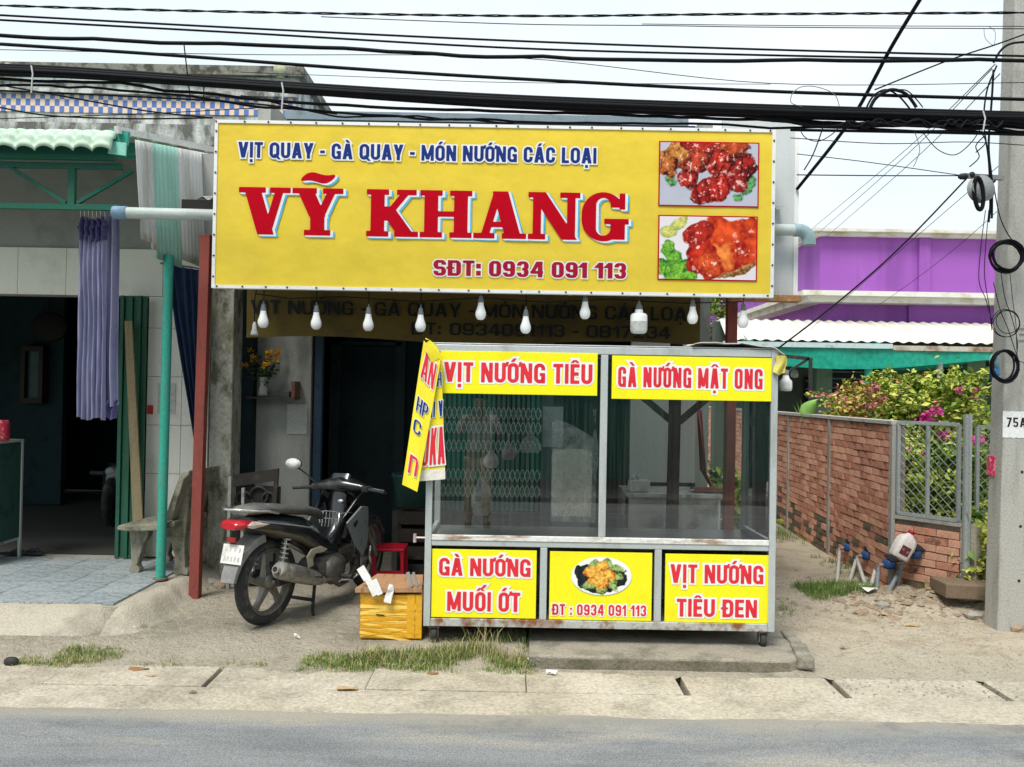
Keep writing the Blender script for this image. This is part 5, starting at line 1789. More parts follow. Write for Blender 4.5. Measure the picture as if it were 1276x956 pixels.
# ------------------------------------------------------------------ taped foam box with board and papers
BX0, BX1, BYy = pt(448, 800, 5.42).x, pt(525, 800, 5.42).x, 5.42
bz1 = pt(486, 741, BYy).z
M_tape = mat('yellow_tape', (.78, .42, .03), .28, col2=(.62, .31, .02), scale=11, amt=.6, streak=(1, 1, 4), coat=.3, fine=.08, bump=.2, bscale=40)
M_tape3 = mat('dark_tape_band', (.68, .34, .02), .25, col2=(.58, .28, .015), scale=14, coat=.4, fine=.1)
M_tape_glint = mat('tape_glint_streak', (.93, .64, .13), .22, col2=(.70, .36, .02), scale=8, streak=(.6, 1, 5), coat=.4, fine=.06)  # pale tone that paints the specular streaks on the tape
bxo = thing('taped_box', 'foam box wrapped all over in shiny orange-yellow tape, standing left of the cart', 'box', ((BX0 + BX1) / 2, BYy + .15, 0))
MB().box(BX0, BYy, .008, BX1, BYy + .30, bz1).build('box_body', M_tape, bxo, bevel=.012)
for k in range(24):
    z_ = .02 + (bz1 - .03) * ((k * 7) % 24) / 23
    tl = RN.uniform(-.035, .035)
    h_ = RN.uniform(.002, .012)
    d_ = .0008 + .00010 * k
    q = MB()
    n_ = 14
    fr_ = [(BX0 + (BX1 - BX0) * i / n_, BYy - d_ - .0004 * abs(fbm(i * .7, k)), z_ + tl * (i / n_ - .5) * 2) for i in range(n_ + 1)]
    vs = [(x, y, z + s_ * h_ * (1 + .25 * fbm(x * 20, k))) for s_ in (-1, 1) for x, y, z in fr_]
    q.add(vs, [(i, i + 1, n_ + 2 + i, n_ + 1 + i) for i in range(n_)])
    q.add([(BX0 - d_, BYy - d_, z_ - tl - h_), (BX0 - d_, BYy - d_, z_ - tl + h_), (BX0 - d_, BYy + .3, z_ + h_), (BX0 - d_, BYy + .3, z_ - h_)], [(0, 1, 2, 3)])
    q.build('tape_or_glint_band', (M_tape_glint, M_tape, M_tape3, M_tape_glint)[k % 4], bxo)  # half of these are painted glint streaks, the rest tape
for k, (x_, w_) in enumerate(((BX1 - .07, .05), (BX1 - .02, .04))):
    MB().box(x_ - w_ / 2, BYy - .0052 - .0005 * k, .02, x_ + w_ / 2, BYy - .0040 - .0005 * k, bz1 + .003).build('tape_or_glint_band', M_tape, bxo)
MB().prism([(BX0 + .10, BYy - .0075, bz1 * .58), (BX0 + .16, BYy - .0075, bz1 * .565), (BX0 + .15, BYy - .0075, bz1 * .54), (BX0 + .11, BYy - .0075, bz1 * .55)], (0, .002, 0)).build('torn_hole', M_dark, bxo)
bd = MB().prism([(BX0 - .03, BYy - .03, bz1 + .016), (BX1 + .0, BYy - .02, bz1 + .022), (BX1 - .03, BYy + .34, bz1 + .03), (BX0 + .05, BYy + .36, bz1 + .026)], (0, 0, .028))
tag(bd.build('wooden_board', mat('worn_board', (.42, .24, .13), .7, col2=(.26, .15, .08), scale=5, streak=(6, .7, 1), fine=.1)), 'worn brown wooden board lying on top of the taped box', 'board')
M_pap = mat('crumpled_paper', (.72, .72, .71), .7, col2=(.6, .6, .6), scale=12)
kn_ = thing('wrapped_knife', 'object rolled in white paper leaning diagonally over the left of the wooden board', 'utensil', pt(462, 738, BYy - .02))
q = [pt(449, 707, BYy), pt(458, 722, BYy - .02), pt(468, 742, BYy - .04)]
MB().bar(q[0], q[1], .05, .014, (0, 1, 0)).build('paper_fold', M_pap, kn_)
MB().bar(q[1] + Vector((0, -.004, .01)), q[2], .038, .016, (0, 1, 0)).build('paper_fold', M_pap, kn_)
MB().bar(pt(466, 722, BYy - .03), pt(474, 741, BYy - .045), .036, .01, (0, 1, 0)).build('paper_fold', M_pap, kn_)
tg = thing('metal_clip', 'small grey metal clip standing on the right edge of the wooden board', 'utensil', pt(512, 733, BYy))
MB().bar(pt(508, 713, BYy), pt(513, 731, BYy - .01), .022, .012).bar(pt(515, 713, BYy + .01), pt(520, 731, BYy), .016, .012).build('clip_jaw', mat('dull_steel', (.40, .41, .40), .4, metal=.5), tg)
tg = MB().loft([[pt(x, y, BYy - .035) + Vector((0, RN.uniform(-.012, .012), 0)) for x, y in r_] for r_ in (((478, 750), (487, 752), (489, 744), (480, 742)), ((480, 742), (489, 742), (491, 734), (484, 733)), ((483, 735), (491, 736), (490, 729), (485, 728)))], smooth=False)
tag(tg.build('crumpled_tissue', M_pap), 'crumpled white tissue stuck on the front of the wooden board', 'tissue')

# ------------------------------------------------------------------ concrete bench on the left porch
M_ben = mat('mossy_bench_concrete', (.26, .25, .19), .8, col2=(.12, .12, .09), scale=9, amt=.8, fine=.15, bump=.3, bscale=50, col3=(.36, .35, .28))
bc = gz(166, 714, PZ)
bench = thing('concrete_bench', 'mossy moulded concrete bench with a high back on the left porch', 'bench', (bc.x, bc.y, PZ), rz=rad(-7))
# local: x to the right along the seat depth (back at +x), y away along the bench length
BLn = .52
def bb_(nm, mb, m=M_ben, bevel=.008): return mb.build(nm, m, bench, local=True, bevel=bevel)
sp = [(-.07, .355), (-.075, .375), (-.05, .395), (.06, .392), (.28, .415), (.40, .44), (.40, .395), (.28, .365), (.06, .345), (-.04, .35)]
bb_('seat', MB().prism([Vector((x, -.12, z)) for x, z in sp], (0, BLn + .24, 0)))
bp = [(.30, .43), (.36, .44), (.385, .52), (.46, .76), (.50, .80), (.50, .83), (.45, .82), (.41, .76), (.335, .54)]
bb_('backrest', MB().prism([Vector((x, -.10, z)) for x, z in bp], (0, BLn + .20, 0)))
for yy in (0, BLn - .06):
    bb_('front_leg', MB().prism([Vector((x, yy, z)) for x, z in ((-.035, .0), (.045, .0), (.05, .03), (.03, .06), (.075, .22), (.12, .30), (.12, .35), (-.045, .348), (-.03, .22), (-.02, .06), (-.04, .03))], (0, .07, 0)))
    bb_('rear_leg', MB().prism([Vector((x, yy, z)) for x, z in ((.34, 0), (.45, 0), (.455, .03), (.43, .06), (.42, .25), (.44, .5), (.47, .72), (.43, .72), (.37, .52), (.28, .37), (.20, .352), (.20, .32), (.30, .28), (.345, .12), (.335, .03))], (0, .07, 0)))

# ------------------------------------------------------------------ curtains
def curtain(nm, label, m, tl, tr, bl_, br, Y, folds, depth, top_m=None, seed=0, cat='curtain', pinch=0.0):
    t_ = thing(nm, label, cat, pt((bl_[0] + br[0]) / 2, bl_[1], Y))
    A_, B_, C_, D_ = pt(*tl, Y), pt(*tr, Y), pt(*bl_, Y), pt(*br, Y)
    def fn(u, v):
        p = bil((C_, D_, A_, B_), u, v)
        if pinch:
            p = p + (bil((C_, D_, A_, B_), .5, v) - p) * pinch * math.exp(-((v - .93) / .05) ** 2)
        w_ = math.sin(u * folds * 2 * PI + 1.5 * fbm(u * 3, v * 1.2, seed) + seed)
        return p + Vector((0, depth * w_ * (.6 + .4 * (1 - v)) + .02 * fbm(u * 5, v * 3, seed), .012 * math.sin(u * 9 + seed) * (1 - v)))
    MB().grid(fn, int(folds * 12), 40, thick=(0, .003, 0)).build('curtain_cloth', m, t_)
    return t_
M_lav = mat('lavender_cloth', (.25, .255, .39), .8, col2=(.20, .20, .32), scale=4, fine=.05)
M_lavd = mat('violet_cloth', (.10, .09, .22), .8, col2=(.07, .06, .16), scale=4, fine=.05)
cu = curtain('lavender_curtain', 'long pleated lavender curtain bunched up under the green truss of the left porch', M_lav, (97, 292), (131, 296), (94, 521), (130, 523), 6.25, 6, .022, seed=1)
def extra(tl, tr, bl_, br, Y, folds, depth, m, seed):
    A_, B_, C_, D_ = pt(*tl, Y), pt(*tr, Y), pt(*bl_, Y), pt(*br, Y)
    MB().grid(lambda u, v: bil((C_, D_, A_, B_), u, v) + Vector((0, depth * math.sin(u * folds * 2 * PI + seed + 1.2 * fbm(u * 2, v * 2, seed)), .01 * math.sin(8 * u))), int(folds * 14), 30, thick=(0, .003, 0)).build('curtain_cloth', m, cu)
extra((130, 270), (148, 268), (124, 505), (148, 506), 6.28, 2.2, .03, M_lav, 2.0)
extra((96, 280), (133, 280), (97, 300), (131, 300), 6.235, 5, .03, M_lavd, 1.0)
extra((100, 272), (130, 272), (95, 284), (134, 284), 6.238, 5, .03, M_lavd, .3)
extra((126, 288), (134, 288), (122, 512), (133, 512), 6.27, 1, .02, M_lavd, 3.0)
extra((134, 500), (146, 500), (128, 521), (144, 523), 6.29, 1.6, .02, M_lavd, 3.6)
for k in range(7):
    px = 100 + k * 5
    MB().tube([pt(px, 262, 6.2), pt(px + 1, 274, 6.235)], .003, 5).build('curtain_hook', M_chr, cu)
M_navy = mat('navy_cloth', (.018, .035, .085), .8, col2=(.012, .022, .055), scale=5)
curtain('navy_curtain', 'dark navy curtain gathered to one side between the teal post and the red post', M_navy, (207, 330), (257, 338), (243, 545), (256, 548), 6.85, 5, .035, seed=4)
MB_ = MB()
MB_.tube([pt(200, 328, 6.85), pt(262, 336, 6.85)], .009, 8)
tag(MB_.build('curtain_rod', M_rim), 'thin metal curtain rod above the dark navy curtain', 'rod')

# folding door stack and leaning plank at the left house
fdm = mat('green_door_sheet', (.03, .115, .072), .5, col2=(.025, .08, .05), scale=9, streak=(1, 1, .2))
fd = thing('folding_door', 'dark green folding door pushed together at the right side of the open doorway', 'door', pt(172, 690, 7.2))
x0_, x1_ = pt(152, 400, 7.2).x, pt(184, 400, 7.2).x
for k in range(6):
    x_ = x0_ + (x1_ - x0_) * k / 6
    MB().box(x_, 7.16 + .02 * (k % 2), PZ + .01, x_ + (x1_ - x0_) / 6 - .006, 7.19 + .02 * (k % 2), zl - .01).build('door_leaf', fdm, fd)
pk = MB().prism([pt(155, 400, 7.08), pt(164, 400, 7.08), pt(180, 692, 7.08), pt(167, 692, 7.08)], (0, .02, 0))
tag(pk.build('leaning_plank', mat('pale_brown_plank', (.27, .22, .13), .8, col2=(.19, .15, .09), scale=6, streak=(5, 1, .5))), 'narrow pale brown plank leaning against the green folding door', 'plank')
nt = thing('wall_notice', 'faint pale notice sheet stuck on the cream tiles behind the teal post', 'notice', pt(208, 515, WY - .01))
A_, B_ = pt(196, 515, WY - .006), pt(219, 478, WY - .006)
MB().box(A_.x, WY - .008, A_.z, B_.x, WY - .005, B_.z).build('sheet', mat('pale_notice', (.56, .57, .54), .4), nt)
for k in range(9):
    z_ = A_.z + (B_.z - A_.z) * (.1 + .09 * k)
    MB().box(A_.x + .02, WY - .0095, z_, B_.x - .02 - .03 * (k % 3), WY - .0085, z_ + .007).build('print_line', mat('faint_print', (.40, .41, .40), .5), nt)
tag(MB().box(pt(184, 515, WY).x, WY - .01, pt(188, 516, WY).z, pt(191, 515, WY).x, WY - .004, pt(188, 505, WY).z).build('red_sticker', mat('red_sticker_face', (.6, .06, .05), .5)), 'small red sticker on the cream tiles beside the green folding door', 'sticker')

# things inside the dark left room
def orect(px0, py0, px1, py1, Y):
    A_, B_ = pt(px0, py1, Y), pt(px1, py0, Y)
    return A_.x, A_.z, B_.x, B_.z
fr0 = orect(28, 432, 57, 502, 10.3)
ck = thing('wall_cabinet', 'narrow dark framed glass cabinet on the teal wall inside the left room', 'cabinet', (fr0[0], 10.3, fr0[1]))
M_dw = mat('dark_wood', (.04, .03, .025), .4)
for (a, b, c, d) in ((fr0[0], fr0[1], fr0[2], fr0[1] + .06), (fr0[0], fr0[3] - .06, fr0[2], fr0[3]), (fr0[0], fr0[1] + .06, fr0[0] + .05, fr0[3] - .06), (fr0[2] - .05, fr0[1] + .06, fr0[2], fr0[3] - .06)):
    MB().box(a, 10.24, b, c, 10.37, d).build('frame', M_dw, ck)
MB().box(fr0[0] + .06, 10.30, fr0[1] + .06, fr0[2] - .06, 10.36, fr0[3] - .06).build('glass', mat('green_glass', (.06, .12, .11), .15), ck)
c_ = pt(61, 408, 9.9)
hat = thing('hanging_disc', 'round dark woven tray hanging under the ceiling inside the left room', 'tray', c_)
MB().lathe(c_, [(.001, .02), (.2, .015), (.22, -.01), (.19, -.03), (.001, -.02)], 28, (0, -1, 0), sx=1, sy=.8).build('tray_bowl', mat('black_woven', (.025, .025, .025), .7), hat)
MB().tube([c_ + Vector((0, 0, .18)), c_ + Vector((0, 0, .7))], .006, 5).build('hanging_cord', M_wire, hat)
gc = orect(-60, 553, 2, 680, 6.9)
gcb = thing('glass_counter', 'pale framed glass counter at the left edge of the porch', 'counter', (gc[0], 6.9, PZ))
M_gf = mat('counter_frame', (.45, .50, .46), .4, metal=.3)
for x_ in (gc[2] - .025, gc[0]):
    for y_ in (6.75, 7.2):
        MB().box(x_, y_, PZ, x_ + .022, y_ + .022, gc[3]).build('post', M_gf, gcb)
MB().box(gc[0], 6.75, gc[3], gc[2], 7.22, gc[3] + .02).build('top', M_gf, gcb)
MB().box(gc[0], 6.76, gc[1] + .0, gc[2] - .026, 7.2, gc[1] + .02).build('base', M_gf, gcb)
MB().box(gc[0] + .03, 6.765, gc[1] + .03, gc[2] - .03, 6.77, gc[3] - .005).build('front_glass', mat('dark_green_glass', (.03, .07, .06), .12), gcb)
MB().box(gc[2] - .012, 6.78, gc[1] + .03, gc[2] - .008, 7.19, gc[3] - .005).build('side_glass', MATS['dark_green_glass'], gcb)
rc = orect(-8, 524, 10, 552, 6.95)
tag(MB().lathe(((rc[0] + rc[2]) / 2, 6.95, gc[3] + .021), [(.001, 0), (.06, 0), (.065, .02), (.065, .15), (.055, .17), (.001, .172)], 20).build('red_tin', mat('red_tin_face', (.45, .03, .06), .35, col2=(.75, .5, .5), scale=26, amt=.35)), 'red patterned tin standing on the glass counter at the left edge', 'tin')
# slippers
M_slip = mat('dark_rubber_slipper', (.05, .05, .055), .6)
for (px, py, rz_, lb) in ((16, 691, .3, 'dark rubber slipper nearest the glass counter on the porch floor'), (38, 690, -.2, 'dark rubber slipper right of its pair on the porch floor')):
    c_ = gz(px, py, PZ + .003)
    s_ = thing('slipper', lb, 'slipper', c_, 'pair of slippers by the doorway', rz=rz_)
    MB().prism([Vector((.13 * math.cos(a), .05 * math.sin(a) * (1 + .25 * math.cos(a)), 0)) for a in [2 * PI * k / 18 for k in range(18)]], (0, 0, .02)).build('sole', M_slip, s_, local=True, bevel=.004)
    MB().tube([(.09, 0, .02), (.04, .035, .05), (-.02, .045, .02)], .009, 8).tube([(.09, 0, .02), (.04, -.035, .05), (-.02, -.045, .02)], .009, 8).build('strap', M_slip, s_, local=True)
# dark scooter shape parked inside the left room
si = thing('indoor_scooter', 'dark scooter standing far inside the unlit left room', 'motorbike', (pt(150, 640, 9).x, 9.2, PZ))
c_ = pt(148, 590, 9.0)
MB().tube([c_ + Vector((-.3, 0, 0)), c_, c_ + Vector((.28, .05, .0))], .025, 8).build('handlebar', M_blk2, si)
MB().loft([[c_ + Vector((.13 * math.cos(a) * w_, -.06 + .1 * math.sin(a) * w_, dz)) for a in [2 * PI * k / 12 for k in range(12)]] for dz, w_ in ((.12, .5), (.04, 1), (-.15, 1.1), (-.45, .9), (-.6, .5))]).build('front_shield', M_blk, si)
MB().lathe((c_.x - .05, 8.95, PZ + .27), [(.16, 0), (.27, .02), (.27, .08), (.16, .10)], 24, (1, 0, 0)).build('wheel', M_tyre, si)
MB().ball(c_ + Vector((-.02, -.14, .03)), .06, 12, (1, .5, .8)).build('headlamp', mat('lamp_glass', (.3, .33, .33), .1), si)

# ------------------------------------------------------------------ rack behind the motorbike
RY = 6.75
rk = thing('wooden_rack', 'dark ornate wooden frame with pale metal uprights standing behind the motorbike', 'rack', pt(315, 700, RY))
M_pm = mat('pale_metal', (.46, .47, .45), .45, metal=.3, col2=(.3, .28, .25), scale=14)
M_carv = mat('black_brown_wood', (.045, .04, .035), .5, col2=(.08, .07, .06), scale=14)
q = orect(283, 594, 289, 702, RY)
MB().box(q[0], RY - .02, 0, q[2], RY + .02, q[3]).build('upright', M_pm, rk)
q = orect(301, 608, 305, 640, RY)
MB().box(q[0], RY - .015, q[1] - .3, q[2], RY + .015, q[3]).build('upright', M_pm, rk)
def P3(x, y): return pt(x, y, RY + .06)
MB().prism([P3(290, 592), P3(347, 584), P3(346, 599), P3(290, 607)], (0, .03, 0)).build('top_rail', M_carv, rk)
MB().prism([P3(341, 600), P3(346, 599), P3(340, 700), P3(333, 700)], (0, .03, 0)).build('side_rail', M_carv, rk)
MB().prism([P3(290, 632), P3(344, 632), P3(343, 640), P3(290, 640)], (0, .03, 0)).build('lower_rail', M_carv, rk)
for k, (x_, y_, r_) in enumerate(((303, 622, 9), (322, 618, 11), (334, 622, 8))):
    cc_ = P3(x_, y_)
    MB().tube([cc_ + Vector((r_ / 155 * math.cos(a), 0.01, r_ / 155 * math.sin(a))) for a in [2 * PI * i / 16 for i in range(16)]], .011, 6, closed=True).build('carved_ring', M_carv, rk)
MB().box(pt(290, 700, RY + .05).x, RY + .09, 0, pt(344, 700, RY).x, RY + .10, P3(300, 606).z).build('back_panel', mat('sooty_panel', (.03, .035, .035), .7), rk)

# flower shelf on the grey wall
FY = SY + .06
sh0 = pt(314, 494, FY)
MB__ = MB().box(sh0.x, SY - .10, sh0.z - .02, pt(373, 494, FY).x, SY + .098, sh0.z)
shf = thing('wall_shelf', 'small dark shelf fixed to the grey wall under the flower vase', 'shelf', (sh0.x, SY, sh0.z))
MB__.build('board', M_carv, shf)
MB().box(pt(370, 470, FY).x - .01, SY - .09, sh0.z, pt(373, 470, FY).x, SY + .09, sh0.z + .14).build('side_board', mat('reddish_wood', (.16, .07, .05), .6), shf)
tag(MB().box(pt(346, 490, FY).x, SY - .04, sh0.z + .001, pt(364, 490, FY).x, SY + .04, sh0.z + .05).build('small_box', mat('dark_box', (.08, .085, .08), .6)), 'small dark box lying on the wall shelf beside the flower vase', 'box')
vc = pt(328, 494, SY - .01)
vc.z = sh0.z + .001
vz = thing('flower_vase', 'pale vase with yellow and orange flowers on the small wall shelf', 'vase', vc)
MB().lathe(vc, [(.001, .002), (.040, .002), (.046, .02), (.038, .07), (.028, .10), (.033, .14), (.048, .17), (.044, .172), (.026, .12), (.001, .11)], 18).build('vase_body', mat('dusty_vase', (.38, .40, .37), .3, col2=(.28, .3, .28), scale=12), vz)
def leafy(mb, c, n, spread, size, rng, flat=.5, up=.3):
    for _ in range(n):
        p = Vector(c) + Vector((rng.gauss(0, spread[0]), rng.gauss(0, spread[1]), rng.gauss(0, spread[2])))
        leaf(mb, p, size * rng.uniform(.6, 1.3), rng, flat, up)
def leaf(mb, p, s_, rng, flat=.5, up=.3):
    d = Vector((rng.uniform(-1, 1), rng.uniform(-1, 1), rng.uniform(-.6, .5) + up * .3)).normalized()
    n_ = Vector((rng.uniform(-1, 1), rng.uniform(-1, 1), 1.2)).normalized()
    w_ = d.cross(n_).normalized() * s_ * .30
    m_ = d.cross(w_).normalized() * s_ * .06
    a, b = p, p + d * s_
    mid = p + d * s_ * .45
    mb.add([a, mid + w_ + m_, b, mid - w_ + m_, mid - m_ * .5], [(0, 1, 4), (1, 2, 4), (2, 3, 4), (3, 0, 4)])
M_leafd = mat('dark_leaf', (.035, .075, .03), .6, col2=(.055, .10, .03), scale=12)
M_flo = mat('yellow_orange_petal', (.75, .36, .02), .6, col2=(.80, .52, .04), scale=40, amt=.8)
rg = random.Random(3)
lf_ = MB()
fl_ = MB()
for k in range(13):
    e = vc + Vector((rg.uniform(-.16, .16), rg.uniform(-.08, .05), rg.uniform(.24, .42)))
    lf_.tube([vc + Vector((0, 0, .13)), vc + (e - vc) * .6 + Vector((0, 0, .03)), e], .003, 4)
    leafy(lf_, vc + (e - vc) * .7, 10, (.03, .03, .04), .05, rg)
    for _ in range(26):
        d = Vector((rg.gauss(0, 1), rg.gauss(0, 1), rg.gauss(0, .6))).normalized()
        leaf(fl_, e + d * .012, .035, rg, 0, 1)
lf_.build('stems_and_leaves', M_leafd, vz)
fl_.build('flower_heads', M_flo, vz)
A4 = orect(356, 504, 382, 541, FY)
tag(MB().box(A4[0], SY + .092, A4[1], A4[2], SY + .097, A4[3]).build('pinned_paper', mat('old_paper', (.50, .51, .47), .8, col2=(.42, .43, .4), scale=8)), 'old pale sheet of paper pinned on the grey wall below the shelf', 'paper')

# stool, bucket
stp = gz(487, 712, 0)
sx_, sy_ = pt(488, 700, 6.95).x, 6.95
M_rs = mat('red_plastic', (.45, .01, .03), .35, col2=(.35, .01, .02))
st = thing('plastic_stool', 'low red plastic stool in the dark between the motorbike and the cart', 'stool', (sx_, sy_, 0))
h_ = pt(487, 680, 6.95).z
MB().box(sx_ - .14, sy_ - .14, h_ - .025, sx_ + .12, sy_ + .14, h_).build('seat', M_rs, st, bevel=.01)
for a in (-.12, .10):
    for b in (-.12, .12):
        MB().bar((sx_ + a * 1.1, sy_ + b * 1.1, 0), (sx_ + a, sy_ + b, h_ - .025), .025, .025).build('leg', M_rs, st)
MB().bar((sx_ - .12, sy_ - .125, h_ * .4), (sx_ + .10, sy_ - .125, h_ * .4), .02, .03, (0, 0, 1)).build('stretcher', M_rs, st)
bkx = pt(512, 640, 7.28).x
bk = thing('dark_bucket', 'dark teal plastic bucket on a dark crate beside the cart, in shadow', 'bucket', (bkx, 7.15, .55))
MB().lathe((bkx, 7.28, .61), [(.001, 0), (.13, 0), (.16, .25), (.172, .26), (.172, .285), (.150, .285), (.12, .02)], 24).build('bucket_body', mat('dark_teal_plastic', (.03, .09, .085), .4), bk)
MB().tube([(bkx + .16 * math.cos(a), 7.28 - .03, .88 - .12 * math.sin(a)) for a in [PI * k / 10 for k in range(11)]], .004, 5).build('bucket_handle', M_wire, bk)
cr_ = thing('dark_crate', 'black slatted crate under the dark teal bucket left of the cart', 'crate', (bkx, 7.15, 0))
for z_ in (.02, .17, .32, .47):
    MB().box(bkx - .10, 7.18, z_, bkx + .24, 7.2, z_ + .11).build('slat', M_carv, cr_)
    MB().box(bkx - .10, 7.38, z_, bkx + .24, 7.40, z_ + .11).build('slat', M_carv, cr_)
for x_ in (bkx - .10, bkx + .21):
    MB().box(x_, 7.201, 0, x_ + .03, 7.379, .59).build('end_panel', M_carv, cr_)
MB().box(bkx - .08, 7.2, .585, bkx + .21, 7.38, .605).build('lid', M_carv, cr_)

# ------------------------------------------------------------------ things seen through the cart glass
TYb = 6.95
t0 = orect(781, 617, 902, 676, TYb)
sink = thing('steel_table', 'stained stainless steel table behind the right pane of the cart', 'table', ((t0[0] + t0[2]) / 2, TYb, 0))
M_ss = mat('stained_steel', (.52, .53, .50), .4, metal=.2, col2=(.24, .22, .19), scale=6, amt=.8, streak=(1, 1, .5))
MB().box(t0[0], TYb, t0[3] - .03, t0[2], TYb + .6, t0[3]).build('table_top', M_ss, sink, bevel=.003)
MB().box(t0[0] + .02, TYb + .02, .10, t0[2] - .04, TYb + .04, t0[3] - .031).build('front_panel', mat('grey_table_panel', (.36, .37, .345), .5, metal=.0, col2=(.17, .17, .15), scale=4, amt=.8), sink)
for x_ in (t0[0] + .02, t0[2] - .05):
    for y_ in (TYb + .045, TYb + .56):
        MB().box(x_, y_, 0, x_ + .035, y_ + .035, t0[3] - .031).build('leg', M_ss, sink)
tc_ = pt(796, 612, TYb + .15)
tb_ = thing('tissue_box', 'white plastic tissue holder with a tuft of tissue on the steel table', 'tissue box', (tc_.x, TYb + .15, t0[3] + .001))
MB().box(tc_.x - .085, TYb + .08, t0[3] + .001, tc_.x + .085, TYb + .22, t0[3] + .10).build('holder', mat('cream_plastic', (.66, .66, .62), .4), tb_, bevel=.015)
tu = MB()
for k in range(14):
    a_ = Vector((tc_.x - .02 + rg.uniform(-.01, .01), TYb + .15 + rg.uniform(-.01, .01), t0[3] + .095))
    leaf(tu, a_, .07, rg, 0, 3)
tu.build('tissue_tuft', M_pap, tb_)
c_ = pt(880, 618, TYb + .2)
tr_ = MB().loft([[Vector((c_.x - .12 + .02 * i + .26 * u_, TYb + .2 + .1 * math.cos(a), t0[3] + .012 + .03 * abs(math.sin(a)))) for a in [2 * PI * k / 8 for k in range(8)]] for i, u_ in enumerate((0, .3, .6, .9))])
tag(tr_.build('red_cloth', mat('faded_red_cloth', (.35, .16, .13), .8, col2=(.5, .4, .35), scale=14)), 'faded red cloth lying on the right end of the steel table', 'cloth')
WYp = 6.85
wp = thing('timber_prop', 'dark timber post with two slanting braces seen through the right pane', 'post', pt(840, 690, WYp))
M_tm = mat('dark_timber', (.05, .045, .04), .7, col2=(.09, .075, .06), scale=9, streak=(3, 3, .5))
def WP(x, y): return pt(x, y, WYp)
a_, b_ = WP(843, 490), WP(837, 618)
MB().bar((a_.x, WYp, 2.7), (b_.x, WYp, 0), .085, .085).build('post', M_tm, wp)
MB().bar(WP(800, 494), WP(838, 526), .05, .06).build('brace', M_tm, wp)
MB().bar(WP(884, 494), WP(846, 526), .05, .06).build('brace', M_tm, wp)
# wrapped fridge-like box under plastic, with a pale sheet on the dark pillar beside it
f0 = orect(688, 563, 741, 644, 7.05)
fz = thing('wrapped_cabinet', 'cream cabinet wrapped in clear plastic film behind the left pane', 'cabinet', ((f0[0] + f0[2]) / 2, 7.05, 0))
MB().box(f0[0], 7.05, f0[1], f0[2] - .02, 7.35, f0[3]).build('cabinet_body', mat('cream_cabinet', (.78, .74, .62), .5, col2=(.66, .62, .52), scale=3), fz, bevel=.01)
MB().box(f0[0] + .01, 7.07, 0, f0[2] - .03, 7.34, f0[1] - .002).build('cabinet_base', mat('blue_grey_base', (.16, .20, .22), .6), fz)
fm = MB()
fpts = orect(686, 524, 744, 650, 7.02)
def ffn(u, v):
    x = fpts[0] + (fpts[2] - fpts[0]) * u
    zt_ = fpts[3] - .16 * max(0, u - .1) ** 1.4 * 1.2 + (.0 if u > .08 else -.02)
    z = fpts[1] + (zt_ - fpts[1]) * v
    return (x, 7.02 + .018 * fbm(u * 7, v * 9) - .01 + .1 * max(0, v - .7), z)
fm.grid(ffn, 24, 30)
fm.build('plastic_film', film_mat('cloudy_film', (.80, .84, .82), .36), fz)
pl0 = orect(673, 494, 690, 660, 7.22)
tag(MB().box(pl0[0], 7.22, 0, pl0[2], 7.34, 2.7).build('dark_pillar', mat('grey_blue_pillar', (.075, .10, .105), .7)), 'slim dark grey pillar to the right of the green folding gate', 'pillar')
pp = orect(676, 507, 702, 557, 7.19)
tag(MB().box(pp[0], 7.19, pp[1], pp[2], 7.195, pp[3]).build('pale_sheet', mat('grey_sheet_paper', (.30, .36, .36), .6)), 'pale grey sheet pinned across the slim dark pillar', 'paper')

# hanging plastic bags inside the cart
M_bag = film_mat('clear_bag', (.70, .72, .70), .34)
M_bagd = film_mat('milky_bag', (.80, .78, .80), .62)
def bag(label, cx, ctop, cy, w_, h_, m, Y, fill=None, seed=0):
    top, mid = pt(cx, ctop, Y), pt(cx, cy, Y)
    b = thing('plastic_bag', label, 'plastic bag', (mid.x, Y, mid.z - h_ / 2), 'bags hanging in the cart')
    rings = []
    for k in range(9):
        t_ = k / 8
        z = mid.z - h_ / 2 + h_ * t_
        r_ = w_ / 2 * (math.sin(PI * min(1, t_ * .9 + .12)) ** .6) * (1 - .35 * t_)
        rings.append([Vector((mid.x + r_ * math.cos(a) * (1 + .15 * fbm(a, t_ * 3, seed)), Y + r_ * .5 * math.sin(a), z)) for a in [2 * PI * i / 14 for i in range(14)]])
    rings.append([Vector((top.x + .012 * math.cos(a), Y + .012 * math.sin(a), top.z)) for a in [2 * PI * i / 14 for i in range(14)]])
    MB().loft(rings).build('bag_film', m, b)
    MB().tube([top, (top.x, Y, kz1 - .05)], .002, 4).build('string', M_wire, b)
    if fill:
        MB().ball((mid.x, Y, mid.z - h_ * .18), w_ * .33, 10, (1, .5, .8)).build('bag_contents', fill, b)
bag('small milky bag with white contents hanging in the middle of the left pane', 612, 512, 572, .12, .12, M_bagd, KY + .35, mat('white_stuff', (.7, .68, .7), .6), 1)
bag('clear bag with a pinkish bundle hanging in the left pane', 634, 540, 562, .12, .12, M_bag, KY + .4, mat('pinkish_stuff', (.5, .3, .34), .6), 2)
bag('long clear bag of green herbs hanging lowest in the left pane', 600, 570, 618, .16, .26, M_bag, KY + .3, mat('herb_green', (.22, .32, .14), .7, col2=(.1, .2, .06), scale=20), 3)
bag('puffed clear bag beside the dark pillar in the left pane', 661, 530, 552, .16, .13, M_bag, KY + .45, None, 4)
bag('clear bag hanging just left of the cart mullion', 741, 510, 560, .06, .3, M_bag, KY + .4, None, 5)

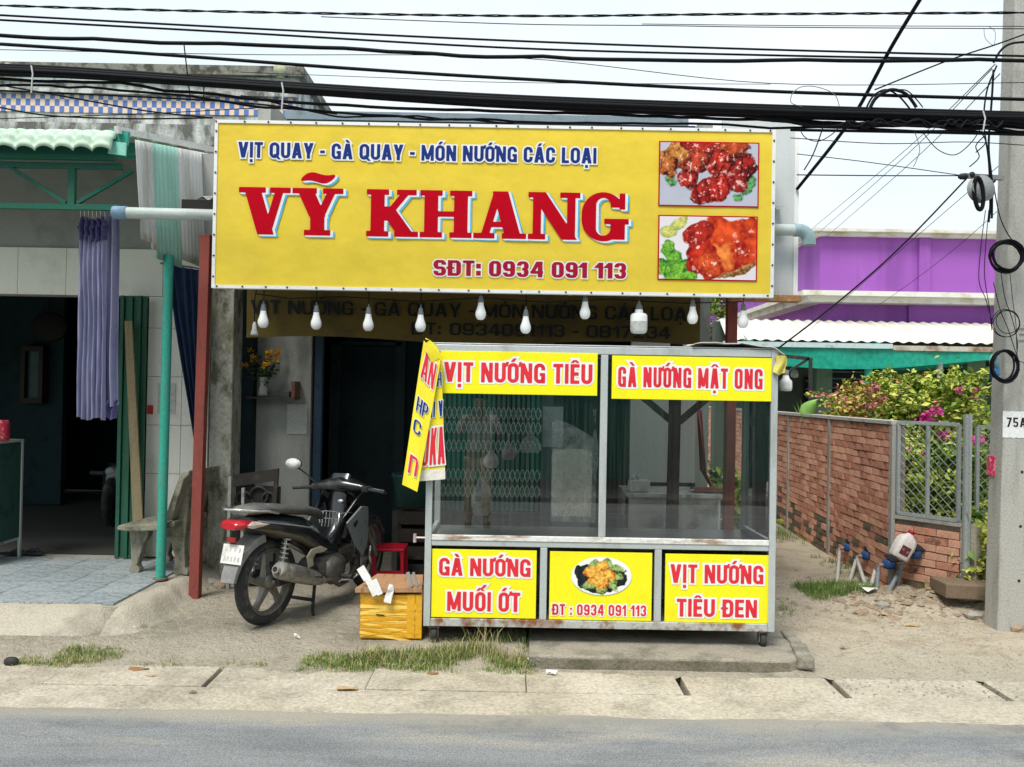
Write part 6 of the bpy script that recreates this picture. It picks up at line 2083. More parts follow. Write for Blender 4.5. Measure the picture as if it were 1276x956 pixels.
# ------------------------------------------------------------------ foliage helper
def leaf_cloud(name, pts, size, mats, parent=None, seed=1, wts=None, aspect=.5, droop=.2, label=None, cat=None, kind=None, curl=.12):
    r = np.random.RandomState(seed)
    P = np.array([tuple(p) for p in pts], float)
    n = len(P)
    d = r.normal(size=(n, 3))
    d[:, 2] = d[:, 2] * .5 - droop
    d /= np.linalg.norm(d, axis=1)[:, None]
    up = r.normal(size=(n, 3)) * .8 + np.array([0, -.3, 1.0])
    w = np.cross(d, up)
    w /= np.linalg.norm(w, axis=1)[:, None] + 1e-9
    nn = np.cross(w, d)
    s = size * r.uniform(.55, 1.35, n)[:, None]
    a = P - d * s * .5
    b = P + d * s * .5
    m1 = P + w * s * aspect * .5 + nn * s * curl
    m2 = P - w * s * aspect * .5 + nn * s * curl
    V = np.stack([a, m1, b, m2], 1).reshape(-1, 3)
    off = np.array(root_loc(parent)) if parent is not None else np.zeros(3)
    loc = None
    if parent is None and cat:
        loc = np.array([V[:, 0].mean(), V[:, 1].mean(), V[:, 2].min()])
        off = loc
    V = V - off
    me = bpy.data.meshes.new(name)
    me.vertices.add(4 * n)
    me.vertices.foreach_set('co', V.ravel())
    idx = np.arange(n)[:, None] * 4
    tri = np.concatenate([idx + [0, 1, 2], idx + [0, 2, 3]], 1).reshape(-1)
    me.loops.add(6 * n)
    me.loops.foreach_set('vertex_index', tri)
    me.polygons.add(2 * n)
    me.polygons.foreach_set('loop_start', np.arange(2 * n) * 3)
    me.polygons.foreach_set('loop_total', np.full(2 * n, 3))
    for m in mats:
        me.materials.append(m)
    wts = wts or [1] * len(mats)
    mi = r.choice(len(mats), n, p=np.array(wts) / sum(wts))
    me.polygons.foreach_set('material_index', np.repeat(mi, 2))
    me.update(calc_edges=True)
    o = bpy.data.objects.new(name, me)
    if loc is not None: o.location = loc
    COL.objects.link(o)
    if parent is not None: o.parent = parent
    return tag(o, label, cat, None, kind)

def leafmat(name, col, col2):
    m = mat(name, col, .55, col2=col2, scale=5, amt=.8, fine=.1, spec=.35)
    b = m.node_tree.nodes['Principled BSDF']
    b.inputs['Subsurface Weight'].default_value = 0
    return m
L1 = leafmat('leaf_green', (.19, .33, .045), (.11, .22, .035))
L2 = leafmat('leaf_yellow_green', (.47, .54, .075), (.30, .42, .06))
L3 = leafmat('leaf_dark', (.06, .13, .03), (.04, .08, .025))
L4 = leafmat('leaf_lime', (.60, .62, .12), (.42, .50, .09))
LP1 = leafmat('bract_salmon', (.62, .24, .22), (.50, .16, .16))
LP2 = leafmat('bract_magenta', (.66, .05, .34), (.52, .03, .25))
LO = leafmat('leaf_orange', (.50, .24, .10), (.40, .16, .08))
M_stem = mat('woody_stem', (.14, .10, .06), .85)

def clumps(rng, n_cl, box, per, sp):
    """leaf positions gathered in clumps inside a box, thinner towards its rim"""
    x0, y0, z0, x1, y1, z1 = box
    out = []
    for _ in range(n_cl):
        c = Vector((rng.uniform(x0, x1), rng.uniform(y0, y1), rng.uniform(z0, z1)))
        u = (c.x - x0) / (x1 - x0) * 2 - 1
        c.z = z0 + (c.z - z0) * (1 - .35 * abs(u) ** 2)
        s = sp * rng.uniform(.5, 1.4)
        for _ in range(int(per * rng.uniform(.5, 1.4))):
            out.append(c + Vector((rng.gauss(0, s), rng.gauss(0, s), rng.gauss(0, s * .8))))
    return out

def keep(P):
    # nothing grows through the brick wall
    return [p for p in P if p.z > 1.46 or p.y < 6.6 or p.x > 3.32 + .054 * (p.y - 7.06) or p.x < 2.6]

def shrub(name, label, box, ncl, per, sp, size, mats, wts, seed, flowers=None, cat='bush', stems=7, sprays=0):
    rng = random.Random(seed)
    x0, y0, z0, x1, y1, z1 = box
    t = thing(name, label, cat, ((x0 + x1) / 2, (y0 + y1) / 2, 0))
    st = MB()
    base = Vector(((x0 + x1) / 2, (y0 + y1) / 2, 0))
    for k in range(stems):
        a = base + Vector((rng.uniform(-.3, .3) * (x1 - x0), rng.uniform(-.1, .1), 0))
        e = Vector((rng.uniform(x0, x1), rng.uniform(y0, y1), z0 + (z1 - z0) * rng.uniform(.5, .95)))
        mdl = a.lerp(e, .5) + Vector((rng.uniform(-.1, .1), rng.uniform(-.1, .1), .1))
        st.tube([a, mdl, e], [.018, .012, .005], 6)
    st.build('stems', M_stem, t)
    P = clumps(rng, ncl, box, per, sp)
    # arching sprays that break the outline
    for k in range(sprays):
        a = Vector((rng.uniform(x0, x1), rng.uniform(y0, y1), z1 - .15))
        d = Vector((rng.uniform(-.5, .5), rng.uniform(-.4, .1), rng.uniform(.15, .5)))
        for q in range(26):
            u = q / 25
            c = a + d * u + Vector((0, 0, -.35 * u * u * d.length))
            P += [c + Vector((rng.gauss(0, .02), rng.gauss(0, .02), rng.gauss(0, .02))) for _ in range(3)]
    P = keep(P)
    leaf_cloud('foliage', P, size, mats, t, seed, wts)
    if flowers:
        for (fx0, fz0, fx1, fz1, n_c, per_, m_, s_) in flowers:
            fp = clumps(rng, max(2, int(n_c * .7)), (fx0 - .06, y0 - .32, fz0 - .04, fx1 + .06, y0 - .12, fz1 + .04), per_ * .55, .028)
            fp = keep(fp)
            leaf_cloud('flowers', fp, s_ * .8, [m_], t, seed + 5, aspect=.8, kind='stuff')
    return t

# ------------------------------------------------------------------ purple house across the alley
HY = 14.0
M_pur = mat('purple_wall', (.32, .105, .45), .8, col2=(.25, .08, .36), scale=1.0, amt=.75, fine=.08, streak=(1.6, 1.6, .22), col3=(.36, .135, .49))
M_wtr = mat('white_trim_weathered', (.66, .66, .62), .7, col2=(.48, .46, .32), scale=5, amt=.7, streak=(.6, 1, 1), fine=.06)
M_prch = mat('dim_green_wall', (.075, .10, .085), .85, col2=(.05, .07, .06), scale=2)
ph = thing('purple_house', 'purple house with white ledges and a green shaded porch beyond the brick wall', 'house', (8, HY, 0))
hx0 = pt(1022, 330, HY).x
zr = lambda py, px=1100: pt(px, py, HY).z
MB().box(hx0, HY, 0, 22, HY + 9, zr(296)).build('wall', M_pur, ph)
MB().box(hx0 - .12, HY - .12, zr(296), 22, HY + 9.1, zr(292)).build('cornice', M_wtr, ph)
MB().box(hx0 - .2, HY - .2, zr(292) + .001, 22, HY + 9.2, zr(288)).build('cornice', M_wtr, ph)
MB().box(hx0 - .30, HY - .30, zr(380), 22, HY + 9.1, zr(373)).build('ledge', M_wtr, ph)
MB().box(hx0 - .42, HY - .42, zr(373) + .001, 22, HY + 9.1, zr(367)).build('ledge', M_wtr, ph)
x_ = pt(1150, 330, HY).x
MB().box(x_ - .09, HY - .06, zr(367) + .002, x_ + .10, HY - .001, zr(296) - .002).build('pilaster', M_pur, ph)
x_ = pt(1133, 390, HY).x
MB().box(x_ - .03, HY - .05, 0, 22, HY - .001, zr(380) - .002).build('lower_wall', M_pur, ph)
# porch: dim walls, windows, posts
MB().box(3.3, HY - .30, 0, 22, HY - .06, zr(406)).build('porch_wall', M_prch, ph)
wy = HY - .34
for (a, b, c, d) in ((1034, 452, 1118, 476), (1034, 480, 1118, 515), (1177, 452, 1200, 476), (1218, 452, 1245, 476), (1300, 452, 1360, 510), (1003, 470, 1016, 520)):
    A_, B_ = pt(a, d, wy), pt(c, b, wy)
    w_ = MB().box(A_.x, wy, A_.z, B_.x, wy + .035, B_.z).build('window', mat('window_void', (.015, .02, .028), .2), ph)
    n_ = max(1, int((B_.z - A_.z) / .11))
    for k in range(n_):
        z_ = A_.z + (B_.z - A_.z) * (k + .5) / n_
        MB().box(A_.x, wy - .02, z_ - .012, B_.x, wy - .001, z_ + .012).build('louvre', mat('louvre_grey', (.12, .15, .15), .5), w_)
for (px_, w_, m_) in ((1024, .12, mat('greenish_column', (.15, .24, .19), .8)), (1212, .14, MATS['greenish_column'] if 'greenish_column' in MATS else M_prch)):
    c_ = pt(px_, 500, HY - .9)
    MB().box(c_.x - w_, HY - 1.0, 0, c_.x + w_, HY - .75, zr(430)).build('column', m_, ph)
aw = thing('porch_roof', 'white corrugated sheet roof over the porch of the purple house', 'roof', (8, 12.8, 2.4))
az0, az1 = pt(1100, 426, 12.0).z, pt(1100, 401, 13.7).z
def awf(u, v):
    x = 3.05 + u * 15
    sk = .42 * (1 - v) if False else 0
    return (x + .30 * v * (1 if u < .02 else 0), 12.0 + v * 1.7, az0 + (az1 - az0) * v + .012 * math.sin(x * 2 * PI / .17))
m_ = MB()
m_.grid(awf, 700, 3)
m_.build('roof_sheet', mat('white_roof_sheet', (.70, .70, .64), .5, col2=(.55, .53, .44), scale=4, amt=.6, streak=(1, .4, 1)), aw, solid=.003)
MB().box(3.0, 11.96, az0 - .10, 5.4, 12.04, az0 - .03).build('gutter', mat('pale_blue_gutter', (.50, .64, .66), .4), aw)
MB().box(5.41, 11.97, az0 - .12, 18, 12.03, az0 - .05).build('gutter', mat('rusty_gutter', (.5, .48, .42), .5, col2=(.22, .12, .07), scale=3, amt=.7), aw)
for px_, m_ in ((1082, M_teal), (1171, mat('grey_pipe_post', (.45, .46, .44), .5))):
    c_ = gz(px_, 640)
    x_ = pt(px_, 470, 12.1).x
    MB().cyl((x_, 12.1, 0), (x_, 12.1, az0 - .03), .055 if px_ < 1100 else .04, 12).build('post', m_, aw)
for x_ in (3.4, 5.2, 7.4, 10):
    MB().bar((x_, 12.0, az0 - .05), (x_, 13.7, az1 - .06), .05, .07, (0, 0, 1)).build('rafter', M_teal, aw)
net = MB()
def nf(u, v):
    x = 3.5 + u * 10
    sag = -.20 * abs(math.sin(u * PI * 2.2 + .25)) * math.sin(PI * v) - .03 * math.sin(u * 30)
    return (x, 12.02 + v * 1.3, az0 - .13 - .12 * v + sag + .25 * (v * .2))
net.grid(nf, 120, 14)
tag(net.build('shade_net', film_mat('green_net', (.01, .38, .27), .78)), 'sagging bright green shade net slung under the white porch roof of the purple house', 'net')
nb = MB()
def nbf(u, v):
    x = 3.7 + u * 10
    return (x, 12.0 + .01 * math.sin(u * 60), az0 - .10 - v * (.10 + .20 * abs(math.sin(u * PI * 1.9 + 1.0)) ** 1.5))
nb.grid(nbf, 120, 6)
tag(nb.build('net_edge', MATS['green_net']), 'hanging front edge of the green shade net beneath the white gutter', 'net')
for px_, py_, lb in ((1067, 450, 'small white lamp hanging in the dim porch of the purple house'), (990, 466, 'small dull lamp hanging at the left end of the dim porch')):
    c_ = pt(px_, py_, 12.6)
    t_ = thing('hanging_lamp', lb, 'lamp', c_)
    MB().lathe(c_, [(.001, -.06), (.05, -.05), (.06, 0), (.03, .06), (.001, .07)], 12).build('lamp_shade', mat('dusty_lamp', (.45, .47, .45), .4), t_)
    MB().tube([c_ + Vector((0, 0, .06)), c_ + Vector((0, 0, .4))], .006, 4).build('lamp_cord', M_wire, t_)
# low outbuilding seen between the shop and the purple house
ob_ = thing('teal_outbuilding', 'low pale teal outbuilding far down the alley, between shop and brick wall', 'building', (5, 20, 0))
A_, B_ = pt(912, 560, 19), pt(1000, 498, 19)
MB().box(A_.x, 19, 0, 9.5, 23, B_.z + .05).build('wall', mat('pale_teal_wall', (.16, .32, .34), .8, col2=(.12, .26, .28), scale=2), ob_)
MB().box(A_.x - .2, 18.8, B_.z + .051, 9.7, 23.2, B_.z + .25).build('roof_edge', mat('grey_edge', (.4, .42, .42), .7), ob_)
# dark tool arm with rags beyond the cart (a folded canopy frame)
cf = thing('folded_canopy_frame', 'dark folded metal canopy frame beside the right end of the cart', 'frame', pt(1000, 460, 10.0))
q = [pt(958, 442, 10.0), pt(1008, 447, 10.0), pt(1012, 452, 10.0), pt(978, 466, 10.0)]
MB().bar(q[0], q[1], .04, .03).bar(q[1], q[3], .03, .03).build('frame_arm', M_blk2, cf)
MB().bar(pt(1010, 446, 10.0), (pt(1012, 500, 10.0).x, 10.0, 0), .035, .035).build('frame_post', M_blk2, cf)

# background trees
def far_tree(label, x, y, h, r, seed):
    rng = random.Random(seed)
    t = thing('tree', label, 'tree', (x, y, 0), None)
    tr = MB()
    tr.tube([(x, y, 0), (x + .1, y, h * .35), (x - .05, y, h * .6)], [.16, .12, .07], 10)
    P = []
    for k in range(16):
        a = rng.uniform(0, 2 * PI)
        e = Vector((x + r * .75 * math.cos(a) * rng.uniform(.3, 1), y + r * .75 * math.sin(a) * rng.uniform(.3, 1), h * rng.uniform(.55, .98)))
        tr.tube([(x, y, h * rng.uniform(.3, .55)), e], [.05, .015], 6)
        P += clumps(rng, 6, (e.x - .5, e.y - .5, e.z - .35, e.x + .5, e.y + .5, e.z + .35), 60, .13)
    tr.build('trunk', M_stem, t)
    leaf_cloud('crown', P, .10, [L1, L3, L2], t, seed, [3, 3, 1])
far_tree('leafy tree behind the shop, showing in the gap above the cart roof', 4.75, 20.5, 5.0, 1.3, 5)

# ------------------------------------------------------------------ brick wall
BA = Vector((3.20, 7.06, 0))
BE = Vector((3.66, 15.6, 0))
WH = 1.40
bw = thing('brick_wall', 'long unplastered red brick wall running back along the alley', 'wall', BA)
dirw = (BE - BA).normalized()
nrm = Vector((-dirw.y, dirw.x, 0))          # towards the alley
LWAL = (BE - BA).length
M_mort = mat('mortar', (.27, .24, .20), .95, col2=(.17, .16, .13), scale=9, amt=.7, fine=.2, bump=.4)
M_bk = [mat('brick_red', (.62, .29, .20), .9, col2=(.46, .20, .13), scale=14, amt=.6, bump=.5, bscale=90, fine=.2, col3=(.45, .24, .17)),
        mat('brick_orange', (.70, .37, .255), .9, col2=(.55, .28, .19), scale=14, amt=.6, bump=.5, bscale=90, fine=.2, col3=(.50, .33, .25)),
        mat('brick_brown', (.50, .23, .155), .9, col2=(.17, .10, .075), scale=14, amt=.7, bump=.5, bscale=90, fine=.2),
        mat('brick_mossy', (.14, .125, .085), .95, col2=(.22, .14, .10), scale=12, amt=.6, bump=.5, bscale=90, fine=.2)]
def place_box(mb, a, d, n, s0, s1, z0, z1, t0, t1):
    p = [a + d * s + n * t for s, t in ((s0, t0), (s1, t0), (s1, t1), (s0, t1))]
    mb.add([(q.x, q.y, z0) for q in p] + [(q.x, q.y, z1) for q in p], [(0, 3, 2, 1), (4, 5, 6, 7), (0, 1, 5, 4), (1, 2, 6, 5), (2, 3, 7, 6), (3, 0, 4, 7)])
core = MB()
place_box(core, BA, dirw, nrm, 0, LWAL, -.05, WH - .01, -.10, -.006)
core.build('mortar_core', M_mort, bw)
BLEN, BHT = .185, .064
def bricks(parent, A, d, n, length, z0, zt, limit, ang, flip=False):
    me = []
    for m_ in M_bk:
        b = MB().box(0, -.03 if flip else 0, 0, BLEN - .009, 0 if flip else .03, BHT - .008).mesh('brick')
        # roughen the corners a little so that no two faces look ruled
        for v in b.vertices:
            v.co += Vector((RN.uniform(-.002, .002), RN.uniform(-.003, .003), RN.uniform(-.002, .002)))
        b.materials.append(m_)
        me.append(b)
    rest = [MB() for _ in M_bk]
    cells = []
    row = 0
    z = z0
    while z + BHT * .6 < zt:
        s = -BLEN / 2 if row % 2 else 0
        while s < length - .02:
            cells.append((s, z, row))
            s += BLEN
        z += BHT
        row += 1
    cells.sort(key=lambda c: c[0])
    base = root_loc(parent)
    nobj = 0
    for s, z, row in cells:
        s0, s1 = max(s, 0), min(s + BLEN - .009, length)
        if s1 - s0 < .03: continue
        low = (z - z0) / (zt - z0)
        deep = min(1, s / 4.0)
        pm = .75 * (1 - low * 2.6) * (.35 + .65 * deep)
        k = 3 if RN.random() < pm else RN.choices([0, 1, 2], [5, 6, 1.6])[0]
        prd = RN.uniform(-.003, .006)
        if nobj < limit and s1 - s0 > BLEN * .9:
            p = A + d * s0 + n * (-.022 + prd)
            o = bpy.data.objects.new('brick', me[k])
            o.location = Vector((p.x, p.y, z + RN.uniform(-.002, .002))) - base
            # local y must point to n
            o.rotation_euler = (0, RN.uniform(-.010, .010), ang + RN.uniform(-.008, .008))
            COL.objects.link(o)
            o.parent = parent
            nobj += 1
        else:
            place_box(rest[k], A, d, n, s0, s1, z + RN.uniform(-.002, .002), z + BHT - .008, -.02, .008 + prd)
    for k, r in enumerate(rest):
        if r.v:
            r.build('brick_courses', M_bk[k], parent, kind='stuff')
bricks(bw, BA, dirw, nrm, LWAL, -.02, WH - .01, 300, math.atan2(dirw.y, dirw.x))
MB_ = MB()
place_box(MB_, BA, dirw, nrm, -.02, LWAL, WH - .008, WH + .022, -.12, .025)
MB_.build('coping', mat('pale_coping', (.45, .44, .40), .9, col2=(.3, .3, .26), scale=6), bw)
for s_ in (0.0, 1.62, 3.15, 5.0, 7.0):
    q = MB()
    place_box(q, BA, dirw, nrm, s_ - .03, s_ + .03, 0, WH - .012, -.01, .020)
    q.build('concrete_rib', M_conc_grey, bw)
# front return: low brick wall under a mesh fence
CA = BA + Vector((.012, -.0, 0))
CB = Vector((pt(1200, 600, 6.60).x, 6.60, 0))
lw = thing('low_brick_wall', 'low red brick wall under the wire mesh panels near the concrete pole', 'wall', CA)
d2 = (CB - CA).normalized()
n2 = Vector((d2.y, -d2.x, 0))
LL = (CB - CA).length
LH = pt(1150, 650, 6.8).z
q = MB()
place_box(q, CA, d2, n2, 0, LL, -.05, LH - .012, -.12, -.006)
q.build('mortar_core', M_mort, lw)
bricks(lw, CA, d2, n2, LL, .0, LH - .01, 300, math.atan2(d2.y, d2.x), flip=True)
q = MB()
place_box(q, CA, d2, n2, -.02, LL, LH - .008, LH + .02, -.13, .03)
q.build('coping', M_conc_grey, lw)
q = MB()
place_box(q, CA, d2, n2, LL, LL + .12, -.05, LH + .02, -.14, .03)
q.build('end_pier', M_conc_dirty, lw)
# wire mesh fence
fe = thing('mesh_fence', 'grey framed wire mesh fence panel with a round steel post above the low brick wall', 'fence', CA)
M_galv = mat('galvanised_steel', (.42, .46, .46), .4, metal=.4, col2=(.32, .35, .35), scale=9)
ZT = WH + .015
pst = CA + d2 * (pt(1181, 600, (CA.y + CB.y) / 2).x - CA.x) / d2.x
MB().cyl((pst.x, pst.y - .06, .02), (pst.x, pst.y - .06, ZT + .08), .032, 14).build('post', M_galv, fe)
def fpanel(s0, s1, z0, z1, Ad, dd, yo=-.03, mid=True):
    def F(s, z): 
        p = Ad + dd * s
        return Vector((p.x, p.y + yo, z))
    for (a, b) in ((F(s0, z0), F(s1, z0)), (F(s0, z1), F(s1, z1)), (F(s0, z0), F(s0, z1)), (F(s1, z0), F(s1, z1))):
        MB().bar(a, b, .026, .026, (0, 1, 0)).build('frame_bar', M_galv, fe)
    if mid:
        MB().bar(F((s0 + s1) / 2, z0), F((s0 + s1) / 2, z1), .025, .025, (0, 1, 0)).build('frame_bar', M_galv, fe)
    m = MB()
    pw = .075
    w_, h_ = s1 - s0, z1 - z0
    k = -int(h_ / pw) - 1
    while k * pw < w_:
        for sg in (1, -1):
            a0 = k * pw if sg > 0 else k * pw + h_
            # line s = a0 + sg*t, z = z0 + t
            t0_, t1_ = 0.0, h_
            if sg > 0:
                t0_, t1_ = max(0, -a0), min(h_, w_ - a0)
            else:
                t0_, t1_ = max(0, a0 - w_), min(h_, a0)
            if t1_ - t0_ > .02:
                m.tube([F(s0 + a0 + sg * t0_, z0 + t0_), F(s0 + a0 + sg * t1_, z0 + t1_)],   .0021, 4, cap=False)
        k += 1
    o = m.build('wire_mesh', M_galv, fe, kind='stuff')
sP = (pst - CA).length
fpanel(.02, sP - .05, LH + .04, ZT, CA, d2)
fpanel(sP + .03, sP + .75, LH + .06, ZT - .02, CA, Vector((d2.x, d2.y * .3, 0)).normalized(), mid=False)

# ------------------------------------------------------------------ plants on the right
yb = 8.0
def bx(px0, py0, px1, py1, Y, dy):
    A_, B_ = pt(px0, py1, Y), pt(px1, py0, Y)
    return (A_.x, Y, A_.z, B_.x, Y + dy, B_.z)
b_ = bx(1052, 490, 1150, 530, 9.0, .7)
shrub('bougainvillea', 'salmon pink bougainvillea spilling over the top of the brick wall', (b_[0], b_[1], 1.0, b_[3], b_[4], b_[5] + .02), 100, 44, .10, .062, [LP1, L2, LO, L4], [3, 4, 2, 2.5], 21,
      flowers=[(b_[0] + .1, 1.45, b_[3] - .1, b_[5] + .05, 26, 40, LP1, .05)], sprays=12)
b_ = bx(1128, 478, 1245, 530, 8.3, .8)
shrub('bougainvillea', 'tall yellow-green bougainvillea with magenta blooms above the mesh fence', (b_[0], b_[1], 1.0, b_[3], b_[4], b_[5] + .04), 130, 46, .11, .072, [L2, L4, L1, L3], [5, 3.5, 3, 1.5], 22,
      flowers=[(pt(1150, 500, 8.1).x, pt(1150, 520, 8.1).z, pt(1176, 500, 8.1).x, pt(1150, 508, 8.1).z, 6, 60, LP2, .05), (pt(1168, 500, 8.1).x, pt(1150, 548, 8.1).z, pt(1180, 500, 8.1).x, pt(1150, 536, 8.1).z, 5, 60, LP2, .05),
               (pt(1196, 500, 8.1).x, pt(1196, 553, 8.1).z, pt(1214, 500, 8.1).x, pt(1196, 544, 8.1).z, 5, 50, LP2, .05), (pt(1196, 500, 8.1).x, pt(1196, 488, 8.1).z, pt(1208, 500, 8.1).x, pt(1196, 482, 8.1).z, 3, 30, LP2, .05), (pt(1136, 500, 8.1).x, pt(1150, 568, 8.1).z, pt(1144, 500, 8.1).x, pt(1150, 555, 8.1).z, 3, 40, LP2, .05)], sprays=16)
b_ = bx(1110, 560, 1185, 660, 7.25, .5)
shrub('garden_shrub', 'light green shrub right behind the framed mesh panel', (b_[0], b_[1], .5, b_[3], b_[4], pt(1150, 585, 7.25).z), 60, 40, .09, .065, [L2, L1, L4], [4, 3, 1.5], 23, cat='shrub', sprays=10)
b_ = bx(1188, 560, 1250, 660, 7.2, .5)
shrub('garden_shrub', 'dense green shrub between the steel post and the concrete pole', (b_[0], b_[1], .5, b_[3], b_[4], pt(1210, 565, 7.2).z), 80, 44, .09, .07, [L1, L2, L3], [4, 3, 2], 24, cat='shrub', sprays=12)
b_ = bx(1216, 632, 1250, 700, 6.50, .25)
shrub('croton_plant', 'yellow and lime leafed plant growing at the foot of the concrete pole', (b_[0] - .02, b_[1], .08, b_[3], b_[4], pt(1220, 640, 6.50).z), 50, 32, .055, .075, [L4, L2, L1], [4, 2, 3], 25, cat='plant', stems=5)
b_ = bx(1130, 540, 1145, 640, 7.35, .3)
shrub('climbing_vine', 'pale green vine climbing the left edge of the framed mesh panel', (b_[0], b_[1], .6, b_[3], b_[4], b_[5]), 26, 34, .06, .06, [L2, L4, L1], [3, 2, 2], 26, cat='vine', stems=3)
b_ = bx(1035, 510, 1090, 524, 9.3, .4)
shrub('garden_shrub', 'low yellow-green leaves peeping over the brick wall left of the pink bougainvillea', (b_[0], b_[1], 1.1, b_[3], b_[4], pt(1060, 500, 9.3).z), 30, 40, .10, .06, [L2, L4, L1], [3, 2, 2], 27, cat='shrub')
# taro leaf and spiky blades
tl_ = thing('taro_plant', 'big single light green taro leaf standing up behind the brick wall', 'plant', (pt(1008, 510, 9.6).x, 9.6, 0))
tb, tt = pt(1000, 520, 9.6), pt(1014, 502, 9.6)
q = MB()
ax_ = (tt - tb).normalized()
pr_ = ax_.cross(Vector((0, 1, .3))).normalized()
L_ = (tt - tb).length * 1.25
rows = []
for k in range(13):
    t_ = k / 12
    w_ = .075 * math.sin(PI * t_ ** .7) * 1.3 + .001
    rows.append([tb + ax_ * L_ * t_ + pr_ * w_ * s_ + Vector((0, -.025 * (1 - s_ * s_), 0)) for s_ in (-1, -.5, 0, .5, 1)])
vs = [p for r in rows for p in r]
q.add(vs, [(j * 5 + i, j * 5 + i + 1, j * 5 + i + 6, j * 5 + i + 5) for j in range(12) for i in range(4)], True)
q.build('leaf', mat('taro_green', (.25, .48, .13), .5, col2=(.18, .38, .09)), tl_)
MB().tube([(tb.x + .35, 9.65, 0), tb + Vector((.10, 0, -.3)), tb], .012, 6).build('leaf_stalk', L1, tl_)
for k in range(5):
    a = pt(1000, 525, 9.8)
    e = pt(988 + k * 5, 498 + 3 * abs(k - 2), 9.8)
    MB().prism([a + Vector((-.012, 0, 0)), a + Vector((.012, 0, 0)), e], (0, .004, 0)).build('blade', L1, tl_)
# weeds seen through the cart at the foot of the wall
gx = pt(917, 630, 8.4)
shrub('alley_weeds', 'tall green weed bush in the alley, seen through the right end of the cart glass', (gx.x - .22, 8.2, .15, gx.x + .25, 8.6, pt(917, 600, 8.4).z), 34, 34, .08, .09, [L2, L1, L4], [3, 3, 2], 28, cat='weed', stems=6, sprays=6)

# ------------------------------------------------------------------ concrete power pole
M_pole = mat('pole_concrete', (.40, .40, .365), .85, col2=(.30, .295, .27), scale=3.5, amt=.7, streak=(2.5, 2.5, .35), bump=.35, bscale=70, fine=.14, col3=(.45, .45, .42))
M_poled = mat('pole_side', (.34, .34, .31), .9, col2=(.20, .195, .17), scale=4, amt=.8, streak=(2.5, 2.5, .4), bump=.4, bscale=60, fine=.16)
PYp = 5.9
pl0, pt0 = pt(1244, 780, PYp), pt(1266, 5, PYp)
pole = thing('power_pole', 'thick grey concrete power pole with a painted 75A at the right edge', 'pole', (pl0.x + .22, PYp, 0))
Hp = 7.5
def pr_at(z):
    t_ = (z - 0) / (pt0.z - 0)
    xl = pl0.x + (pt0.x - pl0.x) * t_
    w_ = .40 - .035 * z / 4
    return xl, w_
rings = []
for z in (-.1, 1, 2, 3, 4, 5.5, Hp):
    xl, w_ = pr_at(z)
    c_ = .03
    dep = .185 - .004 * z
    rings.append([Vector(p) for p in ((xl, PYp, z), (xl + w_, PYp, z), (xl + w_ + c_, PYp + c_, z), (xl + w_ + c_, PYp + dep, z), (xl + .004, PYp + dep, z), (xl - .004, PYp + .012, z))])
MB().loft(rings, smooth=False).build('pole_shaft', M_pole, pole, bevel=.006)
for k in range(14):
    z = .35 + .38 * k
    xl, w_ = pr_at(z)
    MB().cyl((xl + .135, PYp - .001, z), (xl + .135, PYp + .012, z), .011, 8).build('bolt_hole', M_dark, pole)
# painted patch and number
z75 = pt(1262, 529, PYp).z
pp0, pp1 = pt(1249, 545, PYp), pt(1330, 512, PYp)
xl, w_ = pr_at(z75)
q = MB()
nn_ = 30
pr_pts = [(pp0.x + (xl + w_ - .01 - pp0.x) * k / nn_, z75 + .092 + .006 * fbm(k * .5, 1)) for k in range(nn_ + 1)] + [(pp0.x + (xl + w_ - .01 - pp0.x) * k / nn_, z75 - .092 + .008 * fbm(k * .6, 8)) for k in range(nn_, -1, -1)]
vs = [(x, PYp - .003, z) for x, z in pr_pts]
m2_ = 2 * (nn_ + 1)
q.add(vs, [(i, m2_ - 1 - i, m2_ - 2 - i, i + 1) for i in range(nn_)])
q.build('painted_patch', mat('white_paint_patch', (.74, .76, .76), .7, col2=(.6, .62, .62), scale=10), pole)
o75 = pt(1254, 532, PYp)
text_part('75A', .135, .066, lambda u, v, l_: (o75.x + u, PYp - .0045 - l_, o75.z + v - .0), pole, [('painted_number', mat('black_stencil', (.02, .02, .02), .6), 0, 0, 0, 0)], t=.17, h=.15, res=40, gap=.16)
# small faint stencil marks half way up
for k, (px_, py_) in enumerate(((1268, 411), (1270, 418), (1269, 426))):
    a_ = pt(px_, py_, PYp)
    MB().box(a_.x, PYp - .003, a_.z, a_.x + .05, PYp - .001, a_.z + .012).build('faint_stencil', mat('faint_black', (.2, .2, .19), .8), pole)
# sticker on the side face
a_ = pt(1228, 598, PYp + .17)
q = MB()
xs_ = pr_at(a_.z)[0] - .095
MB().box(pr_at(1.1)[0] - .010, PYp + .09, pt(1233, 592, PYp + .15).z, pr_at(1.1)[0] + .006, PYp + .18, pt(1233, 568, PYp + .15).z).build('red_sticker', mat('pink_red_sticker', (.62, .05, .12), .5, col2=(.8, .7, .7), scale=30, amt=.5), pole)

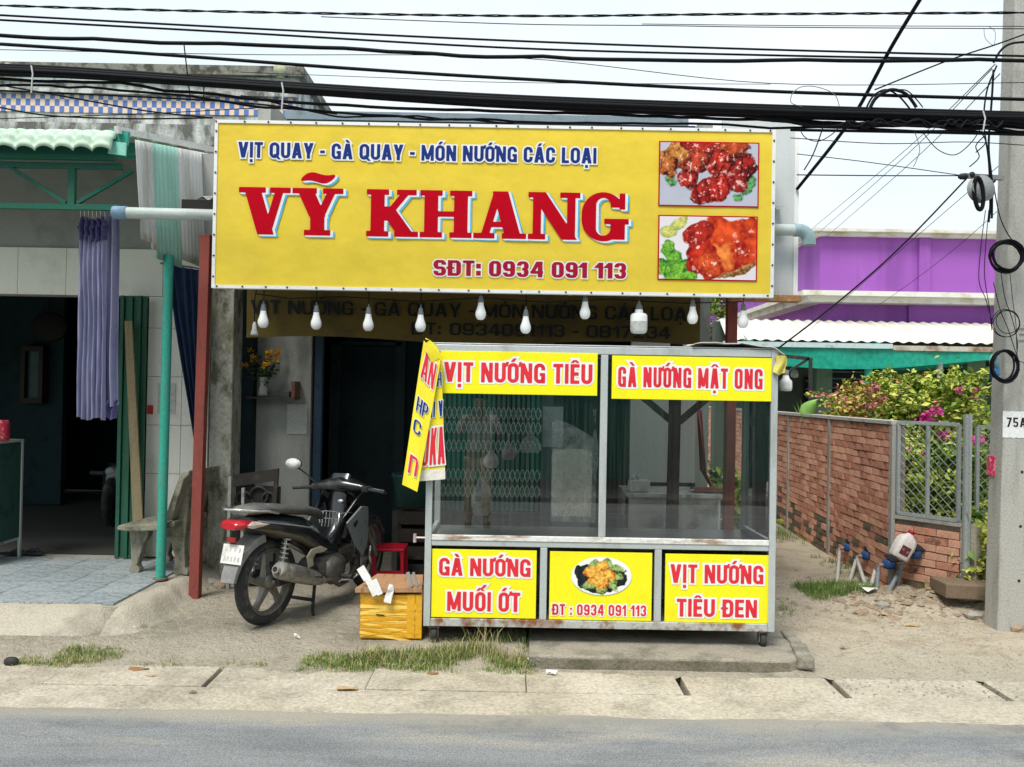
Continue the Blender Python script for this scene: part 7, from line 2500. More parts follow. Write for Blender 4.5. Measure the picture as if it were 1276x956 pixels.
# ------------------------------------------------------------------ water meters
M_mb = mat('meter_blue', (.03, .08, .22), .4, col2=(.02, .04, .10), scale=20)
M_pg = mat('grey_pipe', (.20, .23, .25), .5, col2=(.3, .3, .28), scale=15)
M_pw = mat('pale_pipe', (.50, .51, .48), .5, col2=(.35, .34, .3), scale=15)
def meter(label, cx, cy, Y, legs, lm, tilt=0, brass=True):
    c = pt(cx, cy, Y)
    t = thing('water_meter', label, 'water meter', (c.x, Y, 0), 'water meters along the brick wall')
    MB().lathe(c - Vector((0, 0, .035)), [(.001, 0), (.048, 0), (.055, .02), (.055, .06), (.045, .07), (.001, .07)], 18).build('meter_body', M_mb, t)
    MB().obox(c + Vector((.02, -.01, .05)), (.09, .085, .014), (.5, 0, .3)).build('meter_lid', mat('meter_lid_black', (.02, .025, .035), .4), t)
    a_ = c + Vector((-.09, 0, -.01))
    b_ = c + Vector((.09, 0, -.01))
    MB().cyl(a_, b_, .017, 10).build('pipe_union', mat('brass_union', (.38, .27, .2), .45, metal=.4), t)
    for (p, fx) in zip((a_, b_), legs):
        if fx is None: continue
        f_ = gz(*fx, .03)
        f_ = Vector((f_.x, f_.y, ground_z(f_.x, f_.y) - .02))
        MB().tube([p, p + Vector((0, 0, -.04)), f_], .017, 10).build('riser_pipe', lm, t)
    return t
meter('blue water meter on bent pale pipes, farthest back along the brick wall', 1058, 682, 8.1, ((1043, 722), (1058, 722)), M_pw)
meter('narrow blue water meter second from the back, beside the pale riser', 1081, 692, 7.6, ((1080, 730), (1085, 730)), M_pw)
meter('low double water meter with black lid, nearest the crossed grey risers', 1108, 703, 7.0, ((1092, 739), (1104, 750)), M_pg)
meter('dark blue water meter at the right, directly under the tilted jug', 1139, 690, 6.85, ((1117, 738), (1150, 732)), M_pg)
# jug
jc = pt(1126, 681, 6.78)
jg = thing('plastic_jug', 'tilted translucent white jug with a red cap stuck on a riser pipe', 'jug', jc)
JM = Matrix.Translation(jc) @ Matrix.Rotation(rad(28), 4, 'Y')
def jt(mb):
    mb.v = [tuple(JM @ Vector(v)) for v in mb.v]
    return mb
def rrect(w, d, z, n=5, r=.03):
    o = []
    for (sx, sy, a0) in ((1, 1, 0), (-1, 1, 90), (-1, -1, 180), (1, -1, 270)):
        for k in range(n):
            a = rad(a0 + 90 * k / (n - 1))
            o.append(Vector((sx * (w / 2 - r) + r * math.cos(a), sy * (d / 2 - r) + r * math.sin(a), z)))
    return o
jt(MB().loft([rrect(.13, .10, -.10), rrect(.145, .115, -.085), rrect(.145, .115, .04), rrect(.12, .10, .075), rrect(.06, .06, .10, r=.02), rrect(.045, .045, .115, r=.02)])).build('jug_body', mat('milky_jug', (.66, .62, .60), .35, col2=(.58, .52, .5), scale=8), jg)
jt(MB().lathe((0, 0, .115), [(.001, 0), (.026, 0), (.026, .026), (.001, .028)], 16)).build('red_cap', M_rs, jg)
jt(MB().obox((-.0, -.059, -.03), (.075, .003, .075))).build('jug_label', mat('maroon_label', (.12, .03, .04), .5, col2=(.5, .4, .38), scale=40, amt=.4), jg)
jt(MB().tube([(.04, 0, .09), (.075, 0, .06), (.085, 0, .0), (.075, 0, -.02)], .012, 8)).build('jug_handle', MATS['milky_jug'], jg)
# timber block
tb0, tb1 = pt(1187, 740, 6.25), pt(1230, 748, 6.25)
z0_ = ground_z(tb0.x, 6.3)
q = MB().prism([(tb0.x - .01, 6.32, .12), (tb1.x + .12, 6.24, .12), (tb1.x + .16, 6.50, .12), (tb0.x + .0, 6.60, .12)], (0, 0, .11))
tag(q.build('timber_beam', mat('old_brown_beam', (.20, .15, .10), .8, col2=(.11, .085, .06), scale=7, streak=(.6, 3, 3), fine=.15), cat='beam', bevel=.01), 'short brown squared beam lying on the earth heap against the concrete pole', 'beam')
MB_ = MB()

# ------------------------------------------------------------------ overhead cables
def cable(label, pts, r, Y=5.2, sag_noise=0.0, twist=False, name='overhead_cable', cat='cable', extend=True, m=None, group=None, steps=8, Ys=None):
    P = [pt(px, py, (Ys[i] if Ys else Y)) for i, (px, py) in enumerate(pts)]
    # smooth interpolation (Catmull-Rom)
    Q = []
    n = len(P)
    for i in range(n - 1):
        p0, p1, p2, p3 = P[max(i - 1, 0)], P[i], P[i + 1], P[min(i + 2, n - 1)]
        for k in range(steps):
            t = k / steps
            q = .5 * ((2 * p1) + (p2 - p0) * t + (2 * p0 - 5 * p1 + 4 * p2 - p3) * t * t + (3 * p1 - p0 - 3 * p2 + p3) * t ** 3)
            Q.append(q)
    Q.append(P[-1])
    if extend:
        d = (Q[0] - Q[4]).normalized()
        Q = [Q[0] + d * 14 + Vector((0, 0, 1.2)), Q[0] + d * 6 + Vector((0, 0, .3))] + Q
        d = (Q[-1] - Q[-5]).normalized()
        Q = Q + [Q[-1] + d * 5 + Vector((0, 0, .2)), Q[-1] + d * 12 + Vector((0, 0, 1.0))]
    if sag_noise:
        Q = [q + Vector((0, 0, sag_noise * fbm(q.x * 2.2, r * 999))) for q in Q]
    mb = MB()
    if twist:
        # two strands wound round each other
        L = [Q[2].lerp(Q[2], 0)]
        D = []
        for i in range(len(Q) - 1):
            k = max(1, int((Q[i + 1] - Q[i]).length / .05))
            D += [Q[i].lerp(Q[i + 1], j / k) for j in range(k)]
        D.append(Q[-1])
        s = 0
        for ph in (0, PI):
            S_ = []
            s = 0
            for i, q in enumerate(D):
                if i: s += (D[i] - D[i - 1]).length
                a = s * 2 * PI / .42 + ph
                S_.append(q + Vector((0, math.cos(a), math.sin(a))) * r * .8)
            mb.tube(S_, r * .75, 5)
    else:
        mb.tube(Q, r, 6)
    return mb.build(name, m or M_wire, None, label=label, cat=cat, group=group)

cable('topmost twisted pair cable running across the whole sky', [(0, 7), (250, 14), (640, 20), (900, 18), (1276, 16)], .006, 5.2, twist=True)
cable('thin straight cable just below the topmost twisted one', [(0, 19), (300, 35), (640, 51), (960, 62), (1276, 70)], .007)
cable('second thin straight cable beneath it, close to its twin', [(0, 25), (300, 41), (640, 60), (960, 69), (1276, 75)], .007, 5.25)
cable('wavy thick black cable above the middle of the sign', [(0, 44), (200, 52), (400, 61), (640, 71), (960, 75), (1276, 76)], .0125, 5.2, sag_noise=.012)
cable('smooth thick cable descending from upper left to the pole', [(0, 55), (200, 68), (430, 85), (640, 98), (960, 114), (1276, 124)], .011, 5.2)
cable('hair-thin pale line crossing the open sky above the big bundle', [(0, 62), (300, 68), (640, 72), (960, 104), (1276, 103)], .0025, 5.3)
cable('hair-thin line left of centre between the thick cables', [(300, 90), (480, 97), (640, 103), (960, 105)], .002, 5.3, extend=False)
cable('thin pair of fine wires in the upper sky right of centre', [(400, 21), (640, 30), (820, 32), (960, 34), (1276, 36)], .003, 5.25, extend=False)
cable('fine wire just under its neighbour in the upper right sky', [(800, 30), (1000, 32), (1276, 33)], .0025, 5.25, extend=False)
cable('uppermost fat cable of the big black bundle', [(0, 84), (120, 90), (380, 108), (640, 123), (960, 135), (1276, 144)], .0135, 5.15)
cable('slim cable riding on top of the big black bundle', [(0, 81), (120, 87), (380, 105), (640, 120), (960, 132), (1276, 141)], .011, 5.17)
cable('cable tucked between the fat ones of the big bundle', [(0, 87), (120, 93), (380, 111), (640, 126), (960, 138), (1276, 147)], .014, 5.12)
cable('fat black cable in the middle of the big bundle', [(0, 92), (120, 97), (380, 114), (640, 129), (960, 141), (1276, 150)], .0145, 5.13)
cable('lower fat cable of the big bundle, just above the sign', [(0, 89), (200, 101), (400, 117), (640, 133), (960, 145), (1276, 154)], .014, 5.18)
cable('loose black cable drooping below the left of the bundle', [(0, 98), (150, 106), (400, 130), (640, 139), (800, 144), (1000, 152), (1276, 160)], .010, 5.2, sag_noise=.02)
cable('thin cable lying across the chequered band at the left', [(0, 106), (150, 112), (330, 132), (500, 146), (640, 152), (860, 155), (1276, 166)], .008, 5.22, sag_noise=.02)
cable('tangled cable running under the bundle near the pole', [(900, 140), (1000, 151), (1100, 156), (1200, 156), (1276, 164)], .014, 5.2, sag_noise=.03, extend=False)
cable('second tangled cable under the bundle near the pole', [(930, 143), (1010, 157), (1120, 153), (1190, 160), (1276, 158)], .012, 5.16, sag_noise=.04, extend=False)
cable('straight cable lowest under the bundle toward the pole', [(985, 162), (1100, 164), (1200, 166), (1276, 168)], .009, 5.2, extend=False)
cable('thin cable crossing the left parapet toward the sign corner', [(0, 134), (60, 144), (160, 148), (265, 147)], .005, 5.3, extend=False)
cable('thin cable sloping down to the upper left corner of the sign', [(0, 106), (90, 122), (180, 138), (264, 147)], .005, 5.32, extend=False)
cable('thin cable dipping below the chequered band', [(0, 113), (120, 118), (300, 128), (420, 142)], .006, 5.3, extend=False)
cable('fine wire low over the left awning', [(0, 148), (120, 144), (200, 141), (330, 134)], .003, 5.3, extend=False)
cable('loose cable looping over the left part of the sign top', [(300, 122), (360, 132), (420, 143), (520, 147), (640, 153)], .006, 5.22, sag_noise=.02, extend=False)
cable('thick black drop cable falling steeply from the top to the sign', [(1151, -8), (1110, 60), (1060, 150), (993, 236)], .012, extend=False, Ys=(4.9, 5.2, 5.6, 6.1))
cable('drop wire from the spool on the pole down to the cart corner', [(1205, 222), (1120, 310), (1040, 380), (958, 443)], .006, extend=False, Ys=(5.8, 5.7, 5.6, 5.5))
cable('fine drop wire slanting across the purple wall', [(1276, 180), (1180, 262), (1090, 340), (1010, 410)], .003, extend=False, Ys=(5.9, 8, 10, 12))
cable('second fine drop wire slanting across the purple wall', [(1276, 232), (1190, 310), (1110, 370), (1060, 400)], .0025, extend=False, Ys=(5.9, 8, 10, 12))
for k, (a, b) in enumerate((((1240, 80), (1012, 285)), ((1236, 86), (1018, 292)), ((1246, 92), (1030, 295)))):
    lb = ('upper of three pale service wires fanning down left from the pole', 'middle of three pale service wires fanning down left from the pole', 'lowest of three pale service wires fanning down left from the pole')[k]
    cable(lb, [a, ((a[0] + b[0]) / 2 + 4, (a[1] + b[1]) / 2 + 3), b], .004, extend=False, Ys=(5.8, 9, 14), m=mat('grey_wire', (.16, .17, .17), .6))
cable('level wire ending at the spool bracket beside the pole', [(993, 218), (1100, 219), (1200, 219)], .004, 5.8, extend=False)
cable('thin wire sloping from the sign top toward the spool bracket', [(993, 192), (1080, 202), (1200, 219)], .003, 5.8, extend=False)
cable('wire rising from the cable tangle to the upper right of the pole', [(1090, 112), (1180, 76), (1240, 56), (1276, 43)], .005, 5.6, extend=False)
cable('pale line crossing just below the tangle at the right', [(985, 172), (1100, 179), (1200, 177), (1276, 181)], .003, 5.6, extend=False)
# tangle loops by the bundle
def loop(label, pts, r, Y=5.15, m=None):
    return cable(label, pts, r, Y, extend=False, m=m, name='cable_loop', cat='cable loop')
loop('thick dark cable loop humped above the bundle left of the pole', [(1082, 140), (1090, 124), (1102, 115), (1114, 112), (1130, 118), (1142, 134)], .011)
loop('second dark cable loop nested inside the hump above the bundle', [(1078, 138), (1088, 120), (1104, 112), (1120, 120), (1134, 136)], .006, 5.18)
loop('thin cable arc right of the dark hump above the bundle', [(1115, 112), (1130, 113), (1142, 124), (1150, 134)], .004)
loop('wide thin oval wire loop above the bundle, right of the sign', [(1046, 133), (1040, 118), (1020, 109), (1000, 108), (988, 116), (986, 128), (1000, 133)], .0025, m=MATS['grey_wire'])
loop('thin wire drooping in an arc under the bundle near the pole', [(1150, 165), (1168, 186), (1190, 193), (1210, 178), (1222, 160)], .003)
loop('short wire tail hanging under the bundle in a hook', [(1140, 165), (1146, 185), (1142, 200), (1138, 208)], .0025, m=MATS['grey_wire'])
loop('wire tail curling below the tangle right of the sign', [(996, 160), (1004, 172), (1020, 176), (1036, 168), (1046, 158)], .003)
loop('dark kinked wire falling steeply right beside the sign board', [(1025, 160), (1020, 175), (1012, 195), (1002, 212)], .004)
for k in range(9):
    x0 = 1035 + k * 19
    rg2 = random.Random(k)
    pts = [(x0 + i * 9, 154 + rg2.uniform(-5, 5)) for i in range(8)]
    loop('short snarled wire, number %s of the snarl under the bundle counted from the left' % ('one two three four five six seven eight nine'.split()[k]), pts, .005 + .003 * rg2.random(), 5.1 + .03 * rg2.random())
# straps round the bundle
for k, (px, y0, y1) in enumerate(((39, 82, 116), (351, 103, 137), (1225, 138, 164))):
    lb = ('pale tie strap round the bundle at the far left', 'pale tie strap round the bundle above the sign corner', 'pale tie strap round the bundle close to the pole')[k]
    a, b = pt(px, y0, 5.1), pt(px, y1, 5.1)
    mb = MB().tube([a, a + Vector((.012, -.004, -.05)), (a + b) / 2 + Vector((.008, -.004, 0)), b], .005, 6)
    mb.build('tie_strap', mat('pale_strap', (.5, .52, .52), .5), None, label=lb, cat='strap')
for k, (px, y0, y1) in enumerate(((229, 53, 122), (254, 108, 128))):
    a, b = pt(px, y0, 5.15), pt(px + 8 * (1 - k), y1, 5.15)
    MB().tube([a, b], .004, 5).build('hanging_wire', M_wire, None, label=('thin wire hanging straight down from the wavy cable', 'very short wire stub hanging beneath the bundle over the chequered band')[k], cat='wire')

# pole hardware: spool, coils
sp_c = pt(1222, 236, 5.75)
spl = thing('cable_spool', 'round grey cable spool with a black loop fixed to the left of the pole', 'spool', sp_c)
MB().lathe(sp_c, [(.001, -.03), (.085, -.03), (.09, -.025), (.09, -.02), (.05, -.018), (.05, .018), (.09, .02), (.09, .03), (.001, .03)], 28, (.25, -1, .1)).build('spool_disc', mat('spool_grey', (.30, .32, .33), .5, col2=(.15, .15, .15)), spl)
lp = [sp_c + Vector((-.035 + .030 * math.cos(a) - .01 * math.sin(a), -.04, -.04 + .11 * math.sin(a))) for a in [2 * PI * k / 24 for k in range(24)]]
MB().tube(lp, .014, 8, closed=True).build('cable_loop', M_wire, spl)
MB().bar(pt(1200, 219, 5.8), pt(1250, 222, 5.85), .03, .03).build('bracket', mat('grey_bracket', (.25, .25, .25), .5), spl)
MB().ball(pt(1200, 220, 5.8), .028, 10, (1.3, 1, .8)).ball(pt(1211, 218, 5.8), .022, 10).build('clamp', M_blk2, spl)
def coil(label, cx, cy, rx, ry, n, r, Y=5.80, seed=1, m=None, knot=True):
    rg3 = random.Random(seed)
    c = pt(cx, cy, Y)
    t = thing('cable_coil', label, 'cable coil', c)
    for k in range(n):
        ox, oz = rg3.uniform(-.012, .012), rg3.uniform(-.012, .012)
        s_ = rg3.uniform(.90, 1.08)
        MB().tube([c + Vector((ox + rx / 181 * s_ * math.cos(a), rg3.uniform(-.004, .004) - .02 * k / n, oz + ry / 181 * s_ * math.sin(a))) for a in [2 * PI * i / 28 for i in range(28)]], r, 6, closed=True).build('turn', m or M_wire, t)
    return t
coil('thick black cable coil hung highest on the pole', 1254, 320, 19, 18, 7, .0065, seed=1)
coil('thin loose wire coil on the pole between the two thick coils', 1254, 403, 16, 16, 3, .0028, seed=2)
coil('thick black cable coil lowest on the pole beside a blue bottle', 1250, 456, 15.5, 19, 4, .007, seed=3)
bt = thing('splice_bottle', 'blue and pale plastic splice bottle tied to the pole inside the lowest coil', 'bottle', pt(1239, 455, 5.85))
c_ = pt(1239, 455, 5.85)
MB().lathe(c_ - Vector((0, 0, .09)), [(.001, 0), (.03, .002), (.032, .02), (.032, .075), (.001, .075)], 14).build('lower_half', mat('blue_bottle', (.03, .15, .32), .25), bt)
MB().lathe(c_ - Vector((0, 0, .014)), [(.001, 0), (.032, .0), (.032, .06), (.02, .085), (.001, .09)], 14).build('upper_half', mat('pale_blue_bottle', (.30, .50, .55), .25), bt)
def vert(label, pts, r, Y=5.84, m=None):
    return cable(label, pts, r, Y, extend=False, name='pole_wire', m=m)
vert('black wire bunch running down the left edge of the pole', [(1238, 85), (1236, 120), (1232, 180), (1236, 225), (1238, 270)], .008, sag_noise=.03) if False else cable('black wire bunch running down the left edge of the pole', [(1238, 85), (1236, 120), (1232, 180), (1236, 225), (1236, 270)], .008, 5.8, sag_noise=.03, extend=False, name='pole_wire')
cable('wavy wire hanging free just left of the pole top', [(1242, 80), (1230, 110), (1226, 150), (1232, 200), (1234, 262)], .006, 5.78, sag_noise=.05, extend=False, name='pole_wire')
vert('long thin wire from the spool bowing left over the purple wall', [(1228, 262), (1222, 310), (1220, 350), (1228, 372), (1236, 400)], .003, 5.75)
vert('thin wire beside it curving down to the pole edge', [(1232, 262), (1228, 310), (1227, 345), (1233, 385), (1236, 412)], .003, 5.76)
vert('wire from the spool to the hook right of the top coil', [(1238, 230), (1246, 270), (1258, 295), (1270, 306)], .004, 5.8)
vert('thin wire strung between the top coil and the lowest coil', [(1246, 330), (1252, 370), (1262, 400), (1268, 430), (1264, 452)], .003, 5.82)
vert('second thin wire between the coils, farther right', [(1258, 335), (1262, 375), (1266, 405), (1268, 445), (1276, 452)], .0025, 5.82)
vert('thin wire bunch crossing the middle loose coil', [(1238, 352), (1246, 385), (1256, 410), (1266, 440)], .003, 5.83)
vert('curl of wire at the very top left of the pole', [(1226, 35), (1228, 48), (1238, 56), (1240, 40), (1232, 33)], .002, 5.8, m=MATS['grey_wire'])
vert('black cable bent over the pole top right', [(1238, 78), (1248, 62), (1262, 54), (1290, 52)], .008, 5.78)
for k, (px, yy) in enumerate(((1220, 172), (1212, 190), (1226, 245))):
    vert(('tangled short end left of the pole just under the bundle', 'frayed wire end pointing at the spool', 'kinked black cable end below the spool')[k], [(px + 14, yy - 20), (px + 4, yy - 8), (px + 8, yy + 6), (px - 4 + 10 * (k == 2), yy + 18 + 14 * (k == 2))], .004 + .004 * (k == 2), 5.76)

# ------------------------------------------------------------------ grass, weeds, litter
M_gr = [leafmat('grass_green', (.17, .27, .05), (.12, .20, .04)), leafmat('grass_straw', (.46, .40, .20), (.36, .31, .15)), leafmat('grass_dark', (.09, .16, .035), (.07, .12, .03))]
def grass(name, label, spots, seed):
    """spots: (x0, x1, y0, y1, count, height, straw share)"""
    r = np.random.RandomState(seed)
    V, T, MI = [], [], []
    for (x0, x1, y0, y1, n, h, straw) in spots:
        nc = max(3, n // 9)
        cx_, cy_ = r.uniform(x0, x1, nc), y0 + (y1 - y0) * r.beta(1.6, 1.6, nc)
        for i in range(nc):
            u = (cx_[i] - x0) / (x1 - x0)
            if fbm(cx_[i] * 3.5, cy_[i] * 5 + seed) < r.uniform(-.35, .30): continue
            for _ in range(9):
                x, y = cx_[i] + r.normal() * .018, cy_[i] + r.normal() * .014
                z = max(ground_z(x, y), ROAD_Z - .002) - .004
                hh = h * r.uniform(.35, 1.25) * (.5 + .5 * math.sin(PI * u) ** .5)
                a = r.uniform(0, 2 * PI)
                b = r.uniform(.15, .9) * hh
                w = r.uniform(.0010, .0024)
                dx, dy = math.cos(a), math.sin(a)
                k = len(V)
                V += [(x - dy * w, y + dx * w, z), (x + dy * w, y - dx * w, z), (x + dx * b * .4 + dy * w * .7, y + dy * b * .4 - dx * w * .7, z + hh * .7), (x + dx * b * .4 - dy * w * .7, y + dy * b * .4 + dx * w * .7, z + hh * .7), (x + dx * b, y + dy * b, z + hh)]
                T += [(k, k + 1, k + 2, k + 3), (k + 3, k + 2, k + 4)]
                mi = 1 if r.rand() < straw else (0 if r.rand() < .7 else 2)
                MI += [mi, mi]
    me = bpy.data.meshes.new(name)
    me.from_pydata(V, [], T)
    for m in M_gr: me.materials.append(m)
    me.polygons.foreach_set('material_index', MI)
    me.update()
    o = bpy.data.objects.new(name, me)
    COL.objects.link(o)
    return tag(o, label, 'grass', None, 'stuff')
g0, g1 = gz(372, 832, -.03), gz(668, 838, -.03)
grass('grass', 'short grass and dry stalks along the kerb before the cart and box', [(g0.x - .02, g1.x + .02, 4.98, 5.26, 12000, .045, .28), (g0.x + .25, g1.x - .02, 5.08, 5.30, 6500, .070, .5), (-.35, .1, 5.15, 5.3, 700, .16, .85)], 3)
g2, g3 = gz(-10, 834, -.03), gz(118, 836, -.03)
grass('grass', 'scattered low grass along the kerb below the left porch', [(g2.x, g3.x, 4.98, 5.14, 3200, .028, .45), (g2.x + .2, g2.x + .6, 5.10, 5.25, 1500, .035, .35), (gz(150, 828).x, gz(215, 828).x, 5.0, 5.15, 500, .03, .4), (gz(150, 790).x, gz(175, 790).x, 5.50, 5.62, 350, .035, .2), (gz(260, 828).x, gz(330, 828).x, 5.02, 5.10, 300, .025, .5)], 5)
w0 = gz(1045, 738)
grass('grass', 'bright green weeds at the foot of the brick wall by the meters', [(w0.x - .32, w0.x + .30, w0.y - .35, w0.y + .30, 6500, .07, .04), (2.95, 3.3, 9.2, 11.5, 2500, .12, .1), (3.0, 3.3, 7.3, 8.6, 900, .06, .1), (3.35, 3.62, 6.7, 6.95, 900, .10, .05), (1.9, 2.15, 6.2, 7.0, 500, .06, .2), (1.85, 2.2, 9.0, 10.5, 1500, .12, .1)], 7)
grass('grass', 'weeds growing in the shadow under the food cart', [(-.3, 1.5, 5.25, 5.9, 1500, .07, .15)], 9)
# broad-leaved weeds under the cart
# litter: leaves, scraps and stones
rl = random.Random(77)
M_lf = [mat('dead_leaf_brown', (.27, .15, .07), .8, col2=(.18, .1, .05), scale=30), mat('dead_leaf_tan', (.44, .32, .17), .8, col2=(.3, .2, .1), scale=30), mat('paper_scrap', (.68, .68, .64), .8, col2=(.55, .54, .5), scale=20)]
M_st = [mat('stone_grey', (.33, .31, .27), .9, col2=(.2, .19, .17), scale=20, fine=.2, bump=.4), mat('stone_brown', (.30, .23, .16), .9, col2=(.2, .16, .11), scale=20, fine=.2, bump=.4)]
def scrap(px, py, s_, k, lb, nm='dead_leaf', cat='leaf', lift=.012):
    c = gz(px, py, -.03)
    c.z = max(ground_z(c.x, c.y), ROAD_Z - .004) + .003
    mb = MB()
    n_ = 9
    a0 = rl.uniform(0, 6)
    out_ = [(c.x + s_ * (1.4 if True else 1) * math.cos(a) * rl.uniform(.6, 1.1), c.y + s_ * .8 * math.sin(a) * rl.uniform(.6, 1.1), c.z + rl.uniform(.0, lift)) for a in [a0 + 2 * PI * i / n_ for i in range(n_)]]
    mb.add(out_ + [(c.x, c.y, c.z + lift * .9)], [(i, (i + 1) % n_, n_) for i in range(n_)])
    mb.build(nm, M_lf[k], None, label=lb, cat=cat)
SC = [(480, 824, .030, 1, 'tan dead leaf lying on the grass before the taped box'), (540, 834, .028, 0, 'brown dead leaf at the road side of the grass strip'),
      (172, 828, .045, 0, 'brown dead leaf cluster on the kerb below the porch ramp'), (190, 836, .028, 1, 'tan leaf beside the brown cluster below the porch ramp'),
      (430, 852, .050, 1, 'long tan dry leaf lying alone on the concrete verge'), (240, 856, .020, 0, 'tiny brown leaf on the verge left of the drain slot'),
      (1135, 786, .05, 1, 'tan flat leaf on the sandy ground before the earth heap'), (1100, 772, .03, 1, 'small tan leaf on the sandy ground near the meters'),
      (1050, 815, .02, 0, 'dark brown leaf scrap on the sand right of the kerb end')]
for (px, py, s_, k, lb) in SC:
    scrap(px, py, s_, k, lb)
for (px, py, s_, lb) in ((664, 823, .035, 'white paper scrap at the right end of the grass strip'), (688, 835, .030, 'second white scrap just right of the grass strip'), (1205, 766, .06, 'crumpled white plastic on the earth heap by the pole'),
                         (1085, 755, .055, 'crumpled pale plastic bag under the water meters'), (1078, 742, .06, 'grey-white plastic rag beside the green weeds'), (160, 792, .035, 'white scrap by the edge of the porch ramp'),
                         (900, 797, .06, 'white paper scrap in the shadow under the cart'), (975, 773, .02, 'tiny white scrap at the right foot of the cart'), (370, 802, .018, 'tiny white scrap on the ground below the motorbike')):
    scrap(px, py, s_, 2, lb, 'paper_scrap', 'litter', .035)
# black rag lump by the left kerb
q = MB().ball(gz(14, 826, -.05) + Vector((0, 0, .008)), .036, 10, (1.3, .8, .8))
q.build('black_rag', M_blk2, None, label='small black rag lump on the kerb at the far left', cat='rag')
# rubble by the pole and at the pillar foot
def stone(px, py, s_, k, lb):
    c = gz(px, py, .02)
    c.z = ground_z(c.x, c.y)
    mb = MB()
    m = 10
    rings = []
    for i in range(6):
        th = PI * i / 5
        rings.append([Vector((c.x + s_ * 1.2 * math.sin(th) * math.cos(2 * PI * j / m) * rl.uniform(.8, 1.15), c.y + s_ * math.sin(th) * math.sin(2 * PI * j / m) * rl.uniform(.8, 1.15), c.z + s_ * .25 + s_ * .62 * -math.cos(th))) for j in range(m)])
    mb.loft(rings, cap=True, smooth=False)
    mb.build('stone', M_st[k], None, label=lb, cat='stone')
for (px, py, s_, k, lb) in ((1202, 757, .085, 0, 'mossy grey stone directly under the brown beam'), (1222, 752, .07, 0, 'grey stone wedged between beam and concrete pole'), (1190, 745, .05, 1, 'brown stone under the left end of the beam'),
                            (1212, 768, .06, 0, 'low stone in front of the mossy one by the pole'), (1100, 757, .05, 0, 'small grey stone under the meters'), (1072, 762, .04, 1, 'small brown stone before the weeds'),
                            (1268, 782, .06, 1, 'dry yellowish clod at the foot of the pole'), (985, 801, .02, 0, 'pebble beside the broken kerb end'), (262, 726, .07, 0, 'grey rubble piece at the foot of the concrete pillar'),
                            (275, 729, .05, 1, 'pale brown rubble piece beside the pillar foot'), (252, 733, .04, 1, 'small rubble piece between red post and pillar')):
    stone(px, py, s_, k, lb)
# clods and rubble on the earth heap
cl_ = MB()
for _ in range(420):
    x, y = rl.gauss(3.25, .38), rl.gauss(6.55, .22)
    if rl.random() < .25: x, y = rl.gauss(2.75, .3), rl.gauss(6.6, .35)
    s_ = rl.uniform(.012, .050) * rl.uniform(.5, 1)
    z = ground_z(x, y)
    vs = [Vector((x, y, z)) + Vector((a * s_ * rl.uniform(.6, 1.2), b * s_ * rl.uniform(.6, 1.2), c * s_ * .6 * rl.uniform(.5, 1.2))) for a, b, c in ((1, 0, 0), (0, 1, 0), (-1, 0, 0), (0, -1, 0), (0, 0, 1), (0, 0, -1))]
    cl_.add(vs, [(0, 1, 4), (1, 2, 4), (2, 3, 4), (3, 0, 4), (1, 0, 5), (2, 1, 5), (3, 2, 5), (0, 3, 5)])
cl_.build('rubble', M_st[1], kind='stuff')
# loose grit
gr_ = MB()
for _ in range(2600):
    x, y = rl.uniform(-4, 4.4), rl.uniform(4.75, 7.6)
    if rl.random() < .5: x = rl.uniform(1.9, 3.3)
    if -2.6 > x and y > 5.3: continue
    z = max(ground_z(x, y), ROAD_Z - .003)
    s_ = rl.uniform(.003, .010)
    c = Vector((x, y, z))
    gr_.add([c + Vector((s_, 0, 0)), c + Vector((-s_ * .5, s_ * .8, 0)), c + Vector((-s_ * .5, -s_ * .8, 0)), c + Vector((0, 0, s_ * .9))], [(0, 1, 3), (1, 2, 3), (2, 0, 3)])
gr_.build('gravel', M_st[0], kind='stuff')

# ------------------------------------------------------------------ the house on the other side of the road
oh = thing('green_fronted_house', 'low house with green metal gates across the road, mirrored dimly in the cart glass', 'house', (0, -7.5, -.07))
MB().box(-16, -12, -.07, 16, -7.0, 3.6).build('wall', mat('opposite_wall', (.05, .065, .06), .9), oh)
MB().box(-16.5, -12.5, 3.601, 16.5, -6.2, 3.8).build('roof', mat('opposite_roof', (.08, .08, .08), .8), oh)
for k in range(8):
    MB().box(-14 + k * 3.6, -6.995, -.07, -11.2 + k * 3.6, -6.93, 2.6).build('gate', M_gate, oh)
MB().box(-16, -7.0, -.07, 16, -3.25, .02).build('pavement', mat('dark_pavement', (.11, .105, .09), .9), oh)

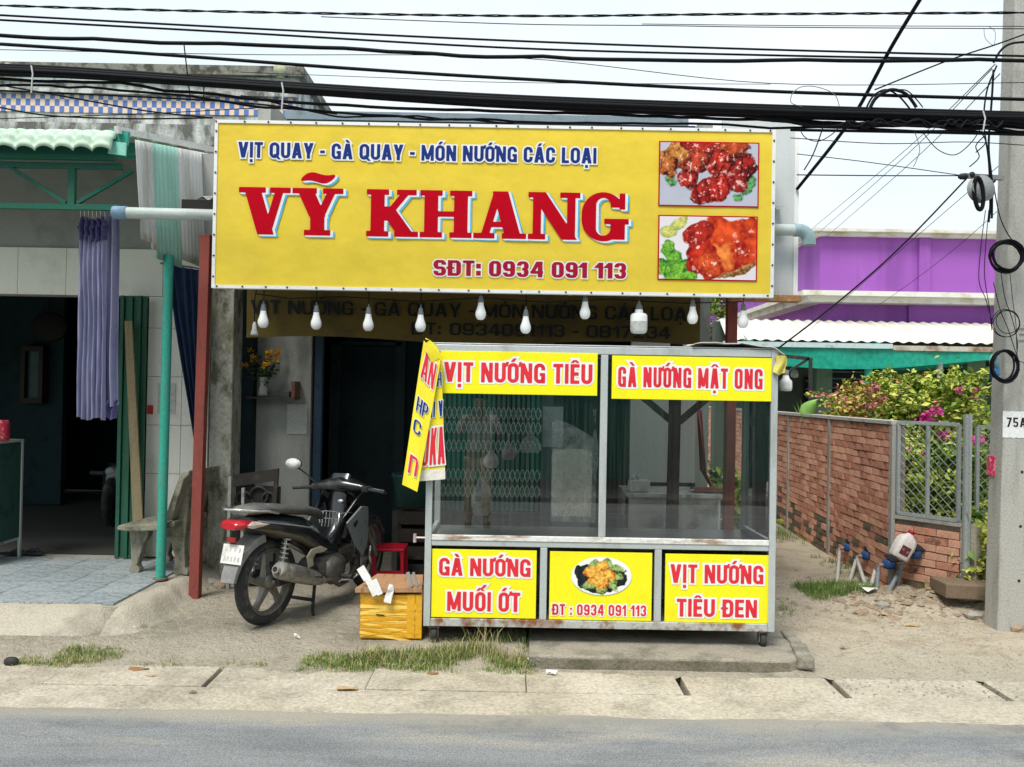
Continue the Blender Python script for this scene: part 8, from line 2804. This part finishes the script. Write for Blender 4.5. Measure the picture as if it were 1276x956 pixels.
# ------------------------------------------------------------------ the photographer, mirrored faintly in the cart glass
PXp, PYq = -.42, -.30
per = thing('person', 'person in grey shirt and tan trousers taking a photo, mirrored in the left cart pane', 'person', (PXp, PYq, ROAD_Z))
def skin(nm, V, E, R_, m, parent, lv=2):
    me = bpy.data.meshes.new(nm)
    me.from_pydata(V, E, [])
    o = bpy.data.objects.new(nm, me)
    COL.objects.link(o)
    o.parent = parent
    s_ = o.modifiers.new('skin', 'SKIN')
    for i, r_ in enumerate(R_):
        me.skin_vertices[0].data[i].radius = r_ if isinstance(r_, tuple) else (r_, r_)
        me.skin_vertices[0].data[i].use_root = (i == 0)
    b = o.modifiers.new('sub', 'SUBSURF')
    b.levels = b.render_levels = lv
    me.materials.append(m)
    return o
def add_skin_layer(me):
    pass
def skinned(nm, V, E, R_, m, parent, lv=2):
    me = bpy.data.meshes.new(nm)
    me.from_pydata(V, E, [])
    o = bpy.data.objects.new(nm, me)
    COL.objects.link(o)
    o.parent = parent
    o.modifiers.new('skin', 'SKIN')
    if not me.skin_vertices:
        import bmesh
        bm = bmesh.new()
        bm.from_mesh(me)
        bm.verts.layers.skin.verify()
        bm.to_mesh(me)
        bm.free()
    d = me.skin_vertices[0].data
    for i, r_ in enumerate(R_):
        d[i].radius = r_ if isinstance(r_, tuple) else (r_, r_)
        d[i].use_root = (i == 0)
    b = o.modifiers.new('sub', 'SUBSURF')
    b.levels = b.render_levels = lv
    me.materials.append(m)
    return o
M_skin = mat('skin', (.42, .25, .17), .6, col2=(.38, .21, .14), fine=.04)
M_shirt = mat('grey_shirt', (.50, .48, .48), .85)
M_trs = mat('tan_trousers', (.58, .44, .30), .85)
# local frame: faces +y (towards the shop)
BV = [(0, 0, .92), (0, 0, 1.12), (0, .0, 1.34), (0, .01, 1.46), (0, .02, 1.53), (0, .03, 1.62), (0, .03, 1.70)]
BE_ = [(i, i + 1) for i in range(6)]
BR = [(.15, .11), (.14, .10), (.17, .11), (.06, .06), (.052, .055), (.078, .095), (.07, .085)]
for sg in (-1, 1):
    k = len(BV)
    BV += [(sg * .17, 0, 1.40), (sg * .27, .05, 1.20), (sg * .12, .26, 1.42), (sg * .08, .30, 1.46)]
    BE_ += [(2, k), (k, k + 1), (k + 1, k + 2), (k + 2, k + 3)]
    BR += [.055, .042, .030, (.022, .034)]
    k = len(BV)
    BV += [(sg * .10, 0, .86), (sg * .11, .02, .48), (sg * .11, -.01, .09), (sg * .12, .14, .04)]
    BE_ += [(0, k), (k, k + 1), (k + 1, k + 2), (k + 2, k + 3)]
    BR += [.085, .058, .040, (.045, .03)]
body = skinned('body', BV, BE_, BR, M_skin, per)
for sg in (-1, 1):
    for f_ in range(4):
        x_, z_ = sg * (.075), 1.475 + f_ * .021 - .03
        L_ = (.066, .074, .070, .056)[f_]
        skinned('finger', [(x_, .305, z_), (x_ - sg * .01, .305 + L_ * .55, z_ + .008), (x_ - sg * L_ * .55, .31 + L_ * .62, z_ + .01)], [(0, 1), (1, 2)], [.010, .009, .0075], M_skin, body, 1)
    skinned('thumb', [(sg * .08, .29, 1.44), (sg * .06, .32, 1.425), (sg * .035, .345, 1.44)], [(0, 1), (1, 2)], [.012, .010, .009], M_skin, body, 1)
    skinned('ear', [(sg * .082, .03, 1.63), (sg * .09, .025, 1.66)], [(0, 1)], [.012, .016], M_skin, body, 1)
    MB().ball((sg * .032, .118, 1.655), .013, 8).build('eye', M_wh, body, local=True)
skinned('nose', [(0, .125, 1.645), (0, .14, 1.615)], [(0, 1)], [.008, .014], M_skin, body, 1)
MB().ball((0, .118, 1.585), .022, 8, (1, .4, .3)).build('mouth', mat('lips', (.35, .13, .11), .6), body, local=True)
MB().ball((0, .005, 1.70), .108, 16, (.88, 1.0, .85)).build('hair', mat('black_hair', (.015, .013, .012), .6), body, local=True)
sv = [(0, 0, .90), (0, 0, 1.12), (0, 0, 1.36)]
sE, sR = [(0, 1), (1, 2)], [(.175, .13), (.165, .12), (.185, .13)]
for sg in (-1, 1):
    k = len(sv)
    sv += [(sg * .18, 0, 1.40), (sg * .25, .035, 1.25)]
    sE += [(2, k), (k, k + 1)]
    sR += [.075, .062]
skinned('shirt', sv, sE, sR, M_shirt, per)
tv, tE, tR = [(0, 0, .90)], [], [(.165, .12)]
for sg in (-1, 1):
    k = len(tv)
    tv += [(sg * .10, 0, .82), (sg * .11, .02, .48), (sg * .11, 0, .12)]
    tE += [(0, k), (k, k + 1), (k + 1, k + 2)]
    tR += [.105, .078, .066]
skinned('trousers', tv, tE, tR, M_trs, per)
for sg in (-1, 1):
    MB().loft([[Vector((sg * .12 + .045 * math.cos(a), .05 + .14 * math.sin(a), z)) for a in [2 * PI * k / 16 for k in range(16)]] for z in (0, .03, .06)]).build('shoe', M_blk2, per, local=True, bevel=.004)
MB().box(-.075, .375, 1.44, .075, .385, 1.52).build('phone', M_blk, None, local=True)
_ph = bpy.data.objects['phone']
_ph.location = (PXp, PYq, ROAD_Z)
tag(_ph, 'black phone held level in both hands by the photographer', 'phone')
